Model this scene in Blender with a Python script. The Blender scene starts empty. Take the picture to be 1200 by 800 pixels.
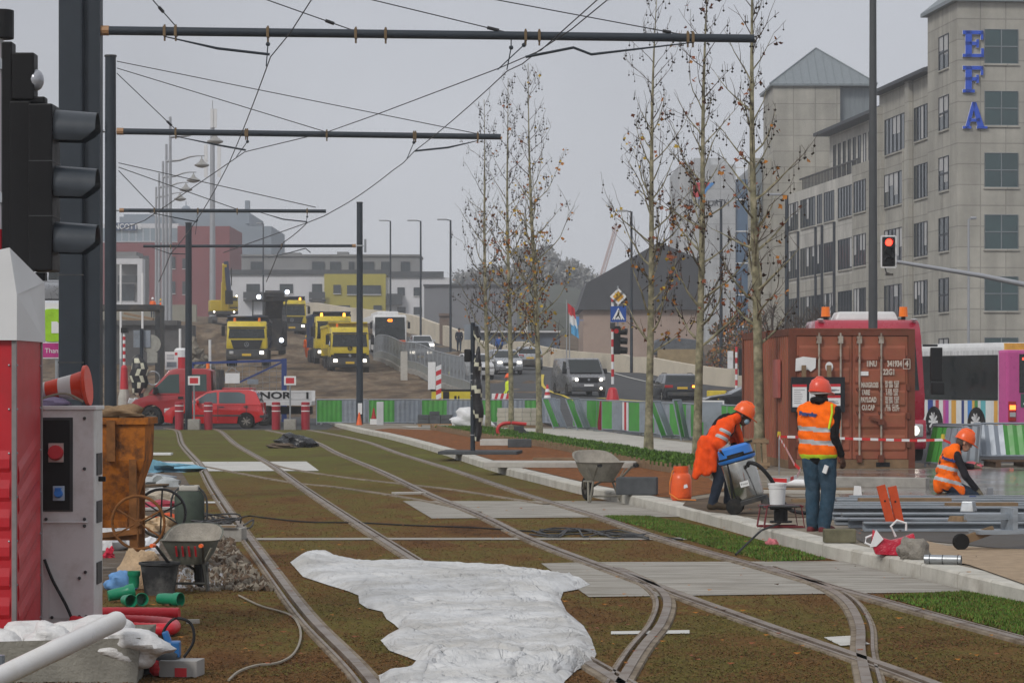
import bpy, bmesh, math, random
import numpy as np
from mathutils import Vector, Matrix, Euler
random.seed(7); R = math.radians
SC = bpy.context.scene; COL = SC.collection
# ---- camera model of the photograph: 1200x800, horizon row 445, long lens -------
F, CX, HY, CH = 3300.0, 600.0, 445.0, 1.85
def P(px, py, Y): return Vector(((px-CX)/F*Y, Y, CH-(py-HY)/F*Y))
def G(px, py, z=0.0): return P(px, py, (CH-z)*F/(py-HY))
def XX(px, Y): return (px-CX)/F*Y
def ZZ(py, Y): return CH-(py-HY)/F*Y
KZ = 0.15     # kerb height: the right-hand pavement stands this much above the tracks

# ---------------------------------------------------------------- mesh builder ---
class MB:
    def __init__(s): s.v=[]; s.f=[]; s.m=[]
    def add(s, vs, fs, m=0):
        o=len(s.v); s.v.extend([tuple(v) for v in vs])
        for f in fs: s.f.append([i+o for i in f]); s.m.append(m)
    def box(s, c, d, rot=None, m=0, taper=1.0):
        x,y,z=d[0]/2,d[1]/2,d[2]/2; t=taper
        vs=[Vector(p) for p in ((-x,-y,-z),(x,-y,-z),(x,y,-z),(-x,y,-z),(-x*t,-y*t,z),(x*t,-y*t,z),(x*t,y*t,z),(-x*t,y*t,z))]
        if rot is not None:
            M=Euler(rot).to_matrix(); vs=[M@v for v in vs]
        c=Vector(c); s.add([v+c for v in vs], [(3,2,1,0),(4,5,6,7),(0,1,5,4),(1,2,6,5),(2,3,7,6),(3,0,4,7)], m)
    def bx(s, x0,x1,y0,y1,z0,z1,m=0): s.box(((x0+x1)/2,(y0+y1)/2,(z0+z1)/2),(x1-x0,y1-y0,z1-z0),None,m)
    def beam(s, a, b, w, h, m=0):
        a=Vector(a); b=Vector(b); d=(b-a); L=d.length; d.normalize()
        up=Vector((0,0,1)) if abs(d.z)<.95 else Vector((0,1,0))
        sx=d.cross(up).normalized(); uz=sx.cross(d)
        vs=[]
        for p in (a,b):
            for (i,j) in ((-1,-1),(1,-1),(1,1),(-1,1)): vs.append(p+sx*(i*w/2)+uz*(j*h/2))
        s.add(vs,[(3,2,1,0),(4,5,6,7),(0,1,5,4),(1,2,6,5),(2,3,7,6),(3,0,4,7)],m)
    def tube(s, pts, r, n=6, m=0, cap=True, closed=False):
        pts=[Vector(p) for p in pts]; k=len(pts); rs=r if isinstance(r,(list,tuple)) else [r]*k
        ref=None; rings=[]
        for i,p in enumerate(pts):
            if closed: t=pts[(i+1)%k]-pts[i-1]
            else: t=pts[min(i+1,k-1)]-pts[max(i-1,0)]
            if t.length<1e-9: t=Vector((0,0,1))
            t.normalize()
            if ref is None:
                ref=Vector((0,0,1)) if abs(t.z)<.9 else Vector((1,0,0))
            a=t.cross(ref)
            if a.length<1e-6: a=t.cross(Vector((0,1,0.1)))
            a.normalize(); b=t.cross(a); ref=b.cross(t)*-1 if False else ref
            rings.append([p+(a*math.cos(2*math.pi*j/n)+b*math.sin(2*math.pi*j/n))*rs[i] for j in range(n)])
        vs=[v for q in rings for v in q]; fs=[]
        for i in range(k if closed else k-1):
            o=i*n; q=((i+1)%k)*n
            for j in range(n): fs.append((o+j,o+(j+1)%n,q+(j+1)%n,q+j))
        if cap and not closed: fs.append(tuple(range(n-1,-1,-1))); fs.append(tuple((k-1)*n+j for j in range(n)))
        s.add(vs,fs,m)
    def cyl(s,a,b,r0,r1=None,n=12,m=0,cap=True): s.tube([a,b],[r0,r0 if r1 is None else r1],n,m,cap)
    def torus(s,c,ax,Rr,r,n=24,k=6,m=0):
        ax=Vector(ax).normalized(); u=ax.orthogonal().normalized(); w=ax.cross(u)
        s.tube([Vector(c)+u*(Rr*math.cos(2*math.pi*i/n))+w*(Rr*math.sin(2*math.pi*i/n)) for i in range(n)],r,k,m,closed=True)
    def sph(s,c,r,n=10,k=6,m=0,z0=-1.0):
        r=r if isinstance(r,(tuple,list)) else (r,r,r); c=Vector(c); vs=[];fs=[]
        a0=math.asin(max(-1,z0))
        for i in range(k+1):
            a=a0+(math.pi/2-a0)*i/k
            for j in range(n):
                b=2*math.pi*j/n; vs.append(c+Vector((r[0]*math.cos(a)*math.cos(b),r[1]*math.cos(a)*math.sin(b),r[2]*math.sin(a))))
        for i in range(k):
            for j in range(n): fs.append((i*n+j,i*n+(j+1)%n,(i+1)*n+(j+1)%n,(i+1)*n+j))
        if z0>-1: fs.append(tuple(range(n-1,-1,-1)))
        s.add(vs,fs,m)
    def lathe(s,c,prof,n=16,m=0,ax=None):
        c=Vector(c); M=Matrix.Identity(3)
        if ax is not None: M=Vector((0,0,1)).rotation_difference(Vector(ax).normalized()).to_matrix()
        vs=[];fs=[]; k=len(prof)
        for r,z in prof:
            for j in range(n):
                b=2*math.pi*j/n; vs.append(c+M@Vector((r*math.cos(b),r*math.sin(b),z)))
        for i in range(k-1):
            for j in range(n): fs.append((i*n+j,i*n+(j+1)%n,(i+1)*n+(j+1)%n,(i+1)*n+j))
        if prof[0][0]>1e-4: fs.append(tuple(range(n-1,-1,-1)))
        if prof[-1][0]>1e-4: fs.append(tuple((k-1)*n+j for j in range(n)))
        s.add(vs,fs,m)
    def prism(s,poly,fn,a,b,m=0,taper=None):
        # poly in 2D, fn(u,v,w)->3D ; extruded from w=a to w=b ; taper(u,v)->scale of w
        t=taper or (lambda u,v:1.0); n=len(poly)
        vs=[fn(u,v,a*t(u,v)) for u,v in poly]+[fn(u,v,b*t(u,v)) for u,v in poly]
        fs=[tuple(range(n-1,-1,-1)),tuple(range(n,2*n))]+[(i,(i+1)%n,n+(i+1)%n,n+i) for i in range(n)]
        s.add(vs,fs,m)
    def poly(s,pts,m=0): s.add(pts,[tuple(range(len(pts)))],m)
    def xf(s,M,i0=0):
        for i in range(i0,len(s.v)): s.v[i]=tuple(M@Vector(s.v[i]))
    def build(s,name,mats,parent=None,smooth=False,loc=None,rz=0,bevel=0,fix=True):
        me=bpy.data.meshes.new(name); me.from_pydata(s.v,[],s.f)
        if not isinstance(mats,(list,tuple)): mats=[mats]
        for q in mats: me.materials.append(q)
        me.polygons.foreach_set('material_index',s.m)
        bm=bmesh.new(); bm.from_mesh(me)
        if fix: bmesh.ops.recalc_face_normals(bm,faces=bm.faces)
        if bevel:
            es=[e for e in bm.edges if len(e.link_faces)==2 and e.calc_face_angle(0)>R(30)]
            bmesh.ops.bevel(bm,geom=es,offset=bevel,segments=2,profile=.6,affect='EDGES',clamp_overlap=True)
        bm.to_mesh(me); bm.free()
        if smooth:
            me.polygons.foreach_set('use_smooth',[True]*len(me.polygons))
            try: me.set_sharp_from_angle(angle=R(38 if smooth is True else smooth))
            except Exception: pass
        me.update()
        o=bpy.data.objects.new(name,me); COL.objects.link(o)
        if parent is not None: o.parent=parent
        if loc is not None: o.location=loc
        if rz: o.rotation_euler.z=rz
        return o
def tag(o,label=None,cat=None,group=None,kind=None):
    if label: o['label']=label
    if cat: o['category']=cat
    if group: o['group']=group
    if kind: o['kind']=kind
    return o
def thing(name,label,cat,loc=(0,0,0),rz=0,group=None):
    o=bpy.data.objects.new(name,None); o.empty_display_size=.2; COL.objects.link(o)
    o.location=loc; o.rotation_euler.z=rz
    return tag(o,label,cat,group)
def solo(mb,name,mats,label,cat,loc=(0,0,0),rz=0,group=None,smooth=False,bevel=0,kind=None):
    return tag(mb.build(name,mats,None,smooth,loc,rz,bevel),label,cat,group,kind)
def dup(o,loc=None,rz=None,label=None,parent=None):
    c=o.copy(); COL.objects.link(c)
    if parent is not None: c.parent=parent
    if loc is not None: c.location=loc
    if rz is not None: c.rotation_euler.z=rz
    if label: c['label']=label
    for ch in list(o.children): dup(ch,parent=c)
    return c
def text_geo(txt,size=1.0,depth=0.0,bold=0.0,sx=1.0):
    cu=bpy.data.curves.new('t','FONT'); cu.body=txt; cu.size=size; cu.extrude=depth; cu.offset=bold
    cu.align_x='CENTER'; cu.align_y='CENTER'; cu.resolution_u=3
    o=bpy.data.objects.new('t',cu); COL.objects.link(o)
    dg=bpy.context.evaluated_depsgraph_get(); me=bpy.data.meshes.new_from_object(o.evaluated_get(dg))
    vs=[(v.co.x*sx,v.co.y,v.co.z) for v in me.vertices]; fs=[tuple(p.vertices) for p in me.polygons]
    bpy.data.objects.remove(o); bpy.data.curves.remove(cu); bpy.data.meshes.remove(me)
    return vs,fs
def add_text(mb,txt,size,M,depth=.004,m=0,bold=0,sx=1.0):
    vs,fs=text_geo(txt,size,depth,bold,sx); mb.add([M@Vector(v) for v in vs],fs,m)
def FR(o,right,up):   # frame: text x->right, y->up
    r=Vector(right).normalized(); u=Vector(up).normalized(); n=r.cross(u)
    M=Matrix((r,u,n)).transposed().to_4x4(); M.translation=Vector(o); return M

# ------------------------------------------------------------------- materials ---
def lin(c): return tuple(((x/255)/12.92 if x/255<=.04045 else ((x/255+.055)/1.055)**2.4) for x in c)
MC={}
def mat(name,col,rough=.6,metal=0.0,var=.18,scale=6.0,bump=0.0,bscale=40.0,col2=None,thr=.5,soft=.15,dirt=None,dscale=1.5,dthr=.6,stretch=None,emit=0,spec=None,coat=0,wave=None):
    if name in MC: return MC[name]
    if spec is None: spec=.45 if rough<.5 else .25 if rough<.75 else .08
    m=bpy.data.materials.new(name); m.use_nodes=True; nt=m.node_tree; N=nt.nodes; L=nt.links
    b=N['Principled BSDF']; b.inputs['Roughness'].default_value=rough; b.inputs['Metallic'].default_value=metal
    b.inputs['Specular IOR Level'].default_value=spec
    if coat: b.inputs['Coat Weight'].default_value=coat; b.inputs['Coat Roughness'].default_value=.08
    tc=N.new('ShaderNodeTexCoord'); co=tc.outputs['Object']
    if stretch:
        mp=N.new('ShaderNodeMapping'); mp.inputs['Scale'].default_value=stretch; L.new(co,mp.inputs['Vector']); co=mp.outputs['Vector']
    def noise(sc,det=5,ro=.6):
        n=N.new('ShaderNodeTexNoise'); n.inputs['Scale'].default_value=sc; n.inputs['Detail'].default_value=det; n.inputs['Roughness'].default_value=ro
        L.new(co,n.inputs['Vector']); return n
    def ramp(src,a,c):
        r=N.new('ShaderNodeMapRange'); r.inputs['From Min'].default_value=a; r.inputs['From Max'].default_value=c; L.new(src,r.inputs['Value']); return r.outputs[0]
    def mix(fac,a,c,mode='MIX'):
        x=N.new('ShaderNodeMix'); x.data_type='RGBA'; x.blend_type=mode
        for s_,q in ((0,fac),(6,a),(7,c)):
            if isinstance(q,(int,float)): x.inputs[s_].default_value=q
            elif isinstance(q,tuple): x.inputs[s_].default_value=(*q[:3],1)
            else: L.new(q,x.inputs[s_])
        return x.outputs[2]
    c=tuple(col)
    out=c
    if col2 is not None:
        n0=noise(scale*.6,6,.65); out=mix(ramp(n0.outputs[0],thr-soft,thr+soft),out,tuple(col2))
    if dirt is not None:
        n1=noise(dscale,7,.7); out=mix(ramp(n1.outputs[0],dthr-.1,dthr+.1),out,tuple(dirt))
    if var:
        n2=noise(scale,6,.65); r=N.new('ShaderNodeMapRange')
        r.inputs['From Min'].default_value=.3; r.inputs['From Max'].default_value=.7
        r.inputs['To Min'].default_value=1-var; r.inputs['To Max'].default_value=1+var
        L.new(n2.outputs[0],r.inputs['Value'])
        cmb=N.new('ShaderNodeCombineColor')
        for i in range(3): L.new(r.outputs[0],cmb.inputs[i])
        out=mix(1.0,out,cmb.outputs[0],'MULTIPLY')
        rr=N.new('ShaderNodeMapRange'); rr.inputs['From Min'].default_value=.3; rr.inputs['From Max'].default_value=.7
        rr.inputs['To Min'].default_value=max(0,rough-.1); rr.inputs['To Max'].default_value=min(1,rough+.1)
        L.new(n2.outputs[0],rr.inputs['Value']); L.new(rr.outputs[0],b.inputs['Roughness'])
    if isinstance(out,tuple): b.inputs['Base Color'].default_value=(*out,1)
    else: L.new(out,b.inputs['Base Color'])
    if bump:
        n3=noise(bscale,4,.6); src=n3.outputs[0]
        bp=N.new('ShaderNodeBump'); bp.inputs['Strength'].default_value=1.0; bp.inputs['Distance'].default_value=bump
        L.new(src,bp.inputs['Height']); L.new(bp.outputs[0],b.inputs['Normal'])
    if emit:
        b.inputs['Emission Color'].default_value=(*c,1); b.inputs['Emission Strength'].default_value=emit
    MC[name]=m; return m
def glass(name,col,rough=.08): return mat(name,col,rough,0,.1,2.0,spec=.45)

M_steel  = mat('galvanised steel',(.34,.36,.38),.38,.7,.25,5,dirt=(.18,.17,.15),dthr=.62)
M_mast   = mat('mast paint slate',(.022,.030,.040),.5,0,.15,3,spec=.3)
M_black  = mat('black plastic',(.010,.010,.011),.55,0,.2,5,spec=.25)
M_rubber = mat('tyre rubber',(.018,.018,.018),.8,0,.2,8,dirt=(.06,.05,.04))
M_white  = mat('white paint',(.62,.62,.62),.45,0,.08,3,dirt=(.42,.40,.37),dscale=2.5,dthr=.66)
M_conc   = mat('concrete',(.30,.285,.26),.85,0,.18,5,bump=.004,dirt=(.17,.16,.14),dscale=1.1,dthr=.6)
M_concl  = mat('pale concrete',(.42,.40,.36),.85,0,.14,4,bump=.003,dirt=(.30,.28,.25),dscale=.9,dthr=.6)
M_glass  = glass('dark vehicle glass',(.010,.014,.014))
M_glassw = glass('window glass',(.025,.035,.04))
M_light  = mat('lit headlamp',(1.0,.93,.80),.3,0,0,emit=2.6)
M_lamp   = mat('headlamp glass',(.5,.5,.5),.1,.3,0)
M_amberon= mat('lit amber lamp',(1.0,.36,.03),.3,0,0,emit=5)
M_amber  = mat('amber beacon',(.75,.16,.01),.25,0,.1)
M_redlit = mat('lit red lamp',(1.0,.03,.015),.3,0,0,emit=6)
M_redlens= mat('red lens',(.35,.01,.01),.25,0,0)
M_red    = mat('red paint',(.42,.018,.02),.3,0,.1,2,coat=.5)
M_yel    = mat('truck yellow',(.56,.43,.02),.42,0,.14,2,dirt=(.22,.17,.06),dscale=1.2,dthr=.64)
M_dgrey  = mat('dark grey trim',(.045,.047,.05),.55,0,.2,4,dirt=(.10,.085,.065),dscale=1.2)
M_plate  = mat('yellow number plate',(.62,.40,.03),.4,0,0)
M_green  = mat('barrier green',(.06,.27,.045),.45,0,.15,2.5,dirt=(.10,.22,.08),dscale=1.6)
M_bgrey  = mat('barrier grey',(.24,.27,.31),.45,.2,.12,2.5,dirt=(.16,.17,.17),dscale=1.6)
M_wood   = mat('weathered timber',(.22,.15,.09),.85,0,.3,4,stretch=(1,8,1),bump=.003)
M_signw  = mat('sign white',(.70,.70,.70),.4,0,.05)
M_signr  = mat('sign red',(.50,.02,.03),.45,0,.12,3)
M_blue   = mat('blue frame paint',(.018,.04,.16),.45,0,.15,4)
M_ora    = mat('orange plastic',(.78,.12,.015),.45,0,.12,4)
M_hivis  = mat('orange high visibility cloth',(.95,.155,.008),.8,0,.16,5,bump=.014,bscale=10,dirt=(.62,.11,.02),dscale=5,dthr=.62)
M_hivisy = mat('yellow high visibility cloth',(.62,.75,.05),.8,0,.1,5)
M_refl   = mat('grey reflective band',(.42,.43,.44),.45,0,.1,9)
M_skin   = mat('dark skin',(.075,.035,.022),.55,0,.1,9)
M_skinl  = mat('light skin',(.45,.25,.17),.55,0,.1,9)
M_jeans  = mat('blue denim',(.026,.056,.085),.85,0,.35,7,bump=.018,bscale=11,col2=(.055,.085,.12),thr=.58)
M_djeans = mat('dark denim',(.025,.034,.052),.85,0,.3,9,bump=.01,bscale=16)
M_jack   = mat('black jacket cloth',(.013,.012,.013),.85,0,.3,9,bump=.01,bscale=14)
M_boot   = mat('work boots',(.05,.035,.02),.7,0,.3,12)
M_boor   = mat('dark red boots',(.11,.015,.018),.7,0,.3,12)
# ------------------------------------------------------------- world and camera ---
SUN_EL, SUN_AZ = R(38), R(215)
def world():
    w=bpy.data.worlds.new('World'); SC.world=w; w.use_nodes=True; nt=w.node_tree; N=nt.nodes; L=nt.links
    bg=N['Background']; bg.inputs['Strength'].default_value=.1
    sky=N.new('ShaderNodeTexSky'); sky.sky_type='NISHITA'; sky.sun_disc=False; sky.sun_elevation=SUN_EL; sky.sun_rotation=SUN_AZ
    sky.air_density=1.5; sky.dust_density=5; sky.ozone_density=1
    hs=N.new('ShaderNodeHueSaturation'); hs.inputs['Saturation'].default_value=.18; L.new(sky.outputs[0],hs.inputs['Color'])
    tc=N.new('ShaderNodeTexCoord'); sp=N.new('ShaderNodeSeparateXYZ'); L.new(tc.outputs['Generated'],sp.inputs[0])
    cr=N.new('ShaderNodeValToRGB'); L.new(sp.outputs['Z'],cr.inputs['Fac'])
    e=cr.color_ramp.elements; e[0].position=0; e[0].color=(*SKY0,1); e[1].position=1; e[1].color=(*SKY2,1)
    k=e.new(.14); k.color=(*SKY1,1)
    no=N.new('ShaderNodeTexNoise'); no.inputs['Scale'].default_value=5; no.inputs['Detail'].default_value=5
    L.new(tc.outputs['Generated'],no.inputs['Vector'])
    mr=N.new('ShaderNodeMapRange'); mr.inputs['From Min'].default_value=.3; mr.inputs['From Max'].default_value=.7; mr.inputs['To Min'].default_value=8.6; mr.inputs['To Max'].default_value=11.4
    L.new(no.outputs[0],mr.inputs['Value'])
    vm=N.new('ShaderNodeVectorMath'); vm.operation='SCALE'; L.new(cr.outputs[0],vm.inputs[0]); L.new(mr.outputs[0],vm.inputs['Scale'])
    mx=N.new('ShaderNodeMix'); mx.data_type='RGBA'; mx.inputs[0].default_value=.92
    L.new(hs.outputs[0],mx.inputs[6]); L.new(vm.outputs[0],mx.inputs[7]); L.new(mx.outputs[2],bg.inputs['Color'])
SKY0=(.53,.545,.575); SKY1=(.46,.48,.53); SKY2=(.70,.72,.76)
world()
sl=bpy.data.lights.new('sun','SUN'); sl.energy=1.5; sl.angle=R(14); sl.color=(1,.96,.9)
so=bpy.data.objects.new('sun',sl); COL.objects.link(so)
d=Vector((math.sin(SUN_AZ)*math.cos(SUN_EL),math.cos(SUN_AZ)*math.cos(SUN_EL),math.sin(SUN_EL)))
so.rotation_euler=d.to_track_quat('Z','Y').to_euler(); so.location=(0,-20,60)
cam=bpy.data.cameras.new('camera'); co=bpy.data.objects.new('camera',cam); COL.objects.link(co); SC.camera=co
co.location=(0,0,CH); co.rotation_euler=(R(90),0,0); cam.sensor_width=36; cam.lens=F*36/1200; cam.shift_y=45/1200
cam.clip_start=.5; cam.clip_end=5000
vs=SC.view_settings; vs.view_transform='Standard'; vs.look='None'; vs.gamma=1; vs.use_curve_mapping=False; vs.exposure=0.18
SC.cycles.max_bounces=6; SC.cycles.diffuse_bounces=3; SC.cycles.glossy_bounces=3; SC.cycles.transparent_max_bounces=8; SC.cycles.volume_bounces=1
SC.cycles.use_denoising=True

# --------------------------------------------------------------------- terrain ----
_c=[]
for y in (-15,15,40,60,80,100,108):
    for x in (-60,-35,-20,-10,0,10,20,35,60): _c.append((x,y,0))
def _pk(px,py,Y): p=P(px,py,Y); _c.append((p.x,p.y,p.z))
for a in ((406,438,178),(289,429,172),(370,427,186),(345,394,235),(318,415,200),(262,380,256),(182,371,290),
          (455,415,213),(487,425,198),(538,412,206),(617,436,215),(683,465,140),(790,471,143),(840,483,125),
          (870,455,150),(740,437,175),(635,430,195),(550,420,225),(497,400,250),(467,388,270),(340,372,290),(437,428,205),(510,450,160),(545,463,140)): _pk(*a)
_c+=[(-26,140,.6),(-26,170,1.2),(-26,203,2.2),(-32,203,2.2),(-22,203,2.4),(-26,226,6.2),(-34,226,6.2),(-22,226,6.2),(-60,200,3),(-60,240,6.5)]
_c+=[(40,110,.1),(40,160,.6),(25,160,.6),(60,200,1.0),(30,200,1.2),(22,200,1.4)]
for x in (-350,-150,-60,0,60,150,350): _c+=[(x,400,9 if x<40 else 3),(x,700,11),(x,1000,12)]
_c=np.array(_c,float)
def _solve():
    n=len(_c); d=np.sqrt(((_c[:,None,:2]-_c[None,:,:2])**2).sum(-1)); A=np.zeros((n+1,n+1)); A[:n,:n]=d; A[n,:n]=1; A[:n,n]=1
    b=np.zeros(n+1); b[:n]=_c[:,2]; return np.linalg.solve(A,b)
_w=_solve()
def Hv(xy):
    xy=np.asarray(xy,float); d=np.sqrt(((xy[:,None,:]-_c[None,:,:2])**2).sum(-1)); z=d@_w[:-1]+_w[-1]
    t=np.clip((xy[:,1]-100)/12,0,1); return z*t
def H(x,y): return float(Hv([(x,y)])[0])
def gridmesh(xs,ys,off=0.0,inside=None):
    X,Y=np.meshgrid(xs,ys); pts=np.stack([X.ravel(),Y.ravel()],1); z=Hv(pts)+off; nx=len(xs)
    vs=np.column_stack([pts,z]); return vs,nx
def on_ray(px,Y):  # point on the terrain below image column px at depth Y
    x=XX(px,Y); return Vector((x,Y,H(x,Y)))
M_earth=mat('bare earth',(.105,.075,.05),.95,0,.35,.9,bump=.02,bscale=6,col2=(.16,.125,.09),thr=.52,dirt=(.07,.05,.035),dscale=.35,dthr=.55)
M_mud  =mat('churned mud',(.125,.084,.05),.9,0,.35,1.6,bump=.08,bscale=1.6,col2=(.21,.165,.115),thr=.55,dirt=(.06,.04,.025),dscale=.5,dthr=.54,stretch=(1,.3,1))
M_asph =mat('asphalt',(.055,.056,.058),.75,0,.2,1.2,bump=.004,bscale=60,col2=(.075,.075,.075))
xs=np.unique(np.concatenate([np.linspace(-520,-45,24),np.linspace(-45,50,96),np.linspace(50,520,24)]))
ys=np.unique(np.concatenate([np.linspace(-30,100,14),np.linspace(100,300,101),np.linspace(300,1000,36)]))
vs,nx=gridmesh(xs,ys)
rng=np.random.default_rng(3)
mud=(vs[:,0]>-40)&(vs[:,0]<2)&(vs[:,1]>116)&(vs[:,1]<290); vs[mud,2]+=rng.normal(0,.05,mud.sum())
g=MB(); g.v=[tuple(v) for v in vs]; ny=len(ys)
for j in range(ny-1):
    for i in range(nx-1):
        g.f.append([j*nx+i,j*nx+i+1,(j+1)*nx+i+1,(j+1)*nx+i]); cx=(xs[i]+xs[i+1])/2; cy=(ys[j]+ys[j+1])/2
        g.m.append(1 if (cy>112 and cx<3) else 0)
tag(g.build('ground',[M_earth,M_mud],smooth=180,fix=False),kind='structure')

def inpoly(x,y,poly):
    c=False; n=len(poly)
    for i in range(n):
        x0,y0=poly[i]; x1,y1=poly[i-1]
        if (y0>y)!=(y1>y) and x<(x1-x0)*(y-y0)/(y1-y0)+x0: c=not c
    return c
def clip_sheet(name,poly,mats,off,step,lift=None):
    # polygon draped over the terrain: clipped grid of cells
    bm=bmesh.new(); f=bm.faces.new([bm.verts.new((x,y,0)) for x,y in poly])
    x0=min(p[0] for p in poly); x1=max(p[0] for p in poly); y0=min(p[1] for p in poly); y1=max(p[1] for p in poly)
    for ax,(a,b) in enumerate(((x0,x1),(y0,y1))):
        k=math.floor(a/step)+1
        while k*step<b:
            n=[0,0,0]; n[ax]=1; c=[0,0,0]; c[ax]=k*step
            bmesh.ops.bisect_plane(bm,geom=bm.verts[:]+bm.edges[:]+bm.faces[:],plane_co=c,plane_no=n,dist=1e-5); k+=1
    vl=bm.verts[:]; z=Hv([(v.co.x,v.co.y) for v in vl])
    for v,q in zip(vl,z): v.co.z=q+off
    bmesh.ops.triangulate(bm,faces=[f for f in bm.faces if len(f.verts)>4])
    bmesh.ops.recalc_face_normals(bm,faces=bm.faces)
    for f in bm.faces:
        if f.normal.z<0: f.normal_flip()
    me=bpy.data.meshes.new(name); bm.to_mesh(me); bm.free()
    for m_ in mats if isinstance(mats,list) else [mats]: me.materials.append(m_)
    me.polygons.foreach_set('use_smooth',[True]*len(me.polygons))
    o=bpy.data.objects.new(name,me); COL.objects.link(o); return o

# -------------------------------------------------------------- tracks and kerb ---
def spline(pts,step=.35):
    pts=[Vector((p[0],p[1],0)) for p in pts]; out=[]
    for i in range(len(pts)-1):
        p0=pts[max(i-1,0)]; p1=pts[i]; p2=pts[i+1]; p3=pts[min(i+2,len(pts)-1)]
        n=max(2,int((p2-p1).length/step))
        for k in range(n):
            t=k/n; out.append(.5*((2*p1)+(p2-p0)*t+(2*p0-5*p1+4*p2-p3)*t*t+(3*p1-p0-3*p2+p3)*t**3))
    out.append(pts[-1]); return out
def offset(path,dx):
    o=[]
    for i,p in enumerate(path):
        t=(path[min(i+1,len(path)-1)]-path[max(i-1,0)]).normalized(); o.append(p+Vector((t.y,-t.x,0))*dx)
    return o
def sweep(mb,path,prof,m=0,ms=None,close=False):
    k=len(prof); vs=[]
    for i,p in enumerate(path):
        t=(path[min(i+1,len(path)-1)]-path[max(i-1,0)]).normalized(); n=Vector((t.y,-t.x,0))
        for (u,z) in prof: vs.append(p+n*u+Vector((0,0,z)))
    o=len(mb.v); mb.v.extend(tuple(v) for v in vs)
    for i in range(len(path)-1):
        for j in range(k-1):
            a=o+i*k+j; mb.f.append([a,a+1,a+k+1,a+k]); mb.m.append(ms[j] if ms else m)
M_rail=mat('worn rail steel',(.23,.185,.145),.45,.35,.25,6,dirt=(.10,.065,.04),dscale=3,dthr=.55)
M_groove=mat('dark rail groove',(.02,.017,.014),.8,0,.3,8)
M_mortar=mat('rail edge mortar',(.235,.195,.15),.9,0,.2,9,bump=.004,dirt=(.12,.09,.06),dscale=3,dthr=.55)
RAILPATHS=[]
def rail(path,parent,side):
    mb=MB(); s=side; RAILPATHS.append(path)
    prof=[(-.085*s,.004),(-.08*s,.024),(-.045*s,.026),(-.043*s,.034),(.022*s,.034),(.026*s,-.006),(.058*s,-.006),(.060*s,.030),(.082*s,.030),(.084*s,.022),(.105*s,.020),(.11*s,.004)]
    ms=[2,2,0,0,0,1,0,0,0,2,2]
    sweep(mb,path,prof,ms=ms); return mb.build('rail',[M_rail,M_groove,M_mortar],parent,fix=False)
def track(centre,label,y0=None,gauge=1.5):
    t=thing('tram_track',label,'tram track',group='tram tracks')
    pa=spline(centre); rail(offset(pa,-gauge/2),t,-1); rail(offset(pa,gauge/2),t,1); return pa
track([(-12.4,107),(-11.3,101.5),(-8.6,80),(-6.0,61),(-4.4,48.5),(-3.02,38),(-1.75,28.6),(-.85,22),(-.12,17.2),(.5,12)],'left hand tram track running past the white generator and under the white tarpaulin')
track([(-8.2,103),(-7.0,96),(-5.15,84),(-3.55,70),(-1.93,57),(-.55,45),(.35,38),(.98,32.3),(1.8,26.6),(2.62,21.2),(3.25,17.2),(3.9,12)],'right hand tram track that follows the concrete kerb')
track([(1.75,27.5),(1.98,25.4),(2.03,23.5),(1.87,21.2),(1.62,19.1),(1.42,17.2),(.9,12)],'short turnout track curving away from the kerb in the foreground')
# crossover
xo=thing('tram_track','faint crossover track of two thin rails linking the two main tracks','tram track',group='tram tracks')
r1=spline([tuple(G(*p).xy) for p in ((239,547),(280,555),(342,566),(395,571.5),(480,584.5),(560,601))])
r2=spline([tuple(G(*p).xy) for p in ((317,544),(340,550),(405,560),(480,568.5),(535,575),(640,592))])
for r_ in (r1,r2):
    mb=MB(); sweep(mb,r_,[(-.06,.002),(-.055,.022),(.055,.022),(.06,.002)],ms=[0,0,0]); mb.build('rail',[M_mortar],xo,fix=False); RAILPATHS.append(r_)
KERB=spline([(-8.9,118),(-7.9,116),(-6.6,108),(-5.3,98),(-3.75,87),(-1.96,71.8),(-.4,57),(.5,50),(1.14,45.2),(1.95,40.2),(2.55,35.5),(3.15,30),(3.75,26.4),(4.2,23.1),(5.0,18),(5.9,12)],.25)[::-1]
kb=MB(); 
cum=0; seg=[KERB[0]]
for a,b in zip(KERB,KERB[1:]):
    cum+=(b-a).length; seg.append(b)
    if cum>=.98:
        n=len(seg); t0=(seg[1]-seg[0]).normalized()*.006; j=random.uniform(-.004,.004)
        pa=[seg[0]+t0]+seg[1:-1]+[seg[-1]-t0]
        sweep(kb,pa,[(0,-.05),(.004,KZ-.02+j),(.022,KZ+j),(.28,KZ+j),(.285,-.05)])
        for e,fl in ((0,0),(1,1)):
            q=len(kb.v)-5*n+(0 if not e else 5*(n-1)); kb.f.append([q+i for i in (range(5) if fl else range(4,-1,-1))]); kb.m.append(0)
        seg=[b]; cum=0
M_kerb=mat('kerb concrete',(.47,.45,.40),.85,0,.16,2.2,bump=.004,bscale=30,dirt=(.30,.27,.22),dscale=1.3,dthr=.62)
tag(kb.build('kerb',[M_kerb]),kind='structure')
KR=offset(KERB,.283)
def kx(y):  # right edge of the kerb at depth y
    for a,b in zip(KR,KR[1:]):
        if (a.y-y)*(b.y-y)<=0 and a.y!=b.y: return a.x+(b.x-a.x)*(y-a.y)/(b.y-a.y)
    return 0
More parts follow.
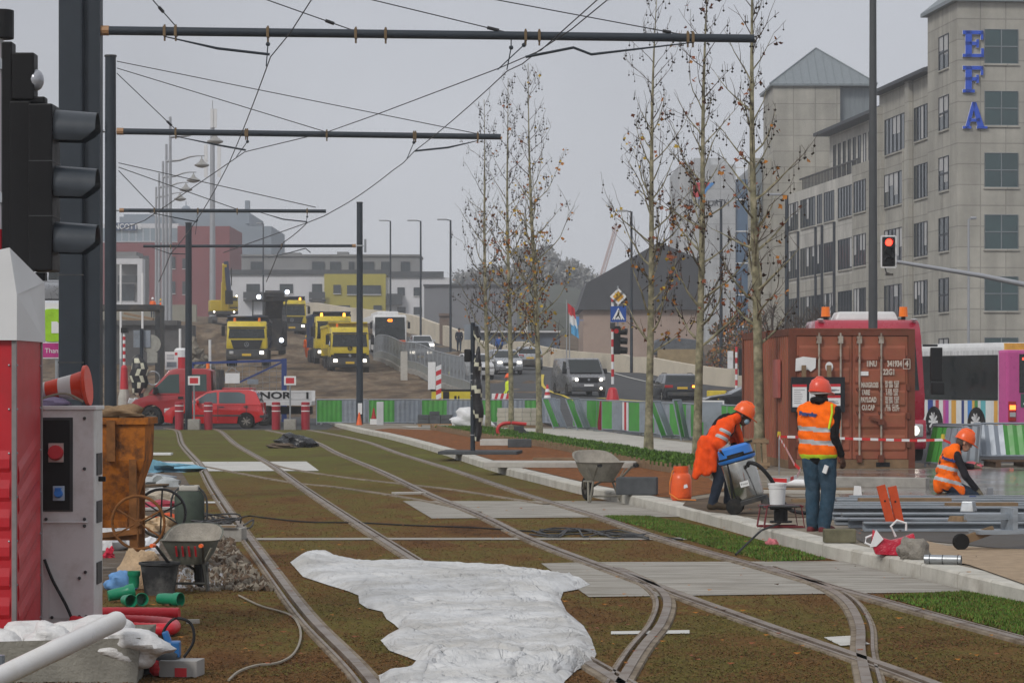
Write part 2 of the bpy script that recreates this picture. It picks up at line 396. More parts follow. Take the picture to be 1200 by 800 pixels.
# track bed of sedum
def flat(name,pts,z,m,kind='structure',thick=0):
    mb=MB()
    mb.poly([(p[0],p[1],z) for p in pts])
    if thick:
        n=len(pts); mb.v.extend([(p[0],p[1],z-thick) for p in pts])
        for i in range(n): mb.f.append([i,(i+1)%n,n+(i+1)%n,n+i]); mb.m.append(0)
    o=mb.build(name,[m])
    if kind: tag(o,kind=kind)
    return o
def sedum_mat():
    m=bpy.data.materials.new('sedum mat'); m.use_nodes=True; nt=m.node_tree; N=nt.nodes; L=nt.links; b=N['Principled BSDF']; b.inputs['Roughness'].default_value=.95; b.inputs['Specular IOR Level'].default_value=.03
    tc=N.new('ShaderNodeTexCoord'); mp=N.new('ShaderNodeMapping'); L.new(tc.outputs['Object'],mp.inputs[0])
    mp.inputs['Scale'].default_value=(1,.45,1)
    def nz(s,d=6,r=.7,v=None):
        n=N.new('ShaderNodeTexNoise'); n.inputs['Scale'].default_value=s; n.inputs['Detail'].default_value=d; n.inputs['Roughness'].default_value=r; L.new(v or mp.outputs[0],n.inputs['Vector']); return n.outputs[0]
    def ramp(src,els):
        c=N.new('ShaderNodeValToRGB'); L.new(src,c.inputs[0]); e=c.color_ramp.elements
        e[0].position,e[0].color=els[0][0],(*els[0][1],1); e[1].position,e[1].color=els[-1][0],(*els[-1][1],1)
        for p,q in els[1:-1]: x=e.new(p); x.color=(*q,1)
        return c.outputs[0]
    A=ramp(nz(.55),[(.30,(.06,.032,.017)),(.39,(.118,.058,.024)),(.47,(.136,.080,.030)),(.54,(.122,.102,.030)),(.60,(.125,.065,.026)),(.68,(.165,.148,.038))])
    B=ramp(nz(.6),[(.30,(.08,.054,.024)),(.45,(.108,.092,.03)),(.58,(.108,.108,.028)),(.70,(.148,.138,.036))])
    sp=N.new('ShaderNodeSeparateXYZ'); L.new(tc.outputs['Object'],sp.inputs[0])
    mr=N.new('ShaderNodeMapRange'); mr.inputs['From Min'].default_value=44; mr.inputs['From Max'].default_value=60; L.new(sp.outputs['Y'],mr.inputs[0])
    x=N.new('ShaderNodeMix'); x.data_type='RGBA'; L.new(mr.outputs[0],x.inputs[0]); L.new(A,x.inputs[6]); L.new(B,x.inputs[7])
    f=nz(26,4,.75,tc.outputs['Object']); m2=N.new('ShaderNodeMapRange'); m2.inputs['From Min'].default_value=.32; m2.inputs['From Max'].default_value=.68; m2.inputs['To Min'].default_value=.5; m2.inputs['To Max'].default_value=1.45; L.new(f,m2.inputs[0])
    cb=N.new('ShaderNodeCombineColor'); [L.new(m2.outputs[0],cb.inputs[i]) for i in range(3)]
    y=N.new('ShaderNodeMix'); y.data_type='RGBA'; y.blend_type='MULTIPLY'; y.inputs[0].default_value=1; L.new(x.outputs[2],y.inputs[6]); L.new(cb.outputs[0],y.inputs[7]); L.new(y.outputs[2],b.inputs['Base Color'])
    bp=N.new('ShaderNodeBump'); bp.inputs['Distance'].default_value=.012; L.new(nz(30,3,.7,tc.outputs['Object']),bp.inputs['Height']); L.new(bp.outputs[0],b.inputs['Normal'])
    return m
M_sedum=sedum_mat()
left_edge=[(-15.5,104),(-11.2,80),(-8.6,62),(-7.2,50),(-5.4,40),(-3.35,33),(-2.65,28.6),(-2.35,25.5),(-3.9,24.6),(-6.5,22),(-6.5,9)]
kf=[(p.x,p.y) for p in KERB if 9<p.y<104]
flat('track_bed',left_edge+[(7,9)]+kf[::6]+[(-6,104)],.004,M_sedum)
M_slab=mat('grooved concrete slab',(.33,.31,.275),.85,0,.2,1.6,stretch=(1,6,1),bump=.006,bscale=26,dirt=(.20,.18,.15),dscale=.9,dthr=.56)
M_slabw=mat('new white concrete slab',(.50,.49,.46),.8,0,.12,2,stretch=(1,4,1),dirt=(.36,.34,.31),dscale=.7,dthr=.6)
def kfx(y):
    for a,b in zip(KERB,KERB[1:]):
        if (a.y-y)*(b.y-y)<=0 and a.y!=b.y: return a.x+(b.x-a.x)*(y-a.y)/(b.y-a.y)
SLABS=[]
def slab(name,px,m): 
    pts=[tuple(G(*p).xy) if not isinstance(p[0],str) else (kfx(p[1]),p[1]) for p in px]; SLABS.append(pts); return flat(name,pts,.012,m)
slab('track_slab',[(170,541.5),(359,541),(374,552),(190,552.5)],M_slabw)
slab('track_slab',[(472,587.5),('k',42.8),('k',37.9),(506,608)],M_slab)
slab('track_slab',[(634,661),(690,659.5),('k',28.6),('k',24.3),(1130,694.5),(690,700.5)],M_slab)
slab('track_slab',[(716,741),(808,739.5),(808,743.5),(716,744.5)],M_slabw)
slab('track_slab',[(965,748),(1000,746),(1020,756),(985,758)],M_slabw)
slab('drain_strip',[(300,631),(880,630.5),(880,633),(300,633.5)],M_slab)
slab('drain_strip',[(95,589),(258,588),(258,590),(95,591)],M_slabw)
# right hand pavement
BARLINE=[(-6.5,113),(1.9,101),(3.0,91),(6.4,72.5),(7.7,62.5),(8.4,57.6)]
pv=[(kx(y),y) for y in (12.5,18,23,26,30,35,40,45,50,57,65,71.8,80,87,98,106,112)]+BARLINE+[(60,56.5),(60,12.5)]
M_pave=mat('trodden site gravel',(.25,.215,.17),.95,0,.25,1.3,bump=.012,bscale=30,col2=(.17,.14,.105),dirt=(.33,.31,.28),dscale=.5,dthr=.6)
flat('pavement',pv,KZ-.004,M_pave,thick=.3)
road=[(7.9,62.2),(8.5,57.3),(60,56.2),(60,130),(13.8,150),(8.2,175),(2.1,196),(-3.2,226),(-7.6,252),(-11,272),(-19,300),(-24,300),(-15,260),(-10.6,212),(-5.9,170),(-3.0,146),(-1.5,134),(.5,121),(2.2,103),(3.2,91.5),(6.6,72.7)]
tag(clip_sheet('road',road,M_asph,.05,4.0),kind='structure')
lot=[(-25,104.3),(-6.9,104.1),(-7.0,112),(1.8,101.5),(.3,120),(-30,120)]
tag(clip_sheet('side_road',lot,M_asph,.006,3.0),kind='structure')
M_mulch=mat('brown bark mulch',(.23,.088,.03),.95,0,.5,9,bump=.03,bscale=22,col2=(.15,.06,.022))
M_wet=mat('wet concrete paving',(.17,.155,.135),.16,0,.2,.8,col2=(.23,.225,.215),thr=.5,bump=.002,bscale=8,dirt=(.12,.085,.06),dscale=.5,dthr=.55)
M_grav=mat('beige fine gravel',(.34,.255,.175),.95,0,.2,6,bump=.01,bscale=70)
GK=lambda *a:[tuple(G(p[0],p[1],KZ).xy) for p in a]
bed=[(kx(y)+.02,y) for y in (41,45,50,57,65,71.8,80,87,96)]+GK((455,502),(512,504),(560,513),(640,524),(700,536),(760,549),(830,560),(850,575),(800,583))
flat('planting_bed',bed,KZ+.004,M_mulch)
M_moss=mat('planted green mat',(.06,.11,.025),.95,0,.4,7,bump=.04,bscale=24,col2=(.085,.11,.03))
gc=GK((505,502.8),(560,501.5),(640,512),(700,521),(775,533),(842,541),(842,553),(760,549),(700,536),(640,524),(560,513),(512,504))
flat('ground_cover',gc,KZ+.04,M_moss,thick=.04)
flat('path',GK((470,499),(690,503),(785,516),(872,527),(872,541),(842,541),(775,533),(700,521),(640,512),(560,501.5),(480,501)),KZ+.008,M_concl)
flat('wet_paving',GK((968,551),(1200,548),(1420,556),(1420,600),(1200,589),(1130,582),(985,583)),KZ+.006,M_wet)
flat('gravel_strip',GK((1020,640),(1085,634),(1110,640),(1200,644),(1500,660),(1500,740),(1215,690),(1135,662),(1060,650)),KZ+.008,M_grav)
flat('ground_patch',GK((1000,630),(985,584),(1200,590),(1420,601),(1420,650),(1200,645),(1090,634),(1020,640)),KZ+.003,mat('dark gap ground',(.055,.045,.035),.6,0,.4,2))  # dark sheet laid so the gaps between the steel profiles come out dark
flat('ground_patch',GK((800,592),(805,586),(900,575),(960,590),(960,606),(900,606),(830,600)),KZ+.004,M_earth)
# yellow and white road markings (temporary lines)
M_ymark=mat('yellow road marking',(.55,.42,.04),.7,0,.25,3); M_wmark=mat('white road marking',(.55,.54,.5),.7,0,.2,3)
def mark(pts,w,m,off=.085,z=None):
    mb=MB(); pa=[Vector((x,y,0)) for x,y in pts]; pa=spline([(p.x,p.y) for p in pa],1.5) if len(pa)>1 else pa
    pa=[Vector((p.x,p.y,H(p.x,p.y)+off)) for p in pa]
    for a,b in zip(pa,pa[1:]):
        t=(b-a); t.z=0; t.normalize(); n=Vector((t.y,-t.x,0))*w/2; mb.poly([a-n,a+n,b+n,b-n])
    return tag(mb.build('road_marking',[m]),kind='structure')
mark([(XX(768,135),135),(XX(705,135),138)],.5,M_ymark); mark([(XX(700,150),150),(XX(672,165),165),(XX(655,185),185)],.15,M_ymark)
mark([(XX(770,160),160),(XX(700,178),178),(XX(640,196),194)],.15,M_wmark)
mark([(XX(740,129),129),(XX(715,131),131)],.5,M_ymark); mark([(XX(790,130),130),(XX(760,131),131)],.5,M_ymark)
mark([(XX(700,125),125),(XX(640,150),150),(XX(636,170),170)],.18,M_ymark)
mark([(10,64),(14,74),(18,84)],.2,M_ymark); mark([(11.2,61),(15.2,71.5),(19,82)],.2,M_ymark)
# haze
def haze(dens):
    mb=MB(); mb.bx(-521,521,-31,1001,-3.0,70)
    o=mb.build('haze',[]); m=bpy.data.materials.new('haze air'); m.use_nodes=True; nt=m.node_tree; nt.nodes.remove(nt.nodes['Principled BSDF'])
    v=nt.nodes.new('ShaderNodeVolumePrincipled'); v.inputs['Density'].default_value=dens; v.inputs['Color'].default_value=(.88,.91,.96,1); v.inputs['Anisotropy'].default_value=.2
    nt.links.new(v.outputs[0],nt.nodes['Material Output'].inputs['Volume']); o.data.materials.append(m); tag(o,kind='stuff')
haze(.00064)
# ------------------------------------------------------------------- buildings ----
def panel_mat(name,col,w,h,joint=.5,rough=.8,dirt=None,var=.08,stain=None):
    # stone/metal cladding in panels with darker joints : mapped on x+y (any vertical wall) and z
    m=bpy.data.materials.new(name); m.use_nodes=True; nt=m.node_tree; N=nt.nodes; L=nt.links; b=N['Principled BSDF']; b.inputs['Roughness'].default_value=rough; b.inputs['Specular IOR Level'].default_value=.15
    tc=N.new('ShaderNodeTexCoord'); sp=N.new('ShaderNodeSeparateXYZ'); L.new(tc.outputs['Object'],sp.inputs[0])
    ad=N.new('ShaderNodeMath'); ad.operation='ADD'; L.new(sp.outputs['X'],ad.inputs[0]); L.new(sp.outputs['Y'],ad.inputs[1])
    cb=N.new('ShaderNodeCombineXYZ'); L.new(ad.outputs[0],cb.inputs[0]); L.new(sp.outputs['Z'],cb.inputs[1])
    br=N.new('ShaderNodeTexBrick'); br.offset=0; br.inputs['Scale'].default_value=1; br.inputs['Brick Width'].default_value=w; br.inputs['Row Height'].default_value=h; br.inputs['Mortar Size'].default_value=.035
    br.inputs['Color1'].default_value=(*[c*(1-var) for c in col],1); br.inputs['Color2'].default_value=(*[c*(1+var) for c in col],1); br.inputs['Mortar'].default_value=(*[c*joint for c in col],1)
    L.new(cb.outputs[0],br.inputs['Vector'])
    no=N.new('ShaderNodeTexNoise'); no.inputs['Scale'].default_value=.45; no.inputs['Detail'].default_value=6; no.inputs['Roughness'].default_value=.7; L.new(tc.outputs['Object'],no.inputs['Vector'])
    mr=N.new('ShaderNodeMapRange'); mr.inputs['From Min'].default_value=.3; mr.inputs['From Max'].default_value=.7; mr.inputs['To Min'].default_value=.8; mr.inputs['To Max'].default_value=1.15; L.new(no.outputs[0],mr.inputs[0])
    mp=N.new('ShaderNodeMapping'); mp.inputs['Scale'].default_value=(1.3,1.3,.09); L.new(tc.outputs['Object'],mp.inputs[0]); n9=N.new('ShaderNodeTexNoise'); n9.inputs['Scale'].default_value=1; n9.inputs['Detail'].default_value=5; L.new(mp.outputs[0],n9.inputs[0]); m9=N.new('ShaderNodeMapRange'); m9.inputs['From Min'].default_value=.35; m9.inputs['From Max'].default_value=.65; m9.inputs['To Min'].default_value=.86; m9.inputs['To Max'].default_value=1.06; L.new(n9.outputs[0],m9.inputs[0]); mm=N.new('ShaderNodeMath'); mm.operation='MULTIPLY'; L.new(mr.outputs[0],mm.inputs[0]); L.new(m9.outputs[0],mm.inputs[1])
    c2=N.new('ShaderNodeCombineColor'); [L.new(mm.outputs[0],c2.inputs[i]) for i in range(3)]
    mx=N.new('ShaderNodeMix'); mx.data_type='RGBA'; mx.blend_type='MULTIPLY'; mx.inputs[0].default_value=1; L.new(br.outputs[0],mx.inputs[6]); L.new(c2.outputs[0],mx.inputs[7]); L.new(mx.outputs[2],b.inputs['Base Color'])
    MC[name]=m; return m
M_stone=panel_mat('beige stone cladding',(.36,.345,.305),1.6,1.17,.7)
M_stonel=panel_mat('pale stone cladding',(.46,.445,.41),2.4,1.75,.78)
M_zinc=mat('standing seam zinc roof',(.20,.225,.24),.5,.3,.15,2,stretch=(3,3,.4))
M_slate=mat('dark slate roof',(.055,.06,.068),.7,0,.2,3)
M_gtint=mat('green tinted office glass',(.018,.05,.052),.08,0,.35,.25,spec=.9)  # broad tone shifts in the glass colour stand in for reflections
M_frame=mat('dark window frame',(.03,.035,.045),.5,0,.1)
M_blind=mat('pale window blind',(.42,.42,.42),.7,0,.2,.8)
M_letter=mat('blue sign letters',(.008,.07,.50),.35,0,.06)
M_lettere=mat('white letter edge',(.75,.76,.8),.4)
A=Vector((25.15,159,0)); U=Vector((-.0967,.9953,0)); V=Vector((.9953,.0967,0))  # along facade (away), along front (right)
def W(t,s,z): return A+U*t+V*s+Vector((0,0,z))
def rect_box(mb,t0,t1,s0,s1,z0,z1,m=0):
    p=[W(t,s,z) for z in (z0,z1) for (t,s) in ((t0,s0),(t1,s0),(t1,s1),(t0,s1))]
    mb.add(p,[(0,1,2,3),(7,6,5,4),(0,4,5,1),(1,5,6,2),(2,6,7,3),(3,7,4,0)],m)
efa=thing('office_building','long beige stone office block with square corner towers and blue letters EFA','building',(0,0,0))
b=MB(); rect_box(b,0,6.9,0,14,-.3,23.3); b.build('wall',[M_stone],efa)
b=MB()   # corner tower roof
e=.35; zr=23.3
q=[W(-e,-e,zr),W(6.9+e,-e,zr),W(6.9+e,14+e,zr),W(-e,14+e,zr)]; rect_box(b,-e,6.9+e,-e,14+e,zr-.1,zr+.12)
q=[v+Vector((0,0,.12)) for v in q]; ap=[W(3.45,3.6,26.8),W(3.45,10.5,26.8)]
b.add(q+ap,[(0,1,4),(1,2,5,4),(2,3,5),(3,0,4,5)])
for i in range(28):
    s=-e+i*.53; base=W(-e,s,zr+.13); top=ap[0] if s<3.6 else (ap[1] if s>10.5 else W(3.45,s,26.8))
    f_=1.0; b.beam(base,base.lerp(top,f_ if 3.6<=s<=10.5 else min(1,(s+e)/(3.6+e) if s<3.6 else (14+e-s)/(3.5+e))),.05,.07)
b.build('roof',[M_zinc],efa)
def window(mk,t0,t1,s0,s1,z0,z1,face,nx,nz,glass=None,frame=None,fw=.07,blind=0):
    # a window let proud of the wall by millimetres with a recessed pane; face 't' = facade (normal -V), 's' = front (normal -U)
    mb=MB(); w=(t1-t0) if face=='t' else (s1-s0)
    def pt(a,d,z): return W(t0+a,s0-d,z) if face=='t' else W(t0-d,s0+a,z)
    def bb(a0,a1,d0,d1,zz0,zz1,m):
        p=[pt(a,d,z) for z in (zz0,zz1) for (a,d) in ((a0,d0),(a1,d0),(a1,d1),(a0,d1))]
        mb.add(p,[(0,1,2,3),(7,6,5,4),(0,4,5,1),(1,5,6,2),(2,6,7,3),(3,7,4,0)],m)
    bb(0,w,-.05,.012,z0,z1,0)
    for i in range(nx):
        if random.random()<blind:
            hh=random.uniform(.35,1)*(z1-z0); bb(w*i/nx+.06,w*(i+1)/nx-.06,.013,.016,z1-hh,z1,2)
    for i in range(nx+1):
        a=w*i/nx; bb(max(0,a-fw/2),min(w,a+fw/2),.017,.06,z0,z1,1)
    for k in range(nz+1):
        z=z0+(z1-z0)*k/nz; bb(0,w,.018,.055,max(z0,z-fw/2),min(z1,z+fw/2),1)
    bb(-.06,w+.06,-.02,.09,z0-.10,z0-.002,3)
    mb.build('window',[glass or M_glassw,frame or M_frame,M_blind,M_stone],mk)
FL=[5.75+3.49*k for k in range(5)]
for z in [2.3]+FL:
    window(efa,0,0,1.55,3.5,z,z+1.95,'s',2,2,M_gtint,M_zinc,.06)
    window(efa,0,0,6.0,7.95,z,z+1.95,'s',2,2,M_gtint,M_zinc,.06)
    window(efa,1.9,4.1,0,0,z,z+1.95,'t',2,2,M_glassw,M_frame,.08,blind=.6)
# letters
def serif(ch,mb,o,h,m=0,grow=0,d=.12):
    # slab serif capital letters from bars ; o = lower left (s, z)
    w=h*.78; st=h*.24
    def r(s0,s1,z0,z1):
        rect_box(mb,-d-.05,-.05,o[0]+s0-grow,o[0]+s1+grow,o[1]+z0-grow,o[1]+z1+grow,m)
    if ch in 'EF':
        r(.1*h,.1*h+st,0,h); r(0,w,h*.86,h); r(w-.09*h,w,h*.66,h); r(.1*h,w*.72,h*.45,h*.58); r(w*.66,w*.78,h*.36,h*.67); r(0,.45*h if ch=='F' else w,0,h*.12)
        if ch=='E': r(w-.08*h,w+.02*h,0,h*.34)
    else:
        zf=lambda s,z:W(-.05,o[0]+s,o[1]+z)
        def pr(pts):
            lo=[W(-.05,o[0]+s,o[1]+z) for s,z in pts]; hi=[W(-.05-d,o[0]+s,o[1]+z) for s,z in pts]; n=len(pts)
            mb.add(lo+hi,[tuple(range(n)),tuple(range(2*n-1,n-1,-1))]+[(i,(i+1)%n,n+(i+1)%n,n+i) for i in range(n)],m)
        k=grow
        pr([(.08*h-k,-k),(.22*h,-k),(.50*h,h+k),(.36*h-k,h+k)]); pr([(.58*h,-k),(.84*h+k,-k),(.50*h+k,h+k),(.36*h,h+k)])
        r(.22*h,.66*h,.26*h,.38*h); r(0,.32*h,0,.09*h); r(.54*h,.94*h,0,.09*h)
for ch,z in (('E',20.05),('F',18.05),('A',16.02)):
    mb=MB(); serif(ch,mb,(.28,z),1.5,0); serif(ch,mb,(.28,z),1.5,1,.014,.05); mb.build('sign_letter',[M_letter,M_lettere],efa)
# long facade
b=MB(); rect_box(b,6.9,21,.35,14,-.3,20.0); rect_box(b,21,26.3,-.25,14,-.3,15.9); rect_box(b,26.3,50.6,.004,14,-.3,8.9)
rect_box(b,11.9,12.9,.05,.5,-.3,20.2); rect_box(b,20.2,21.4,.05,1,-.3,19.2)
for t in (13.1,13.6,19.6): rect_box(b,t,t+.18,.1,.4,-.3,16)
b.build('wall',[M_stone],efa)
b=MB(); rect_box(b,26.3,50.6,0,14,8.902,15.5); b.build('wall',[M_stonel],efa)
b=MB(); rect_box(b,21,26.3,.9,13,15.9,18.9); rect_box(b,26.3,44,2.0,13,15.5,19.4); b.build('upper_wall',[M_stonel],efa)
b=MB()
for (t0,t1,s0,z) in ((6.9,21,.0,20.0),(21,44.5,1.2,19.4)):
    rect_box(b,t0,t1,s0-.3,13,z,z+.22); p=[W(t0,s0-.3,z+.22),W(t1,s0-.3,z+.22),W(t1,7,z+2.4),W(t0,7,z+2.4),W(t1,13,z+.22),W(t0,13,z+.22)]
    b.add(p,[(0,1,2,3),(3,2,4,5),(0,3,5),(1,4,2)])
b.build('roof',[M_slate],efa)
for i in range(4):
    z=FL[i]
    window(efa,7.5,11.5,.35,0,z,z+2.05,'t',5,1,blind=.55)
    if i==3: window(efa,14.0,19.3,.35,0,z-.2,z+2.05,'t',5,1,blind=.3)
    else: window(efa,14.4,19.4,.35,0,z,z+2.05,'t',4 if i!=1 else 5,1,blind=.4)
for z in (16.2,):
    window(efa,21.2,26.1,.9,0,z,z+2.6,'t',7,1,blind=.3)
for i in range(3):
    z=FL[i]
    window(efa,22.2,25.6,-.25,0,z,z+2.05,'t',4,1,blind=.4)
    for t0,t1,n in ((27.2,31.6,5),(33.0,36.2,4),(37.0,38.6,2),(39.3,44.4,5),(45.4,49.8,5)):
        window(efa,t0,t1,0,0,z,z+2.05,'t',n,1,blind=.35)
for k in range(10):
    t=27.2+k*1.62; window(efa,t,t+.72,2.0,0,16.1,18.6,'t',1,1,blind=.2)
b=MB()
for k in range(38): rect_box(b,26.4+k*.5,26.5+k*.5,.2,.26,15.5,16.35)
rect_box(b,26.3,46,.18,.3,16.35,16.45); b.build('railing',[M_dgrey],efa)
b=MB(); 
for t in (26.5,32.6,36.6,38.8,45,50): rect_box(b,t,t+.22,-.16,.02,-.3,12.6)
b.build('downpipe',[M_frame],efa)
b=MB(); b.cyl(W(23,6,20),W(23,6,23.6),.35,.35,10); b.sph(W(23,6,23.7),.42,8,5); b.build('chimney',[M_stone],efa)
b=MB(); b.cyl(W(17.5,4,20.5),W(17.5,4,22.6),.12,.12,8); b.sph(W(17.5,4,22.3),(.35,.35,.2),8,5); b.build('roof_vent',[M_zinc],efa)
# second tower with pyramid roof
T2=thing('office_tower','square stone tower with pointed zinc pyramid roof rising behind the long facade','building')
def Q(px,py,Y): return P(px,py,Y)
YT=208; x0=XX(906,YT); x1=x0+7.4; z1=ZZ(101,YT)
b=MB(); b.bx(x0,x0+4.95,YT,YT+8,0,z1); b.bx(x0-1.2,x0+.01,YT+1.5,YT+8,0,z1-5.2); b.build('wall',[M_stone],T2)
b=MB(); b.bx(x0+4.95,x1,YT+.6,YT+8,z1-12,z1-.02); b.build('metal_wall',[M_zinc],T2)
b=MB(); bx0,bx1,by0,by1=x0-.25,x1+.25,YT-.25,YT+8.2; b.bx(bx0,bx1,by0,by1,z1,z1+.15)
ap=Vector(((x0+x1)/2-.1,YT+4,ZZ(57,YT+4))); c=[Vector((bx0,by0,z1+.15)),Vector((bx1,by0,z1+.15)),Vector((bx1,by1,z1+.15)),Vector((bx0,by1,z1+.15))]
b.add(c+[ap],[(0,1,4),(1,2,4),(2,3,4),(3,0,4)])
for i in range(1,13):
    s=i/13; base=c[0].lerp(c[1],s); k=min(s,1-s)*2; b.beam(base,base.lerp(c[0].lerp(c[1],.5).lerp(ap,1),1)if abs(s-.5)<.03 else base.lerp(Vector((base.x,0,0))+Vector((0,by0+(ap.y-by0)*k,z1+.15+(ap.z-z1-.15)*k)),1),.05,.08)
for j in range(4): b.beam(c[j],ap,.12,.14)
b.build('roof',[M_zinc],T2)
b=MB(); b.bx(x0-1.25,x0-.7,YT+1.35,YT+1.6,z1-10,z1-5.6); b.build('window',[M_zinc],T2)
# glazed office tower between the trees
GT=thing('office_tower','tall pale panelled tower with blue glass strip and logo behind the bare trees','building')
YG=292; x0=XX(796,YG); x1=XX(862,YG); zt=ZZ(193,YG); M_pan=panel_mat('pale grey metal panels',(.40,.41,.42),1.6,3.6,.7,.45)
b=MB(); b.bx(x0,x1,YG,YG+18,1,zt); b.bx(x1+1.45,x1+9,YG,YG+18,1,zt-.3); b.build('wall',[M_pan],GT)
b=MB(); b.bx(x1,x1+1.45,YG+.3,YG+17,1,zt-1.5); b.build('glass_strip',[mat('blue curtain glass',(.06,.11,.18),.1,0,.3,.15,spec=.9)],GT)
for k in range(7): b=MB(); b.bx(x1+.02,x1+1.43,YG+.2,YG+.31,4+k*3.3,4.12+k*3.3); b.build('transom',[M_white],GT)
b=MB(); b.bx(x0+1.8,x1-.6,YG+4,YG+12,zt,zt+1.0); b.build('roof_plant',[M_pan],GT)
b=MB(); zl=ZZ(216,YG)
def lg(px,py): return P(px,py,YG-.06)
b.add([lg(812,214),lg(832,214),lg(820,231),lg(812,231),lg(826,214+18)],[(0,1,2,3)],0); b.add([lg(833,214),lg(838,214),lg(828,224),lg(824,233),lg(818,233),lg(824,222)],[(0,1,2,3,4,5)],1)
for v in ():pass
b.build('logo',[M_signr,mat('logo blue',(.04,.22,.55),.4)],GT,fix=False)
for w_,x_ in (('PALL',816.5),('WORTH',837)): b=MB(); add_text(b,w_,1.0,FR(lg(x_,238),(1,0,0),(0,0,1)),.02,0,sx=.82); b.build('lettering',[M_frame],GT)
# slate roofed hall
HB=thing('hall_building','low pinkish hall with huge dark slate roof','building')
YH=232; px=lambda x,y,Y=YH:P(x,y,Y)
b=MB(); wx0,wx1=XX(683.5,YH),XX(822,YH); ze=ZZ(362,YH); b.bx(wx0,wx1,YH,YH+16,0,ze+.05); b.build('wall',[mat('pink beige render',(.36,.275,.23),.9,0,.1,.6)],HB)
b=MB(); f=[px(677,363),px(687,332),px(772,284),px(824,306),px(821,363)]; k=[v+Vector((0,16,0)) for v in f]; f=[v+Vector((0,-.5,0)) for v in f]
b.add(f+k,[(0,1,2,3,4),(9,8,7,6,5)]+[(i,(i+1)%5,5+(i+1)%5,5+i) for i in range(5)]); b.build('roof',[mat('hall slate roof',(.06,.063,.07),.7,0,.12,1.2)],HB)
b=MB(); b.bx(wx0-1.0,wx0-.35,YH-.4,YH-.3,ZZ(381,YH),ZZ(371,YH)); b.bx(wx0-.4,wx0+.02,YH-.37,YH-.33,ZZ(375,YH)-.05,ZZ(375,YH)); b.build('blue_plate',[mat('blue plate',(.06,.2,.5),.4)],HB)
# covered load beside the wall
b=MB(); lp=[(765,415),(766,402),(772,397),(800,396),(822,399),(826,418)]; f=[P(*q,212) for q in lp]; k=[v+Vector((0,5,0)) for v in f]; n=len(f)
b.add(f+k,[tuple(range(n)),tuple(range(2*n-1,n-1,-1))]+[(i,(i+1)%n,n+(i+1)%n,n+i) for i in range(n)]); 
solo(b,'covered_stack',[mat('grey tarpaulin',(.09,.10,.115),.6,0,.3,2,bump=.05,bscale=3)],'low stack under a dark grey sheet behind the road wall','stack',bevel=.08)
b=MB(); b.bx(XX(771,211),XX(822,211),211.1,215,0,ZZ(409,211)); solo(b,'timber_store',[mat('ochre boards',(.30,.23,.13),.9,0,.2,2)],'ochre board shed front below the grey sheet','shed')
# parapet wall of the ramp
wp=[(-24.5,305),(-17.5,281),(-10.9,271.5),(-7.4,252.5),(-3.1,226),(2.3,196.5),(8.3,175.5),(13.9,150.5),(16.5,141),(18.5,131)]
wp=spline(wp,1.5); b=MB(); hz=[H(p.x,p.y) for p in wp]; prof_h=1.05
vs=[]
for p,z in zip(wp,hz):
    i=len(vs)//4; t=(wp[min(i+1,len(wp)-1)]-wp[max(i-1,0)]).normalized(); n=Vector((-t.y,t.x,0)); n=n if n.x>0 else -n
    h=1.05 if p.y<180 else 1.2+min(1,(p.y-180)/60)*.5
    vs+= [Vector((p.x,p.y,z-.5)),Vector((p.x,p.y,z+h)),Vector((p.x,p.y,z+h))+n*.35,Vector((p.x,p.y,z-.5))+n*.35]
fs=[]
for i in range(len(wp)-1):
    for j in range(3): fs.append((i*4+j,i*4+j+1,i*4+4+j+1,i*4+4+j))
fs+=[(0,1,2,3),tuple(len(vs)-4+i for i in (3,2,1,0))]; b.add(vs,fs)
b2=MB(); 
M_para=mat('pale parapet concrete',(.54,.48,.38),.85,0,.1,.5,dirt=(.40,.36,.30),dscale=.3,dthr=.6)
solo(b,'parapet_wall',[M_para],'long pale concrete parapet wall along the outer edge of the ramp','wall')
# far left group of buildings
def rng_px(y0,y1,Y): return ZZ(y1,Y),ZZ(y0,Y)
def pbox(mb,xa,xb,ya,yb,Y,dep,m=0,z0=None): mb.bx(XX(xa,Y),XX(xb,Y),Y,Y+dep,ZZ(yb,Y) if z0 is None else z0,ZZ(ya,Y),m)
def pwin(par,xa,xb,ya,yb,Y,n=1,mats=None,bal=False,name='window'):
    mb=MB(); pbox(mb,xa,xb,ya,yb,Y-.06,.1,0); w=(xb-xa)/n
    for i in range(n+1): pbox(mb,xa+w*i-.35,xa+w*i+.35,ya,yb,Y-.1,.08,1)
    pbox(mb,xa-.3,xb+.3,ya-.35,ya+.35,Y-.11,.08,1); pbox(mb,xa-.6,xb+.6,yb-.2,yb+.5,Y-.15,.12,2)
    mb.build(name,mats or [M_glassw,M_frame,M_white],par)
    if bal:
        mb=MB(); Yb=Y-1.4; sc=1
        pbox(mb,xa-4,xb+4,yb-2,yb+.8,Yb,1.4,0); pbox(mb,xa-4,xb+4,yb-10,yb-2.5,Yb,.06,1)
        mb.build('balcony',[M_dgrey,M_brail],par)
M_brail=mat('dark balcony railing',(.05,.055,.06),.6,0,.15)
M_rwhite=mat('white render',(.56,.56,.58),.9,0,.08,.5); M_rgrey=mat('grey render',(.20,.20,.20),.9,0,.1,.5); M_ryel=mat('mustard render',(.36,.31,.05),.9,0,.1,.5)
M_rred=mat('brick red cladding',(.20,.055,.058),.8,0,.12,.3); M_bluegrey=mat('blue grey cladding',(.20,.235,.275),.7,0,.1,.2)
AP=thing('apartment_block','long apartment block with white, mustard and grey fronts','building')
Y=380; b=MB(); pbox(b,262,380,322,385,Y,14,0,6); b.build('white_wall',[M_rwhite],AP); b=MB(); pbox(b,452,527,325,392,Y,14,0,6); b.build('white_wall',[M_rwhite],AP)
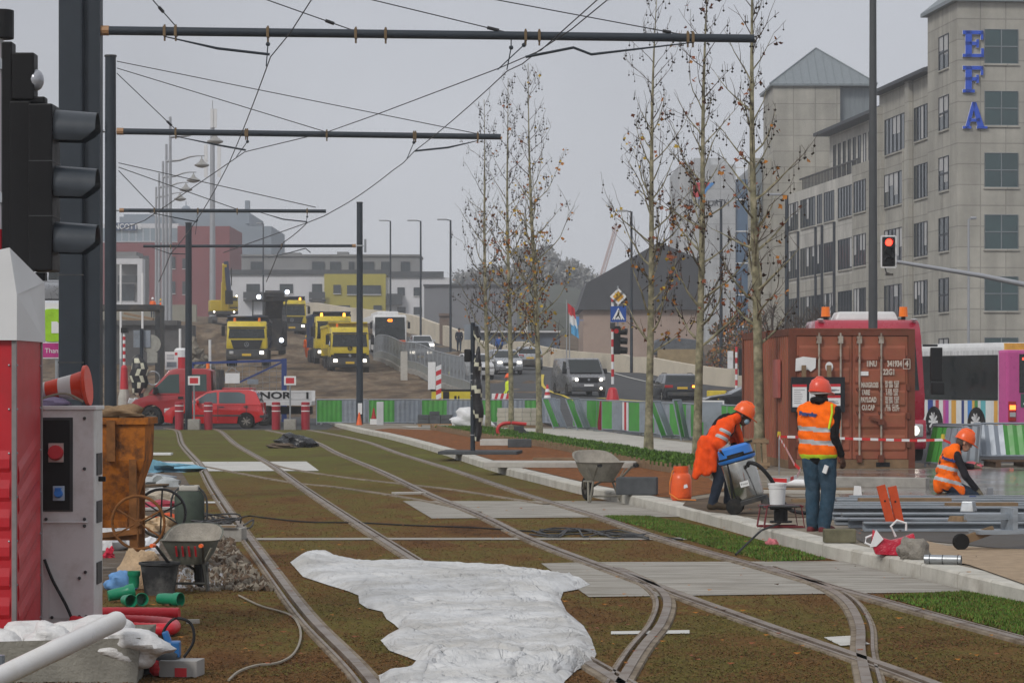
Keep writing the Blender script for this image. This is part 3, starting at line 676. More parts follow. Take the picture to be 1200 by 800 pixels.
b=MB(); pbox(b,380,452,321,385,Y-.6,14,0,6); b.build('mustard_wall',[M_ryel],AP)
b=MB(); pbox(b,283,492,299,322.2,Y+2.5,11,0); pbox(b,330,352,296,300,Y+5,3); pbox(b,395,408,295,300,Y+5,3); pbox(b,282,493,298,300,Y+2.2,11.6); b.build('upper_wall',[M_rgrey],AP)
b=MB(); pbox(b,262,455,316,322,Y-.3,.08); pbox(b,455,520,318,325,Y-.3,.08); b.build('railing',[M_brail],AP)
for (a,c_) in ((294,307),(366,380),(387,399),(409,415),(425,438),(447,456),(470,480)): pwin(AP,a,c_,307,321,Y+2.4,2)
for (a,c_,bl) in ((289,304,1),(366,377,1)): pwin(AP,a,c_,333,352 if bl else 343,Y,2,bal=True)
pwin(AP,328,343,333,344,Y,2)
pwin(AP,391,399,334,344,Y-.7,1); pwin(AP,407,446,334.5,345,Y-.7,5); pwin(AP,391,410,358,366,Y-.7,3); pwin(AP,438,447,358,366,Y-.7,1)
for xx in (466,485,514): pwin(AP,xx,xx+8,337,347,Y,1); pwin(AP,xx,xx+9,360,369,Y,2)
b=MB(); pbox(b,453,471,344,357,Y-1.4,1.4); b.build('balcony',[M_brail],AP)
Y=430; RB=thing('red_building','red clad office block with a glazed white top storey','building')
b=MB(); pbox(b,208,269,265,385,Y-1,20,0,6); pbox(b,120,208,284.5,385,Y,20,0,6); b.build('wall',[M_rred],RB)
b=MB(); pbox(b,118,209,262,285,Y+.5,16); b.build('upper_wall',[M_rwhite],RB)
pwin(RB,118,209,267,283,Y+.3,11,[mat('hazy curtain glass',(.22,.27,.31),.15,0,.2,.3),M_rwhite,M_rwhite],name='glazing')
b=MB(); pbox(b,135,160,261,270,Y-.2,.3); 
add_text(b,'INÇOTTE',1.15,FR(P(148.5,265.6,Y-.24),(1,0,0),(0,0,1)),.02,1,sx=.9,bold=.02); b.build('sign_board',[mat('navy sign',(.04,.07,.14),.5),M_signw],RB)
for (a,c_,y0_,y1_) in ((160,174,300,314),(160,174,329,343),(200,205,301,315),(214,217,303,315),(200,205,330,344),(214,217,330,345)): pwin(RB,a,c_,y0_,y1_,Y-1.05 if a>208 else Y-.05,1)
Y=520; GB=thing('grey_block','big stepped blue grey block fading into the mist','building')
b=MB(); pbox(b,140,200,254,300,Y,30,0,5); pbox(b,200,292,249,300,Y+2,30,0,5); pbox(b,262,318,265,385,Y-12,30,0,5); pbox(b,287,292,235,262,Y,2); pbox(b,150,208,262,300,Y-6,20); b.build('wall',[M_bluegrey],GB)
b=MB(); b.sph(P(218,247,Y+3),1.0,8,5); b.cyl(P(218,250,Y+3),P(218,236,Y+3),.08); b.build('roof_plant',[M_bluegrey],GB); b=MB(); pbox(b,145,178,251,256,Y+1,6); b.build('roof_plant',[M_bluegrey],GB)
Y=330; WF=thing('white_framed_house','grey house front inside a bold white frame','building')
b=MB(); pbox(b,136,163,300,366,Y+1.5,9,0,6); b.build('wall',[M_rgrey],WF)
b=MB(); pbox(b,136,167,303,309.5,Y,2.4); pbox(b,161,167,309.5,354,Y,2.4); pbox(b,136,167,354,358,Y,2.4); b.build('frame',[M_rwhite],WF)
pwin(WF,138,157,333,353,Y+1.4,3); b=MB(); pbox(b,138,161,323,331,Y+.2,.06); b.build('railing',[M_brail],WF)
b=MB(); pbox(b,136,160,295,303,Y+3,6); b.build('roof',[M_rgrey],WF)
# dark retaining wall on the left with planks
b=MB(); b.bx(-33.5,XX(226,208),208,210,-.5,ZZ(381,208)); b.bx(-33.5,XX(205,208)+.2,207.6,210.2,ZZ(381,208),ZZ(381,208)+.35)
solo(b,'retaining_wall',[mat('dark stained concrete',(.09,.088,.088),.9,0,.25,.8)],'dark stained retaining wall below the planks at the left end of the site','wall')
b=MB(); b.bx(-40,XX(230,262),262,262.6,4,ZZ(357,262)); solo(b,'low_wall',[mat('grey beige wall',(.26,.25,.21),.9,0,.12,.5)],'grey beige low wall behind the two workers by the lamp posts','wall')
for i,(a,bb,c_) in enumerate((((141,372),(176,377),0),((146,367),(180,374),1),((138,376),(172,380),2))):
    mb=MB(); mb.beam(P(*a,222+i*.5)-Vector((0,0,0)),P(*bb,221+i*.5),.3,.18); solo(mb,'scaffold_plank',[M_wood],'long pale plank lying in the pile on top of the dark retaining wall','plank',group='planks on the retaining wall')
# far low sheds in the middle and the hill
b=MB(); pbox(b,497,606,334,400,330,20,0,3); pbox(b,545,560,327,336,338,3); WB=thing('grey_warehouse','plain mid grey warehouse half lost in mist behind the slender trees','building'); b.build('wall',[mat('mid grey cladding',(.17,.175,.19),.8,0,.08,.3)],WB)
b=MB(); pbox(b,496,607,333,335,329.7,20.5); b.build('roof',[M_slate],WB)
b=MB(); pbox(b,549,656,389,425,236,9,0,1); pbox(b,532,549,395,425,240,9,0,1)
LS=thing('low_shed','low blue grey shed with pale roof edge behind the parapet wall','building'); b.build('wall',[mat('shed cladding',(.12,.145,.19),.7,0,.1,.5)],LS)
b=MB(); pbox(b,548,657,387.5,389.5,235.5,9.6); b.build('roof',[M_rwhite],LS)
b=MB(); pbox(b,614,618,372,390,234,1); b.build('chimney',[M_white],LS)
b=MB(); pbox(b,515,528,370,402,244,3,0,1); pbox(b,514,529,367,370,243.8,3.4); solo(b,'brick_stack',[mat('brown brick',(.16,.12,.10),.9,0,.2,3)],'square brown brick chimney stack beside the parapet','chimney')
# hill
def hillz(x,y): base=7+(y-330)/270*16; return min(30,max(0,base*(.55+.45*math.exp(-((x-10)/60)**2))+1.2*math.sin(x*.13+y*.05)+.8*math.sin(x*.31)))
xs=np.linspace(-60,160,70); ys=np.linspace(330,600,24); hv=[]
for y in ys:
    for x in xs:
        hv.append((x,y,hillz(x,y)))
b=MB(); nx=len(xs); b.v=hv
for j in range(len(ys)-1):
    for i in range(nx-1): b.f.append([j*nx+i,j*nx+i+1,(j+1)*nx+i+1,(j+1)*nx+i]); b.m.append(0)
tag(b.build('hill',[mat('wooded hill ground',(.06,.065,.05),.95,0,.3,.2)],smooth=180,fix=False),kind='structure')
# crane
cr=thing('tower_crane','thin red and white crane jib slanting up through the mist','crane',P(703,330,560))
b=MB(); a_=Vector((0,0,0)); t_=P(723,264,560)-P(703,330,560)
for q in ((-.35,0,0),(.35,0,0),(0,0,.5)): b.tube([a_+Vector(q),t_+Vector(q)],.16,5)
for i in range(14): b.tube([a_.lerp(t_,i/14)+Vector((-.35,0,0)),a_.lerp(t_,(i+.5)/14)+Vector((.35,0,0)),a_.lerp(t_,(i+1)/14)+Vector((-.35,0,0))],.09,4)
b.build('jib',[mat('crane red white',(.50,.40,.39),.6,0,.1)],cr)
b=MB(); b.bx(-1,1,-1,1,-16,0); b.build('cab',[M_yel],cr)
# --------------------------------------------- overhead line, masts, street lamps ---
def mast(px,Y,top,w,label,base_z=0,name='catenary_mast',taper=.85,n=12):
    x=XX(px,Y); t=thing(name,label,'mast',(x,Y,base_z)); h=ZZ(top,Y)-base_z; w=w/F*Y
    b=MB(); b.tube([(0,0,0),(0,0,h)],[w/2,w/2*taper],n); b.build('pole',[M_mast],t,smooth=True)
    b=MB(); b.cyl((0,0,0),(0,0,.035),w*.95,w*.95,12)
    for k in range(4): b.cyl((w*.75*math.cos(k*1.57+.8),w*.75*math.sin(k*1.57+.8),.03),(w*.75*math.cos(k*1.57+.8),w*.75*math.sin(k*1.57+.8),.1),.02,.02,6)
    b.build('base_plate',[M_dgrey],t); 
    b=MB(); b.cyl((0,0,h),(0,0,h+.04),w/2*taper+.015,w/2*taper+.015,12); b.build('cap',[M_dgrey],t); return t
def arm(px0,px1,py0,py1,Y,label,r,fit=(),Y1=None):
    a=P(px0,py0,Y); e=P(px1,py1,Y1 or Y); t=thing('cross_arm',label,'catenary arm',a,group='horizontal arms over the tracks'); d=e-a
    b=MB(); b.tube([(0,0,0),d],[r,r*.92],10); b.build('tube',[M_mast],t,smooth=True)
    b=MB(); u=d.normalized(); b.cyl(-u*.30,-u*.02,r*.5,r*.5,8); b.box(-u*.36,(.08,.18,.5)); b.cyl(u*0,u*.14,r*1.12,r*1.12,10,1)
    b.build('insulator',[M_steel,mat('brown insulator',(.30,.16,.07),.4)],t)
    for f in fit:
        b=MB(); k=(f-px0)/(px1-px0); c=d*k; b.box(c,(.04,r*2.15,r*2.15),None,0); b.cyl(c+Vector((0,0,-r*2.1)),c+Vector((0,0,r*1.5)),.016,.016,6,0); b.build('clamp',[mat('brass clamp',(.16,.11,.06),.5,.3)],t)
    return t
# first mast : a broad flanged post beside a slimmer one
Y1=42.0
t=thing('catenary_mast','massive slate grey flanged mast standing behind the traffic signal','mast',(XX(85,Y1),Y1,0))
b=MB(); h=14
b.prism([(-.185,-.17),(.17,-.17),(.19,-.05),(.19,.17),(-.185,.17)],lambda u,v,w:(u,v,w),0,h); b.build('pole',[M_mast],t,bevel=.03)
b=MB(); b.bx(.192,.40,-.05,.14,0,h); b.bx(.40,.425,-.10,.19,0,h); b.build('flange',[M_mast],t)
for z in (.55,1.35,2.1,3.4,9.8):
    b=MB(); b.bx(-.19,.193,-.176,-.169,z,z+.02); b.build('band',[M_dgrey],t)
b=MB(); b.bx(-.35,.52,-.3,.3,0,.04); b.build('base_plate',[M_dgrey],t)
mast(129.5,58.6,67,15,'slim dark mast right of the massive flanged mast')
mast(130.5,85.8,180,11,'dark mast hidden behind the slim mast at the left')
mast(221,105,262,8.5,'short black mast with no arm behind the red cars',name='catenary_mast')
t=mast(421.5,108,238,8.2,'dark mast rising between the yellow trucks and the green fence')
b=MB(); b.box((.02,-.15,.75),(.16,.01,.42),(0,0,.1)); b.build('paper_notice',[M_signw],t)
arm(117,884,36,45.5,Y1,'longest and highest arm crossing the whole top of the picture',.068,(193,206,314,417,452,616,632,806,812))
arm(137,587,154,160.5,58.6,'second highest arm ending beside the three slender trees',.067,(206,288,290,383,485,487,560))
arm(140,382,246.5,247.5,85.8,'third arm hanging above the red clad building',.06,(181,232,360,278))
arm(417,168,288,288.5,107.7,'lowest arm passing in front of the mustard building',.06,(200,330))
# wires
M_wire=mat('dark overhead wire',(.03,.03,.032),.5,.4,.1)
def wire(name,pts,label,r=.0092,sag=0,cat='wire',group='overhead wires',ins=None):
    ps=[P(*p) for p in pts]
    out=[]
    for a,b_ in zip(ps,ps[1:]):
        n=max(2,int((b_-a).length/2)) if sag else 1
        for i in range(n): out.append(a.lerp(b_,i/n)-Vector((0,0,sag*4*(i/n)*(1-i/n))))
    out.append(ps[-1]); o=out[0]; rr=r*max(.8,o.y/50)
    b=MB(); b.tube([p-o for p in out],[r*max(1,p.y/55) for p in out],5)
    if ins:
        for k0,k1 in ins:
            L_=[p-o for p in out]; a=L_[0].lerp(L_[-1],k0); c=L_[0].lerp(L_[-1],k1); b.tube([a,c],.028,6)
    return solo(b,name,[M_wire],label,cat,o,group=group)
YA=Y1; YB=58.6; YC=85.8; YD=107.7
wire('contact_wire',[(372,-12,37),(365,0,38.2),(317,67,YA),(268,192,YB),(231,257,YC),(200,297,YD),(186,330,150)],'contact wire running down over the left track from the top edge',sag=.05)
wire('contact_wire',[(712,-12,38),(700,0,38.5),(634,59,YA),(585,80,45.5),(442,134,52),(383,155,56.5),(287,178,60.5),(255,200,66),(170,258,84),(140,270,95)],'contact wire swinging from the upper right across to the left track')
wire('contact_wire',[(722,-8,38),(712,0,38.5),(631,60,YA),(595,83,45),(486,177,YB),(460,200,64),(400,242,82),(360,261,YC),(332,284,100),(326,296,YD),(312,330,160)],'contact wire over the right track beside the tall trees',sag=.04)
wire('contact_wire',[(360,261,YC),(295,284,98),(262,296,YD)],'faint wire branching left above the mustard building')
for p,q,lab,ins in (
    ((170,-10,YA),(206,31,YA),'shortest stay wire dropping from the top edge at the left',((.45,.6),)),
    ((290,-8,YA),(417,37,YA),'stay wire from the top edge to the middle of the highest arm',((.72,.8),)),
    ((415,-5,YA),(610,42,YA),'stay wire sloping to the highest arm above the three slender trees',((.8,.87),)),
    ((560,-4,YA),(806,42,YA),'stay wire sloping to the right end of the highest arm',((.88,.92),)),
    ((137,72,YB),(560,157,YB),'uppermost stay wire from the top of the slim dark mast',()),
    ((137,80,YB),(383,155,YB),'middle stay wire from the top of the slim dark mast',()),
    ((137,86,YB),(206,152,YB),'short steep stay wire from the top of the slim dark mast',((.85,.93),)),
    ((139,191,YC),(370,243,YC),'upper stay wire of the third arm',()),
    ((139,196,YC),(277,245,YC),'middle stay wire of the third arm',()),
    ((139,200,YC),(181,244,YC),'short steep stay wire of the third arm',())):
    o=wire('stay_wire',[p,q],lab,ins=ins,r=.0085)
for pts,lab in (
    ([(193,43,YA),(255,57,YA),(316,64,YA)],'left registration rod below the highest arm'),
    ([(812,50,YA),(693,64,YA),(672,56,YA),(616,67,YA)],'kinked registration rod below the right half of the highest arm'),
    ([(206,160,YB),(255,170,YB),(288,176,YB)],'left registration rod below the second arm'),
    ([(560,165,YB),(525,173,YB),(486,177,YB)],'right registration rod below the second arm'),
    ([(175,249,YC),(205,255,YC),(231,260,YC)],'left registration rod below the third arm'),
    ([(305,249,YC),(332,257,YC),(360,260,YC)],'right registration rod below the third arm'),
    ([(178,290,YD),(198,297,YD),(222,298,YD)],'left registration rod below the lowest arm'),
    ([(314,302,YD),(340,296,YD),(358,291,YD),(364,296,YD)],'right registration rod below the lowest arm')):
    ps=[P(*p) for p in pts]; o=ps[0]; b=MB(); b.tube([p-o for p in ps],[.009]+[.022]*(len(ps)-1),6); solo(b,'registration_rod',[M_mast],lab,'rod',o,group='registration rods')
def hanger(pts,lab):
    ps=[P(*p) for p in pts]; o=ps[0]; b=MB(); b.tube([p-o for p in ps],.009,5); b.sph(ps[len(ps)//2]-o,.035,6,4); solo(b,'hanger',[M_mast],lab,'wire hanger',o,group='wire hangers')
hanger([(314,40,YA),(314,52,YA),(312,78,YA)],'hanger under the left part of the highest arm'); hanger([(599,45,YA),(599,56,YA),(594,82,YA)],'steep hanger under the highest arm above the slender trees'); hanger([(616,45,YA),(614,53,YA),(583,82,YA)],'slanted hanger under the highest arm above the slender trees')
hanger([(290,157,YB),(290,166,YB),(277,184,YB)],'hanger under the left part of the second arm'); hanger([(485,160,YB),(485,167,YB),(477,186,YB)],'hanger under the right part of the second arm')
hanger([(231,248,YC),(231,258,YC),(229,275,YC)],'hanger under the left part of the third arm'); hanger([(360,248,YC),(360,254,YC),(358,263,YC)],'hanger under the right part of the third arm')
# ------------------------------------------------------------------ street lamps ---
M_galv=mat('pale galvanised pole',(.33,.34,.36),.4,.4,.1,2)
def bell_lamp(px,top,Y,apx,apy,lpy,base,label):
    x=XX(px,Y); zb=ZZ(base,Y); t=thing('street_lamp',label,'street lamp',(x,Y,zb),group='bell lamps in a row'); h=ZZ(top,Y)-zb; ex=XX(apx,Y)-x; za=ZZ(apy,Y)-zb; zl=ZZ(lpy,Y)-zb
    b=MB(); b.tube([(0,0,0),(0,0,h)],[.17,.10],10); b.build('pole',[M_galv],t,smooth=True)
    b=MB(); b.tube([(0,0,za-.35),(ex*.35,0,za-.25),(ex*.6,0,za+.02),(ex*.8,0,za+.1),(ex,0,za+.1)],[.13,.11,.09,.06,.05],7); b.build('arm',[M_galv],t,smooth=True)
    b=MB(); lx=ex-.25; b.cyl((lx,0,za+.1),(lx,0,zl+.35),.05,.05,6); b.lathe((lx,0,zl-.25),[(.02,.62),(.12,.55),(.2,.38),(.5,.16),(.62,.1),(.6,.0),(.3,-.12),(.02,-.17)],14); b.build('lamp_head',[mat('bell lamp metal',(.30,.29,.27),.4,.4,.1)],t,smooth=True)
bell_lamp(199.5,137,213,256,155,163,412,'nearest bell lamp of the row, the tallest pole with its long arm')
bell_lamp(195,169,234,240,184,191,402,'second bell lamp of the row counted from the tallest pole')
bell_lamp(191,189,252,230,203,209,396,'third bell lamp of the row counted from the tallest pole')
bell_lamp(186.5,203,266,221,215,220,390,'fourth bell lamp of the row counted from the tallest pole')
bell_lamp(183,219,281,214,227,231,385,'last and smallest bell lamp of the row')
def modern_lamp(px,top,Y,apx,label,base=None,both=False,w=.1,gal=False):
    p=on_ray(px,Y); 
    if base is not None: p.z=ZZ(base,Y)
    t=thing('street_lamp',label,'street lamp',p,group='slim street lamps'); h=ZZ(top,Y)-p.z; ex=XX(apx,Y)-p.x; m_=M_galv if gal else M_mast
    b=MB(); b.tube([(0,0,0),(0,0,h)],[w,w*.7],8); b.build('pole',[m_],t,smooth=True)
    b=MB(); b.beam((0,0,h-.03),(ex*.3,0,h+.03),.07,.07); b.build('arm',[m_],t)
    b=MB(); b.box((ex*.62,0,h+.05),(abs(ex)*.72,.3,.11)); b.build('lamp_head',[M_galv],t,bevel=.03)
modern_lamp(457.5,259,262,444,'slim dark street lamp nearest the mustard building')
modern_lamp(493,259,238,477,'slim dark street lamp between the white bus and the walking man')
modern_lamp(528,258,212,512,'slim dark street lamp beside the walking man in dark clothes')
modern_lamp(308.5,262,300,300,'thin dark street lamp in front of the white apartment front',base=380)
modern_lamp(740,248,178,721,'slim dark street lamp beside the crossing sign')
modern_lamp(845,236,166,822,'slim dark street lamp in front of the pale tower',w=.11)
modern_lamp(922,229,150,898,'dark street lamp in front of the stone facade left of the container',base=455,w=.13)
modern_lamp(1135,257,118,1144,'small grey street lamp behind the striped bus',base=470,w=.06,gal=True)
b=MB(); Yl=70; t=thing('lamp_post','very tall thick dark grey post rising behind the container','lamp post',(XX(1011,63.5)+.0,61.7,0)); h=13
b.tube([(0,0,0),(0,0,3.2),(0,0,h)],[.105,.10,.065],12); b.build('pole',[mat('grey painted post',(.07,.075,.08),.5,0,.12,2)],t,smooth=True)
b=MB(); b.cyl((0,0,0),(0,0,.05),.22,.22,12); b.build('base_plate',[M_dgrey],t)
# telecom mast
Y=330; t=thing('telecom_mast','hazy grey telecom mast with white aerial panels above the red building','mast',(XX(249,Y),Y,6))
b=MB(); b.tube([(0,0,0),(0,0,ZZ(150,Y)-6)],[.40,.26],10); b.build('pole',[M_galv],t,smooth=True)
b=MB(); b.cyl((0,0,ZZ(150,Y)-6),(0,0,ZZ(118,Y)-6),.05,.05,6); b.build('spike',[M_galv],t)
for dx,z0,z1 in ((-.75,208,170),(.8,208,172),(0,150,128),(.35,150,128)):
    b=MB(); b.bx(dx-.2,dx+.2,-.4,-.15,ZZ(z0,Y)-6,ZZ(z1,Y)-6); b.build('aerial_panel',[M_white],t)
# -------------------------------------------------------------------- vehicles ----
# local frame: +x forward, +y left, z up, origin on the ground under the front axle centre line
def wheel(par,x,y,r,w,side,rim=None,spokes=6,rimr=.62):
    # a tyre with a rim on its outer side
    s=1 if side>0 else -1
    b=MB(); b.lathe((x,y,r),[(r*.55,-w/2),(r*.94,-w/2),(r,-w*.34),(r,w*.34),(r*.94,w/2),(r*.55,w/2),(r*.55,-w/2)],20,0,(0,1,0)); ty=b.build('tyre',[M_rubber],None,smooth=True)
    b=MB(); k=r*rimr; b.lathe((x,y+s*(w/2-.05),r),[(.0,0),(k*.9,0),(k*.96,.04),(k,.052),(k,.0)],20,1,(0,s,0))
    for i in range(spokes):
        a=2*math.pi*i/spokes; b.beam((x,y+s*(w/2-.02),r),(x+k*.93*math.cos(a),y+s*(w/2-.012),r+k*.93*math.sin(a)),.03,k*.24,0)
    b.cyl((x,y+s*(w/2-.05),r),(x,y+s*(w/2+.002),r),k*.22,k*.2,10,0); rm=b.build('rim',[rim or M_alu,M_dgrey],None,smooth=True)
    wh=bpy.data.objects.new('wheel',None); COL.objects.link(wh); wh.parent=par; ty.parent=wh; rm.parent=wh
M_alu=mat('wheel alloy',(.36,.35,.33),.4,.5,.1)
M_steelw=mat('dusty steel wheel',(.10,.09,.08),.6,.2,.3,6)
def arch(cx,r,z0,n=9):  # points of a wheel arch cut, front to rear direction (decreasing x)
    o=[]
    for i in range(n):
        a=math.pi*i/(n-1); o.append((cx+r*math.cos(a),max(z0,r*.93+r*math.sin(a)*.98-.02) if 0<i<n-1 else z0))
    return o
def car(name,label,loc,rz,S,group=None,cat='car'):
    t=thing(name,label,cat,loc,rz,group); Wd=S['W']; zb=S['zb']; H_=S['H']; r=S['r']; xf,xr=S['ax']; paint=S['paint']; belt=S['belt']
    top=S['top']            # lower body outline along the top, rear to front
    low=[(top[0][0]-.0,zb+.05)] ; bottom=[(top[-1][0],zb+.04),(xf+r*1.25,zb)]+arch(xf,r*1.16,zb)+[(xf-r*1.3,zb),(xr+r*1.3,zb)]+arch(xr,r*1.16,zb)+[(xr-r*1.3,zb+.02),(top[0][0]+.05,zb+.1)]
    b=MB()
    def tl(u,v): return 1-.10*max(0,(zb+.25-v)/.4)-.05*max(0,(v-.62)/.4)-(.10*max(0,(u-(xf+r*.9))/.6))-(.07*max(0,((xr-r*.9)-u)/.6))
    b.prism(top+bottom,lambda u,v,w:(u,w,v),-Wd/2,Wd/2,0,tl); b.build('body',[paint],t,smooth=40,bevel=S.get('bev',.035))
    gh=S['gh']              # greenhouse: base rear, top rear..., top front, base front
    def tg(u,v): return .955-S.get('tumble',.16)*max(0,(v-belt))/(H_-belt)
    b=MB(); b.prism([(gh[0][0],belt-.06)]+gh+[(gh[-1][0],belt-.06)],lambda u,v,w:(u,w,v),-Wd/2,Wd/2,0,tg); b.build('cabin',[paint],t,smooth=40,bevel=.03)
    # side windows
    for s in (1,-1):
        for wn in S['win']:
            b=MB(); pts=[(u,s*(Wd/2*tg(u,v)+.006),v) for u,v in wn]; q=[(x_,y_-s*.02,z_) for x_,y_,z_ in pts]; n=len(pts)
            b.add(pts+q,[tuple(range(n))]+[(i,(i+1)%n,n+(i+1)%n,n+i) for i in range(n)]); b.build('side_window',[S.get('glass',M_glass)],t)
    for nm,k in (('windscreen',(-2,-1)),('rear_window',(1,0))):
        (x1,z1),(x0,z0)=gh[k[0]],gh[k[1]]; d=Vector((x1-x0,0,z1-z0)); nn=Vector((-d.z,0,d.x)).normalized(); nn=nn if (nn.x>0)==(nm=='windscreen') else -nn
        f0,f1=(.06,.93) if nm=='windscreen' else (.15,.88); p=[]
        for f_,sg in ((f0,-1),(f0,1),(f1,1),(f1,-1)):
            u,v=x0+(x1-x0)*f_,z0+(z1-z0)*f_; p.append(Vector((u,sg*(Wd/2*tg(u,v)-.07),v))+nn*.008)
        b=MB(); b.poly(p); b.add([q-nn*.02 for q in p]+p,[(0,1,5,4),(1,2,6,5),(2,3,7,6),(3,0,4,7)]); b.build(nm,[M_glass],t)
    for x in (xf,xr):
        for s in (1,-1): wheel(t,x,s*(Wd/2-.125),r,.2,s,S.get('rim'),S.get('spokes',6),S.get('rimr',.64))
    b=MB(); b.bx(xr-.45,xf+.45,-Wd/2+.3,Wd/2-.3,zb-.02,zb+.3); b.build('underbody',[M_black],t)
    for s in (1,-1):
        b=MB(); mx=gh[-1][0]-.42; b.box((mx,s*(Wd/2+.07),belt+.08),(.12,.2,.15)); b.build('wing_mirror',[S.get('mirror',paint)],t,bevel=.03)
    for nm,x,y,z,d,m_ in S['bits']:
        for s in ((1,-1) if y else (1,)):
            b=MB(); b.box((x,s*y,z),d); b.build(nm,[m_],t,bevel=min(d)*.25)
    return t
# red hatchback seen from its left side (it faces left)
M_redcar=mat('red car paint',(.50,.010,.012),.22,0,.08,1.5,coat=.8)
Yc=107.6; hx=XX(253,Yc)
redc=car('parked_car','bright red hatchback parked sideways behind the red bollards',(hx,Yc,0),R(180),dict(W=1.68,zb=.2,H=1.49,r=.29,ax=(1.22,-1.23),paint=M_redcar,belt=.93,
  top=[(-1.86,.35),(-1.90,.58),(-1.84,.70),(-1.80,.93),(1.02,.93),(1.60,.82),(1.83,.66),(1.90,.5),(1.88,.3)],
  gh=[(-1.80,.93),(-1.58,1.40),(-1.30,1.475),(-.6,1.49),(0.0,1.46),(.25,1.40),(1.02,.93)],
  win=[[(.84,.97),(.28,1.33),(-.10,1.39),(-.12,.97)],[(-.2,.97),(-.2,1.39),(-.95,1.39),(-1.18,1.30),(-1.2,.97)]],rim=mat('hub cap',(.27,.25,.22),.5,.3,.15,8),spokes=7,glass=glass('through-lit car glass',(.085,.11,.12)),  # paler glass colour stands in for light seen through the cabin
  bits=[('headlamp',1.76,.55,.68,(.28,.3,.18),M_lamp),('tail_lamp',-1.80,.62,.82,(.12,.2,.34),M_redlens),('bumper_strip',-1.84,.5,.47,(.18,.75,.10),M_dgrey),('door_handle',-.30,.82,.83,(.18,.06,.035),M_dgrey),('door_handle',-1.22,.82,.84,(.18,.06,.035),M_dgrey),('side_strip',-.1,.842,.50,(1.9,.03,.06),M_dgrey),('turn_signal',1.15,.835,.70,(.09,.03,.05),M_amber),('number_plate',1.9,0,.42,(.03,.5,.11),M_plate),('aerial',-1.3,0,1.55,(.02,.02,.25),M_black)]))
b=MB()
for u in (.93,-.16,-1.24): b.bx(u-.006,u+.006,.8415,.8445,.3,.90)
for y_,z_ in ((0,0),): pass
for k in (0,1,2): 
    o=MB(); u=(.93,-.16,-1.24)[k]; o.bx(u-.006,u+.006,.80,.8435,.32,.9); o.build('door_gap',[M_black],redc)
# red crew cab flatbed behind
Yv=111.6; zv=.05; t=thing('flatbed_van','red crew cab flatbed van with white dropside lettered NOR behind the red hatchback','van',(XX(153,Yv),Yv,zv),R(180)); M_redv=mat('dull red van paint',(.30,.014,.018),.35,0,.1,1.5,coat=.3)
# origin at the nose; x negative backwards
b=MB(); lo=[(-.02,.45),(.0,.75),(-.12,1.0),(-.62,1.18),(-3.3,1.22),(-3.36,.4),(-1.9,.36)]+[(-1.05-.42*math.cos(math.pi*i/8+math.pi)*1,.40+.42*math.sin(math.pi*i/8)) for i in range(8,-1,-1)]+[(-.4,.36)]
lo=[(-3.36,.42),(-3.3,1.22),(-.85,1.20),(-.30,1.02),(-.04,.78),(0,.42),(-.42,.36)]+[(-.95+.44*math.cos(math.pi*i/8),.38+.44*math.sin(math.pi*i/8)) for i in range(9)]+[(-1.5,.36)]
b.prism(lo,lambda u,v,w:(u,w,v),-.98,.98,0,lambda u,v:1-.07*max(0,u+.6)/.6); b.build('body',[M_redv],t,smooth=40,bevel=.05)
gh=[(-3.32,1.16),(-3.28,2.18),(-3.0,2.25),(-1.9,2.25),(-1.62,2.18),(-.8,1.22)]
tg=lambda u,v:.97-.12*max(0,(v-1.2)/1.05)
b=MB(); b.prism(gh,lambda u,v,w:(u,w,v),-.98,.98,0,tg); b.build('cabin',[M_redv],t,smooth=40,bevel=.05)
for wn in ([(-.98,1.28),(-1.02,1.4),(-1.62,2.0),(-2.02,2.03),(-2.05,1.28)],[(-2.38,1.36),(-2.38,2.02),(-3.1,2.02),(-3.12,1.36)]):
    for s in (1,-1):
        b=MB(); pts=[(u,s*(.98*tg(u,v)+.006),v) for u,v in wn]; q=[(x,y-s*.02,z) for x,y,z in pts]; n=len(pts); b.add(pts+q,[tuple(range(n))]+[(i,(i+1)%n,n+(i+1)%n,n+i) for i in range(n)]); b.build('side_window',[glass('greenish vehicle glass',(.035,.06,.055))],t)
b=MB(); b.poly([(-1.57,-.8,2.1),(-1.57,.8,2.1),(-.86,.9,1.28),(-.86,-.9,1.28)]); b.add([(-1.565,-.8,2.11),(-1.565,.8,2.11),(-.83,.9,1.29),(-.83,-.9,1.29)],[(0,1,2,3)]); b.build('windscreen',[M_glass],t)
for x in (-.95,-5.35):
    for s in (1,-1): wheel(t,x,s*.86,.38,.22,s,M_steelw,6,.55)
for s in (1,-1):
    b=MB(); b.box((-1.12,s*1.12,1.38),(.14,.24,.30)); b.build('wing_mirror',[M_black],t,bevel=.04)
    b=MB(); b.box((-.22,s*.72,.92),(.42,.36,.24),(0,R(-20),0)); b.build('headlamp',[M_lamp],t,bevel=.05)
    b=MB(); b.box((-2.1,s*.985,1.1),(.2,.05,.09)); b.build('door_handle',[M_black],t)
b=MB(); b.box((-.05,0,.5),(.25,1.94,.36)); b.build('bumper',[M_dgrey],t,bevel=.06)
b=MB(); b.bx(-7.2,-3.3,-.4,.4,.45,.75); b.build('chassis',[M_black],t)
M_alud=mat('white aluminium dropside',(.55,.55,.55),.45,.1,.08,3)
b=MB(); b.bx(-7.25,-3.55,-1.02,1.02,.80,.96); b.build('deck',[M_alud],t)
for s in (1,-1):
    b=MB(); b.bx(-7.25,-3.55,s*1.0-.02,s*1.0+.02,.97,1.38)
    for z in (1.04,1.31): b.bx(-7.25,-3.55,s*1.025-.012,s*1.025+.012,z,z+.03)
    b.build('dropside',[M_alud],t)
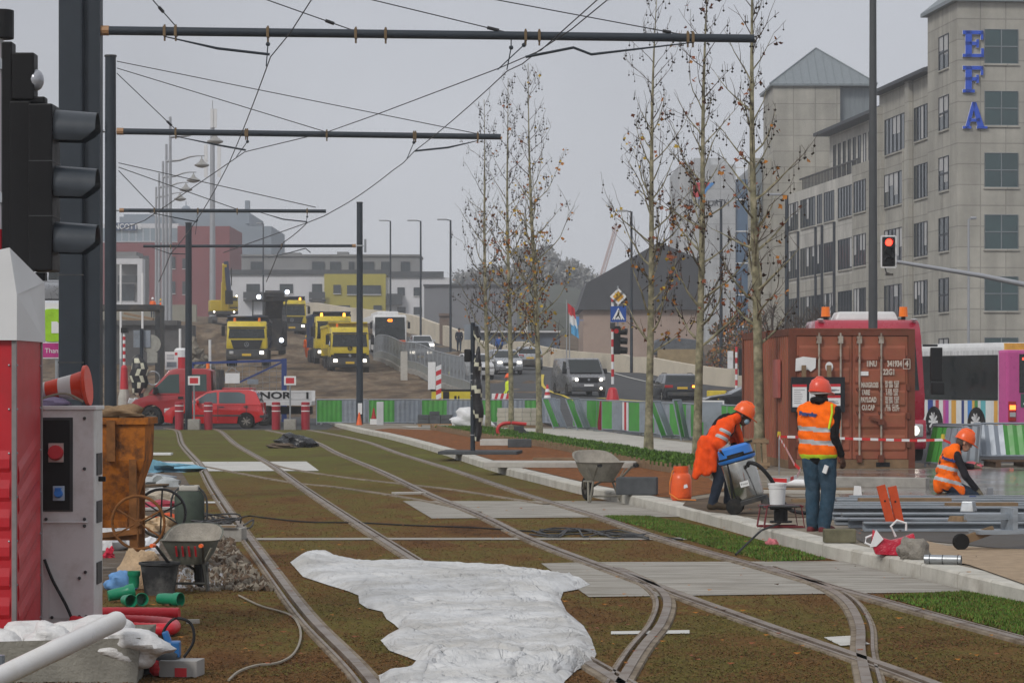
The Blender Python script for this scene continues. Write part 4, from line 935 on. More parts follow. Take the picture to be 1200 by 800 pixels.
b=MB(); add_text(b,'NOR',.37,FR((-5.82,1.032,1.18),(-1,0,0),(0,0,1)),.006,0,bold=.012,sx=1.5); b.build('lettering',[M_black],t)
b=MB(); b.bx(-7.12,-7.04,1.02,1.05,1.06,1.32); b.build('latch',[M_black],t)
b=MB(); b.bx(-3.62,-3.5,-.95,.95,1.0,2.2); b.build('headboard',[M_dgrey],t)
b=MB(); b.bx(-4.9,-3.7,-.8,.8,.97,1.5); b.build('tool_box',[M_redv],t,bevel=.04)
b=MB(); b.cyl((-3.1,.3,2.24),(-3.1,.3,2.45),.08,.07,10); b.build('beacon',[M_amber],t)
# ---- heavy trucks --------------------------------------------------------------
M_yel2=mat('pale truck yellow',(.55,.44,.04),.42,0,.14,2,dirt=(.25,.20,.10),dscale=1.0,dthr=.62)
M_tip=mat('dark blue tipper',(.025,.04,.09),.5,0,.25,2,dirt=(.12,.10,.07),dscale=1.0)
def truck(name,label,loc,rz,style,body,cabh=3.0,lights=(1,1),group='yellow tipper trucks',paint=None,hi=0,driver=True):
    t=thing(name,label,'truck',loc,R(rz),group); yp=paint or M_yel; w=1.24; h=cabh
    b=MB(); pr=[(-.05,1.05),(0.0,1.45),(-.12,h-.35),(-.30,h),(-1.75,h),(-1.8,1.05)]
    b.prism(pr,lambda u,v,q:(u,q,v),-w,w,0,lambda u,v:1-.06*max(0,(v-1.9)/1.2)); b.build('cab',[yp],t,smooth=40,bevel=.08)
    b=MB(); zt=h-.42; b.add([(.02,-1.10,1.72),(.02,1.10,1.72),(-.115,1.05,zt),(-.115,-1.05,zt)],[(0,1,2,3)]); b.add([(-.08,-1.1,1.72),(-.08,1.1,1.72),(-.2,1.05,zt),(-.2,-1.05,zt),(.02,-1.10,1.72),(.02,1.10,1.72),(-.115,1.05,zt),(-.115,-1.05,zt)],[(0,1,5,4),(1,2,6,5),(2,3,7,6),(3,0,4,7)]); b.build('windscreen',[M_glass],t)
    for s in (1,-1):
        b=MB(); b.poly([(-.35,s*1.236,1.75),(-1.2,s*1.236,1.75),(-1.2,s*1.19,h-.4),(-.42,s*1.19,h-.4)]); b.poly([(-.35,s*1.243,1.75),(-1.2,s*1.243,1.75),(-1.2,s*1.197,h-.4),(-.42,s*1.197,h-.4)]); b.build('side_window',[M_glass],t)
        b=MB(); b.box((.02,s*1.42,2.15),(.12,.22,.62)); b.box((.0,s*1.33,2.5),(.05,.3,.05)); b.build('wing_mirror',[M_black],t,bevel=.03)
        b=MB(); b.box((.07,s*.92,.83),(.12,.26,.19)); b.build('headlamp',[M_light if lights[0 if s>0 else 1] else M_lamp],t,bevel=.04)
    # lower front: bumper and grille
    b=MB(); b.prism([(-.9,.42),(.04,.42),(.09,.62),(.05,1.05),(-.9,1.05)],lambda u,v,q:(u,q,v),-w-.01,w+.01); b.build('bumper',[M_dgrey],t,bevel=.05)
    b=MB()
    if style=='slats':
        b.prism([(-.2,0),(.035,0),(.035,.55),(-.2,.55)],lambda u,v,q:(u,q,v+1.06),-.98,.98,0,lambda u,v:1-.2*(.55-v)/.55)
        for k in range(4): b.bx(.036,.06,-.85-.03*k,.85+.03*k,1.12+.13*k,1.17+.13*k,1)
        b.torus((.065,0,1.33),(1,0,0),.13,.018,16,5,2)
        for k in range(3): a=math.pi/2+k*2.094; b.beam((.065,0,1.33),(.065,.13*math.cos(a),1.33+.13*math.sin(a)),.02,.03,2)
    elif style=='black':
        b.bx(-.2,.03,-1.2,1.2,1.06,1.20); 
        b.prism([(-.85,0),(.85,0),(1.05,.28),(-1.05,.28)],lambda u,v,q:(q,u,v+1.02),.0,.075)
        b.box((.08,0,1.15),(.02,.14,.16),(R(45),0,0),2); b.torus((.055,0,1.62),(1,0,0),.13,.03,12,5,0); b.bx(.04,.06,-.13,.13,1.6,1.64,0)
    else:
        b.bx(-.2,.035,-.75,.75,1.08,1.6); 
        for k in range(5): b.bx(.036,.05,-.7,.7,1.12+.1*k,1.15+.1*k,1)
    b.build('grille',[M_black,M_dgrey,M_steel],t)
    b=MB(); b.box((.085,0,.7),(.03,.55,.14)); b.build('number_plate',[M_plate],t)
    for s in (1,-1):
        b=MB(); b.cyl((-.7,s*.75,h),(-.7,s*.75,h+.22),.09,.07,10); b.build('beacon',[M_amberon if hi else M_amber],t)
    b=MB(); b.bx(-.32,-.28,-1.0,1.0,h-.30,h-.12); b.box((-.16,0,h-.34),(.25,2.2,.05),(0,R(25),0)); b.build('sun_visor',[M_dgrey],t)
    b=MB(); b.bx(-7.6,-1.6,-.5,.5,.75,1.1); b.build('chassis',[M_black],t)
    for x in (-.75,-2.55,-5.4,-6.75):
        for s in (1,-1): wheel(t,x,s*1.07,.52,.34,s,M_steelw,6,.58)
        if x>-3:
            for s in (1,-1):
                b=MB(); b.prism([(x+.62*math.cos(math.pi*i/8),.52+.62*math.sin(math.pi*i/8)) for i in range(9)]+[(x+.56*math.cos(math.pi*i/8),.52+.56*math.sin(math.pi*i/8)) for i in range(8,-1,-1)],lambda u,v,q:(u,q,v),s*.9,s*1.25); b.build('mudguard',[M_dgrey],t)
    # tipper tub
    b=MB(); z0,z1=1.2,h+.15; wb=1.25
    def sec(x,ins): return [(x,-wb*.82,z0+ins),(x,-wb,z0+.5),(x,-wb,z1),(x,-wb+.07,z1),(x,-wb*.78,z0+.2+ins),(x,wb*.78,z0+.2+ins),(x,wb-.07,z1),(x,wb,z1),(x,wb,z0+.5),(x,wb*.82,z0+ins)]
    A_=sec(-2.0,0); B_=sec(-7.9,0); n=10; b.add(A_+B_,[(i,(i+1)%n,n+(i+1)%n,n+i) for i in range(n)]+[tuple(range(n)),tuple(range(2*n-1,n-1,-1))])
    b.bx(-2.08,-1.95,-wb,wb,z0,z1+.12); b.bx(-7.98,-7.86,-wb,wb,z0,z1); b.box((-1.75,0,z1+.1),(.7,2*wb,.06),(0,R(-12),0))
    for k in range(6):
        for s in (1,-1): b.bx(-2.6-k*1.0,-2.5-k*1.0,s*wb-.05,s*wb+.05,z0+.45,z1)
    for s in (1,-1): b.bx(-7.95,-2.0,s*(wb+.03)-.04,s*(wb+.03)+.04,z1-.14,z1+.02)
    b.build('tipper_body',[body],t)
    b=MB(); b.sph((-1.2,.5,1.95),(.2,.25,.3),8,6,0); b.sph((-1.15,.5,2.35),.13,8,6,1); b.build('driver_seat',[M_dgrey,M_black],t)
    return t
def tl(px,Y): return on_ray(px,Y)
p=tl(289,172); truck('tipper_truck','yellow tipper truck with wide slatted grille standing lowest on the left of the mud slope',p,-87,'slats',M_tip,2.75,(1,0))
p=tl(410,178); truck('tipper_truck','yellow tipper truck with black bumper and both headlamps lit beside the dark mast',p,-82,'black',M_yel,2.95,(1,1))
p=tl(391,187); truck('tipper_truck','yellow tipper truck half hidden behind the truck next to the dark mast',p,-82,'grille',M_tip,3.2,(0,1),hi=1)
p=tl(342,235); truck('tipper_truck','yellow tipper truck highest up the slope behind the dark planer',p,-80,'slats',M_tip,3.0,(1,0),hi=1)
# red road tractor behind the container
M_crim=mat('crimson truck paint',(.36,.012,.035),.28,0,.08,1.5,coat=.6)
Yr=63.0; t=thing('lorry','crimson lorry cab with two amber beacons standing behind the rust red container','truck',(XX(1018,Yr),Yr,0),R(-90)); w=1.27; h=3.2
b=MB(); b.prism([(-.02,.95),(.06,1.5),(-.10,2.9),(-.34,h),(-2.2,h),(-2.25,.95)],lambda u,v,q:(u,q,v),-w,w,0,lambda u,v:1-.07*max(0,(v-2.2)/1)); b.build('cab',[M_crim],t,smooth=40,bevel=.10)
b=MB(); P_=[(.068,-1.12,1.62),(.068,1.12,1.62),(-.075,1.04,2.78),(-.075,-1.04,2.78)]; b.poly(P_); b.add([(x-.05,y,z) for x,y,z in P_]+P_,[(0,1,5,4),(1,2,6,5),(2,3,7,6),(3,0,4,7)]); b.build('windscreen',[M_glass],t)
b=MB(); b.prism([(-1.2,.3),(.10,.3),(.16,.55),(.10,.97),(-1.2,.97)],lambda u,v,q:(u,q,v),-w-.01,w+.01); b.build('bumper',[M_crim],t,bevel=.07)
b=MB(); b.bx(0,.10,-.8,.8,1.0,1.45); b.build('grille',[M_black],t,bevel=.03)
for s in (1,-1):
    b=MB(); b.box((.14,s*1.0,.72),(.1,.40,.30)); b.build('headlamp',[M_lamp],t,bevel=.05)
    b=MB(); b.sph((.195,s*1.0,.72),(.03,.11,.11),10,6); b.build('headlamp_bulb',[M_light],t)
    b=MB(); b.box((-.05,s*1.52,2.2),(.16,.26,.75)); b.box((-.05,s*1.55,1.66),(.16,.30,.28)); b.box((-.05,s*1.38,2.62),(.06,.35,.05)); b.build('wing_mirror',[M_black],t,bevel=.06)
    b=MB(); b.bx(-1.6,-.2,s*1.265,s*1.285,1.35,1.55); b.build('side_blade',[M_crim],t)
    b=MB(); b.poly([(-.35,s*1.277,1.62),(-1.4,s*1.277,1.62),(-1.4,s*1.225,2.7),(-.42,s*1.225,2.7)]); b.poly([(-.35,s*1.282,1.62),(-1.4,s*1.282,1.62),(-1.4,s*1.23,2.7),(-.42,s*1.23,2.7)]); b.build('side_window',[M_glass],t)
    b=MB(); b.cyl((-.75,s*.88,h),(-.75,s*.88,h+.10),.05,.05,8,1); b.cyl((-.75,s*.88,h+.08),(-.75,s*.88,h+.30),.105,.09,12,0); b.build('beacon',[mat('amber beacon lens',(.9,.20,.01),.2,0,0),M_black],t)
    for x in (-.6,-4.2): wheel(t,x,s*1.08,.5,.34,s,M_steelw,8,.58)
    b=MB(); b.sph((-.25,s*1.05,h+.0),(.08,.08,.03),8,4); b.build('marker_lamp',[M_lamp],t)
b=MB(); b.box((-1.0,.02,h+.09),(1.0,1.45,.2),None,0,.88); b.build('roof_unit',[M_white],t,bevel=.05)
b=MB(); b.bx(-7.5,-2.3,-1.22,1.22,1.0,2.2); b.build('load_body',[M_crim],t)
# excavator and planer ------------------------------------------------------------
p=on_ray(262,256); e=thing('excavator','yellow tracked excavator with raised arm at the top of the mud slope','excavator',p,R(-78)); e.scale=(.82,.82,.82); M_ey=mat('excavator yellow',(.50,.36,.015),.4,0,.12,1.5)
for s in (1,-1):
    b=MB(); b.prism([(-2.0,.1),(-2.2,.45),(-2.0,.85),(2.0,.85),(2.2,.45),(2.0,.1)],lambda u,v,q:(u,q,v),s*.9,s*1.5); b.build('track',[M_dgrey],e,bevel=.06)
b=MB(); b.cyl((0,0,.8),(0,0,1.1),.8,.8,16); b.bx(-2.4,1.5,-1.45,1.45,1.1,1.45); b.build('turntable',[M_dgrey],e)
b=MB(); b.bx(-2.5,-.3,-1.45,1.45,1.45,2.7); b.build('engine_house',[M_ey],e,bevel=.12)
b=MB(); b.bx(-3.0,-2.45,-1.4,1.4,1.2,2.5); b.build('counterweight',[M_ey],e,bevel=.15)
b=MB(); b.prism([(-.2,1.45),(1.45,1.45),(1.55,2.0),(1.2,3.05),(-.2,3.05)],lambda u,v,q:(u,q,v),.45,1.45); b.build('cab',[M_ey],e,bevel=.06)
b=MB(); b.add([(1.53,.52,1.75),(1.53,1.4,1.75),(1.24,1.4,2.95),(1.24,.52,2.95)],[(0,1,2,3)]); b.add([(1.56,.52,1.75),(1.56,1.4,1.75),(1.27,1.4,2.95),(1.27,.52,2.95)],[(0,1,2,3)]); b.build('cab_window',[M_glass],e)
b=MB(); b.beam((1.0,-.1,1.5),(1.7,-.1,4.6),.55,.65); b.beam((1.7,-.1,4.5),(2.4,-.15,6.6),.5,.55); b.build('boom',[M_ey],e,bevel=.08)
b=MB(); b.beam((2.35,.0,6.9),(2.2,.35,3.6),.5,.5); b.build('stick',[mat('blue black arm',(.03,.04,.08),.5)],e,bevel=.06)
b=MB(); b.beam((2.15,.35,3.7),(2.0,.4,2.2),.65,.8); b.beam((2.3,.6,6.2),(2.1,.65,4.2),.12,.12); b.build('hammer',[M_black],e,bevel=.08)
for y,z in ((.6,3.12),(1.3,3.12),(1.0,1.35),(-1.2,1.35)):
    b=MB(); b.sph((1.3 if z>2 else 1.52,y,z),.11,8,6); b.build('work_lamp',[M_light],e)
p=on_ray(317,200); m_=thing('road_planer','black milling machine with its conveyor raised towards the camera','road planer',p,R(-84)); M_dk=mat('oily black machine paint',(.018,.018,.02),.55,0,.3,2,dirt=(.07,.055,.04))
b=MB(); b.prism([(-7,.6),(-7,2.6),(-3.5,2.9),(-1.0,2.4),(-.6,.6)],lambda u,v,q:(u,q,v),-1.2,1.2); b.build('body',[M_dk],m_,bevel=.1)
for x in (-6,-1.4):
    for s in (1,-1):
        b=MB(); b.prism([(x-.8,.05),(x-.95,.35),(x-.5,.8),(x+.5,.8),(x+.95,.35),(x+.8,.05)],lambda u,v,q:(u,q,v),s*.7,s*1.1); b.build('track',[M_dgrey],m_,bevel=.05)
b=MB(); b.beam((-1.2,-.05,.9),(.6,.1,2.6),1.1,.75); b.beam((.3,.08,2.2),(1.6,.25,4.3),1.25,.85); b.bx(1.0,1.9,-.55,.95,3.7,4.35); b.build('conveyor',[M_dk],m_,bevel=.06)
b=MB(); b.bx(.55,1.2,-.62,.82,.25,2.5); b.build('conveyor_skirt',[M_dk],m_,bevel=.05)
b=MB(); b.bx(-5,-3.2,-1.3,1.3,3.9,4.0); [b.cyl((x,y,2.7),(x,y,3.95),.04,.04,6) for x in (-4.9,-3.3) for y in (-1.2,1.2)]; b.build('canopy',[M_dgrey],m_)
for y,x,z in ((-.85,1.3,4.05),(1.15,1.3,4.4),(.75,1.25,1.0)):
    b=MB(); b.sph((x,y,z),.16,8,6); b.build('work_lamp',[mat('lit blue white lamp',(.75,.85,1),.3,0,0,emit=5)],m_)
# white bus
p=on_ray(457,213); bu=thing('bus','white bus with orange destination display coming down the ramp','bus',p,R(-83)); w=1.27
b=MB(); b.prism([(-.02,.35),(.0,1.0),(-.12,2.75),(-.25,3.0),(-11.8,3.0),(-11.9,.35)],lambda u,v,q:(u,q,v),-w,w); b.build('body',[M_white],bu,smooth=40,bevel=.12)
b=MB(); Q_=[(.012,-1.15,1.1),(.012,1.15,1.1),(-.105,1.12,2.82),(-.105,-1.12,2.82)]; b.poly(Q_); b.add([(x-.04,y,z) for x,y,z in Q_]+Q_,[(0,1,5,4),(1,2,6,5),(2,3,7,6),(3,0,4,7)]); b.build('windscreen',[M_glass],bu)
b=MB(); add_text(b,'423',.26,FR((-.06,0,2.56),(0,1,0),(-.06,0,1)),.004,0,bold=.012); b.build('destination_display',[mat('lit orange dots',(1.0,.22,.01),.3,0,0,emit=3)],bu)
for s in (1,-1):
    b=MB(); b.box((.02,s*.95,.62),(.1,.34,.22)); b.build('headlamp',[M_light if s<0 else M_lamp],bu,bevel=.04)
    b=MB(); b.box((.12,s*1.42,2.2),(.15,.2,.5)); b.box((.05,s*1.34,2.5),(.05,.2,.05)); b.build('wing_mirror',[M_black],bu,bevel=.04)
    b=MB(); b.bx(-11.4,-.7,s*1.272-.006,s*1.272+.006,1.15,2.45); b.build('side_window',[M_glass],bu)
    for x in (-2.6,-8.6): wheel(bu,x,s*1.12,.48,.3,s,M_steelw,6)
    b=MB(); b.bx(.0,.022,s*.85-.33,s*.85+.33,.75,1.08); b.build('colour_panel',[mat('orange red panel',(.62,.10,.02),.4)],bu)
b=MB(); b.bx(-9,-2,-.8,.8,3.0,3.3); b.build('roof_unit',[M_white],bu,bevel=.08)
# striped bus on the right
hd=Vector((-.336,.942,0)); rear=P(1180,445,87); rear.z=0
sb=thing('bus','bus with a dark window band over bright vertical stripes and a pink corner','bus',(rear.x+.942*1.27,rear.y+.336*1.27,0),math.atan2(hd.y,hd.x)); M_pink=mat('pink bus paint',(.52,.075,.27),.35,0,.06)
b=MB(); b.bx(.0,11.6,-1.265,1.265,.32,2.72); b.build('body',[M_white],sb,bevel=.05)
b=MB(); b.bx(-.02,.55,-1.28,1.28,.34,2.78); b.build('rear_corner',[M_pink],sb,bevel=.08)
b=MB(); b.bx(.56,11.3,1.268,1.29,1.22,2.62); b.build('window_band',[M_glass],sb)
b=MB(); b.bx(.56,11.4,1.262,1.288,2.63,2.78); b.build('roof_edge',[mat('roof edge stripes',(.55,.55,.55),.4,0,.3,9,stretch=(1,1,.1))],sb)
cols=[(.68,.36,.06),(.66,.66,.66),(.70,.70,.68),(.12,.42,.45),(.62,.63,.6),(.06,.25,.08),(.68,.40,.07),(.05,.22,.58),(.66,.66,.64),(.02,.04,.18),(.70,.70,.68),(.66,.34,.05),(.62,.62,.6),(.40,.07,.36),(.55,.09,.28),(.7,.7,.68),(.42,.04,.05),(.5,.52,.58),(.03,.06,.28),(.68,.68,.66),(.10,.3,.6),(.66,.36,.05),(.7,.7,.7),(.55,.09,.28),(.05,.2,.5),(.7,.7,.66)]
x=.58; i=0
while x<11.2:
    wd=(.22,.16,.34,.30,.17,.2,.15,.27)[i%8]; b=MB(); c=cols[i%len(cols)]
    holes=[(1.9,.58),(4.7,.58)]; z0=.36
    inw=any(x<hx_+.6 and x+wd>hx_-.6 for hx_,_ in holes)
    b.bx(x,x+wd,1.266,1.276,z0,1.2)
    b.build('stripe',[mat('stripe %d'%(i%len(cols)),c,.4,0,.05)],sb); x+=wd+.012; i+=1
for xx in (1.9,4.7,8.7):
    b=MB(); b.prism([(xx+.6*math.cos(math.pi*k/10),.4+.6*math.sin(math.pi*k/10)) for k in range(11)],lambda u,v,q:(u,q,v),1.2,1.281); b.build('wheel_arch',[M_black],sb)
    wheel(sb,xx,1.17,.5,.28,1,M_white,10,.66); wheel(sb,xx,-1.12,.5,.28,-1,M_white,10,.66)
b=MB(); b.bx(.8,8,-.95,.95,2.74,3.02); b.build('roof_pod',[M_white],sb,bevel=.12)
b=MB(); b.bx(.75,.9,-.9,.9,2.76,3.0); b.build('roof_pod_band',[mat('ochre band',(.6,.33,.05),.4)],sb)
b=MB(); b.bx(-.035,-.015,-1.1,.85,1.45,2.65); b.build('rear_window',[M_glass],sb)
b=MB(); b.bx(-.04,-.015,.35,.80,1.0,1.42); b.bx(-.045,-.038,.42,.72,1.08,1.14,1); b.bx(-.045,-.038,.45,.6,1.24,1.34,1); b.build('rear_sticker',[mat('dark green sticker',(.03,.09,.07),.4),M_signw],sb)
for y in (1.1,):
    b=MB(); b.box((-.02,y,.88),(.06,.26,.62)); b.build('tail_lamp',[M_redlens],sb,bevel=.02)
    b=MB(); b.box((-.05,y,1.0),(.03,.2,.14)); b.build('brake_lamp',[mat('lit orange red lamp',(1,.12,.02),.3,0,0,emit=5)],sb)
    b=MB(); b.box((-.05,y,.78),(.03,.2,.14)); b.build('reversing_lamp',[M_lamp],sb)
b=MB(); b.sph((-.02,.72,2.5),.04,8,6); b.build('marker_lamp',[M_redlit],sb)
b=MB(); add_text(b,'mybus',.2,FR((6.2,1.292,2.48),(-1,0,0),(0,0,1)),.003); b.build('lettering',[M_signw],sb)
b=MB(); b.bx(-.03,-.012,-1.1,.15,.4,1.4); b.build('rear_panel',[M_white],sb)
# vehicles on the road -------------------------------------------------------------
M_van=mat('grey van paint',(.13,.13,.135),.3,.4,.08,coat=.5); M_aud=mat('dark metallic paint',(.02,.022,.026),.22,.4,.08,coat=.7); M_sil=mat('silver paint',(.33,.34,.36),.3,.5,.06,coat=.5); M_blk=mat('black car paint',(.008,.009,.011),.15,.2,.05,coat=.8); M_wcar=mat('white car paint',(.5,.5,.5),.3,0,.05,coat=.5)
p=on_ray(690,140); v=thing('van','dark grey van with lit headlamps driving towards the camera','van',p,R(-80)); w=.96
b=MB(); b.prism([(-4.9,.35),(-4.95,1.0),(-4.85,1.88),(-4.6,1.96),(-1.75,1.96),(-1.45,1.88),(-.72,1.18),(-.10,1.0),(0,.75),(-.02,.32),(-.45,.28)]+[(-.9+.4*math.cos(math.pi*i/8),.32+.4*math.sin(math.pi*i/8)) for i in range(9)]+[(-1.4,.28),(-3.6,.28)]+[(-4.05+.4*math.cos(math.pi*i/8),.32+.4*math.sin(math.pi*i/8)) for i in range(9)]+[(-4.5,.3)],lambda u,v_,q:(u,q,v_),-w,w,0,lambda u,v_:1-.13*max(0,(v_-1.1)/.9)-.10*max(0,(u+.5)/.5)); b.build('body',[M_van],v,smooth=40,bevel=.06)
b=MB(); Q_=[(-.69,-.82,1.22),(-.69,.82,1.22),(-1.40,.76,1.86),(-1.40,-.76,1.86)]; Q_=[(x+.03,y,z+.02) for x,y,z in Q_]; b.poly(Q_); b.add([(x-.05,y,z-.04) for x,y,z in Q_]+Q_,[(0,1,5,4),(1,2,6,5),(2,3,7,6),(3,0,4,7)]); b.build('windscreen',[M_glass],v)
for s in (1,-1):
    b=MB(); b.box((-.10,s*.68,.88),(.26,.36,.2),(0,R(-25),s*R(-12))); b.build('headlamp',[M_lamp],v,bevel=.04)
    b=MB(); b.sph((.03,s*.62,.88),(.05,.10,.08),8,6); b.build('headlamp_bulb',[M_light],v)
    b=MB(); b.box((-1.05,s*1.02,1.3),(.14,.24,.26)); b.build('wing_mirror',[M_black],v,bevel=.04)
    b=MB(); b.poly([(-.95,s*.955,1.22),(-1.45,s*.89,1.78),(-2.1,s*.885,1.8),(-2.1,s*.95,1.22)]); b.poly([(-.95,s*.965,1.22),(-1.45,s*.90,1.78),(-2.1,s*.895,1.8),(-2.1,s*.96,1.22)]); b.build('side_window',[M_glass],v)
    for x in (-.9,-4.05): wheel(v,x,s*.84,.33,.22,s,M_steelw)
b=MB(); b.sph((.03,.62,.45),.07,8,6); b.build('fog_lamp',[M_light],v)
b=MB(); b.prism([(-.5,0),(.5,0),(.6,.26),(-.6,.26)],lambda u,v_,q:(q,u,v_+.72),-.05,.012); b.box((.018,0,.88),(.015,.1,.1),(R(45),0,0),1); b.build('grille',[M_black,M_steel],v)
b=MB(); b.bx(-.2,.03,-.85,.85,.3,.52); b.build('bumper',[M_dgrey],v,bevel=.04)
b=MB(); b.box((.035,0,.6),(.02,.48,.1)); b.build('number_plate',[M_signw],v)
est=dict(W=1.83,zb=.2,H=1.44,r=.32,ax=(1.45,-1.36),paint=M_aud,belt=.95,top=[(-2.25,.35),(-2.32,.6),(-2.28,.78),(-2.22,.97),(1.0,.95),(1.9,.82),(2.3,.65),(2.35,.45),(2.3,.3)],gh=[(-2.2,.95),(-1.82,1.36),(-1.6,1.42),(-.6,1.44),(.1,1.40),(1.0,.95)],win=[[(.8,1.0),(.1,1.34),(-.3,1.37),(-.3,1.0)],[(-.38,1.0),(-.38,1.37),(-1.2,1.36),(-1.2,1.0)]],
  bits=[('tail_lamp',-2.26,.68,.80,(.12,.42,.14),M_redlens),('number_plate',-2.32,0,.72,(.04,.52,.11),M_plate),('rear_bumper',-2.27,0,.42,(.16,1.5,.2),M_dgrey),('headlamp',2.22,.66,.66,(.2,.4,.14),M_lamp)])
p=on_ray(790,143); a_=car('estate_car','black estate car seen from behind with its right indicator lit',p,R(97),est)
b=MB(); b.box((-2.30,-.68,.80),(.14,.34,.1)); b.build('indicator_lamp',[M_amberon],a_)
for s in (1,-1):
    b=MB(); b.tube([(-1.5,s*.66,1.42),(-1.4,s*.66,1.47),(-.3,s*.66,1.48),(-.1,s*.66,1.43)],.018,6); b.build('roof_rail',[M_black],a_)
cp=dict(W=1.86,zb=.18,H=1.38,r=.34,ax=(1.45,-1.4),paint=M_blk,belt=.92,top=[(-2.25,.4),(-2.3,.7),(-2.2,.95),(-1.7,.97),(.9,.92),(1.9,.78),(2.25,.62),(2.3,.45),(2.25,.3)],gh=[(-1.9,.92),(-1.0,1.33),(-.4,1.38),(.1,1.33),(1.0,.92)],win=[[(.8,.95),(.1,1.27),(-.3,1.31),(-.3,.95)],[(-.38,.95),(-.38,1.31),(-.9,1.28),(-1.5,.97)]],spokes=5,
  bits=[('headlamp',2.12,.66,.68,(.3,.36,.12),M_lamp),('tail_lamp',-2.25,.68,.82,(.1,.4,.1),M_redlens),('number_plate',2.3,0,.45,(.04,.5,.1),M_plate)])
p=on_ray(880,123); car('coupe','black coupe half hidden behind the rust red container',p,R(186),cp)
ct=dict(W=1.74,zb=.22,H=1.52,r=.32,ax=(1.25,-1.25),paint=M_sil,belt=1.0,top=[(-1.92,.4),(-1.98,.65),(-1.9,1.0),(1.0,.98),(1.6,.88),(1.9,.68),(1.95,.45),(1.9,.3)],gh=[(-1.88,1.0),(-1.6,1.42),(-1.3,1.5),(-.4,1.52),(.2,1.46),(1.0,.98)],win=[[(.8,1.03),(.2,1.38),(-.2,1.44),(-.2,1.03)],[(-.28,1.03),(-.28,1.44),(-1.1,1.42),(-1.1,1.03)]],
  bits=[('tail_lamp',-1.92,.62,.92,(.14,.4,.16),M_redlens),('number_plate',-1.97,0,.78,(.04,.5,.11),M_plate),('rear_bumper',-1.93,0,.5,(.18,1.5,.36),M_dgrey),('headlamp',1.85,.6,.7,(.2,.35,.14),M_lamp)])
p=on_ray(618,184); car('hatchback','silver hatchback seen from behind beyond the slender trees',p,R(95),ct)
wc=dict(ct); wc['paint']=M_wcar; wc['bits']=[('headlamp',1.86,.6,.72,(.24,.36,.18),M_light),('grille',1.93,0,.6,(.06,.8,.2),M_black),('number_plate',1.97,0,.42,(.03,.5,.11),M_plate),('tail_lamp',-1.92,.62,.92,(.14,.4,.16),M_redlens)]
p=on_ray(490,196); car('saloon_car','pale car with two lit headlamps below the white bus',p,R(-82),dict(wc,paint=M_sil))
p=on_ray(494,222); tx=car('taxi','white and yellow car following the pale car down the ramp',p,R(-82),wc)
b=MB(); b.box((-1.2,0,1.0),(1.2,1.78,.25)); b.build('yellow_flash',[mat('taxi yellow',(.6,.42,.04),.4)],tx,bevel=.03)
p=on_ray(591,172); car('saloon_car','silver car with lit headlamps waiting behind the first two slender trees',p,R(-80),dict(wc,paint=M_sil,bits=[('headlamp',1.86,.6,.72,(.24,.26,.12),M_light),('grille',1.93,0,.6,(.06,.8,.2),M_black),('number_plate',1.97,0,.42,(.03,.5,.11),M_signw)]))
p=on_ray(557,165); car('saloon_car','white car behind the wrapped signal pole',p,R(-80),dict(wc,bits=[('headlamp',1.86,.6,.72,(.24,.36,.12),M_lamp),('grille',1.93,0,.6,(.06,.8,.2),M_black)]))
# car on a low loader glimpsed at the far left
p=P(60,345,120); p.z=ZZ(357,120); t=car('saloon_car','silver car raised up behind the traffic signal at the left edge',(XX(52,120),120,p.z),R(182),dict(ct))
b=MB(); b.bx(-5,3.5,-1.2,1.2,-.25,-.02); b.bx(-5,-4.8,-1.1,1.1,-p.z,-.25); b.bx(3.2,3.4,-1.1,1.1,-p.z,-.25); b.build('loader_deck',[M_dgrey],t)
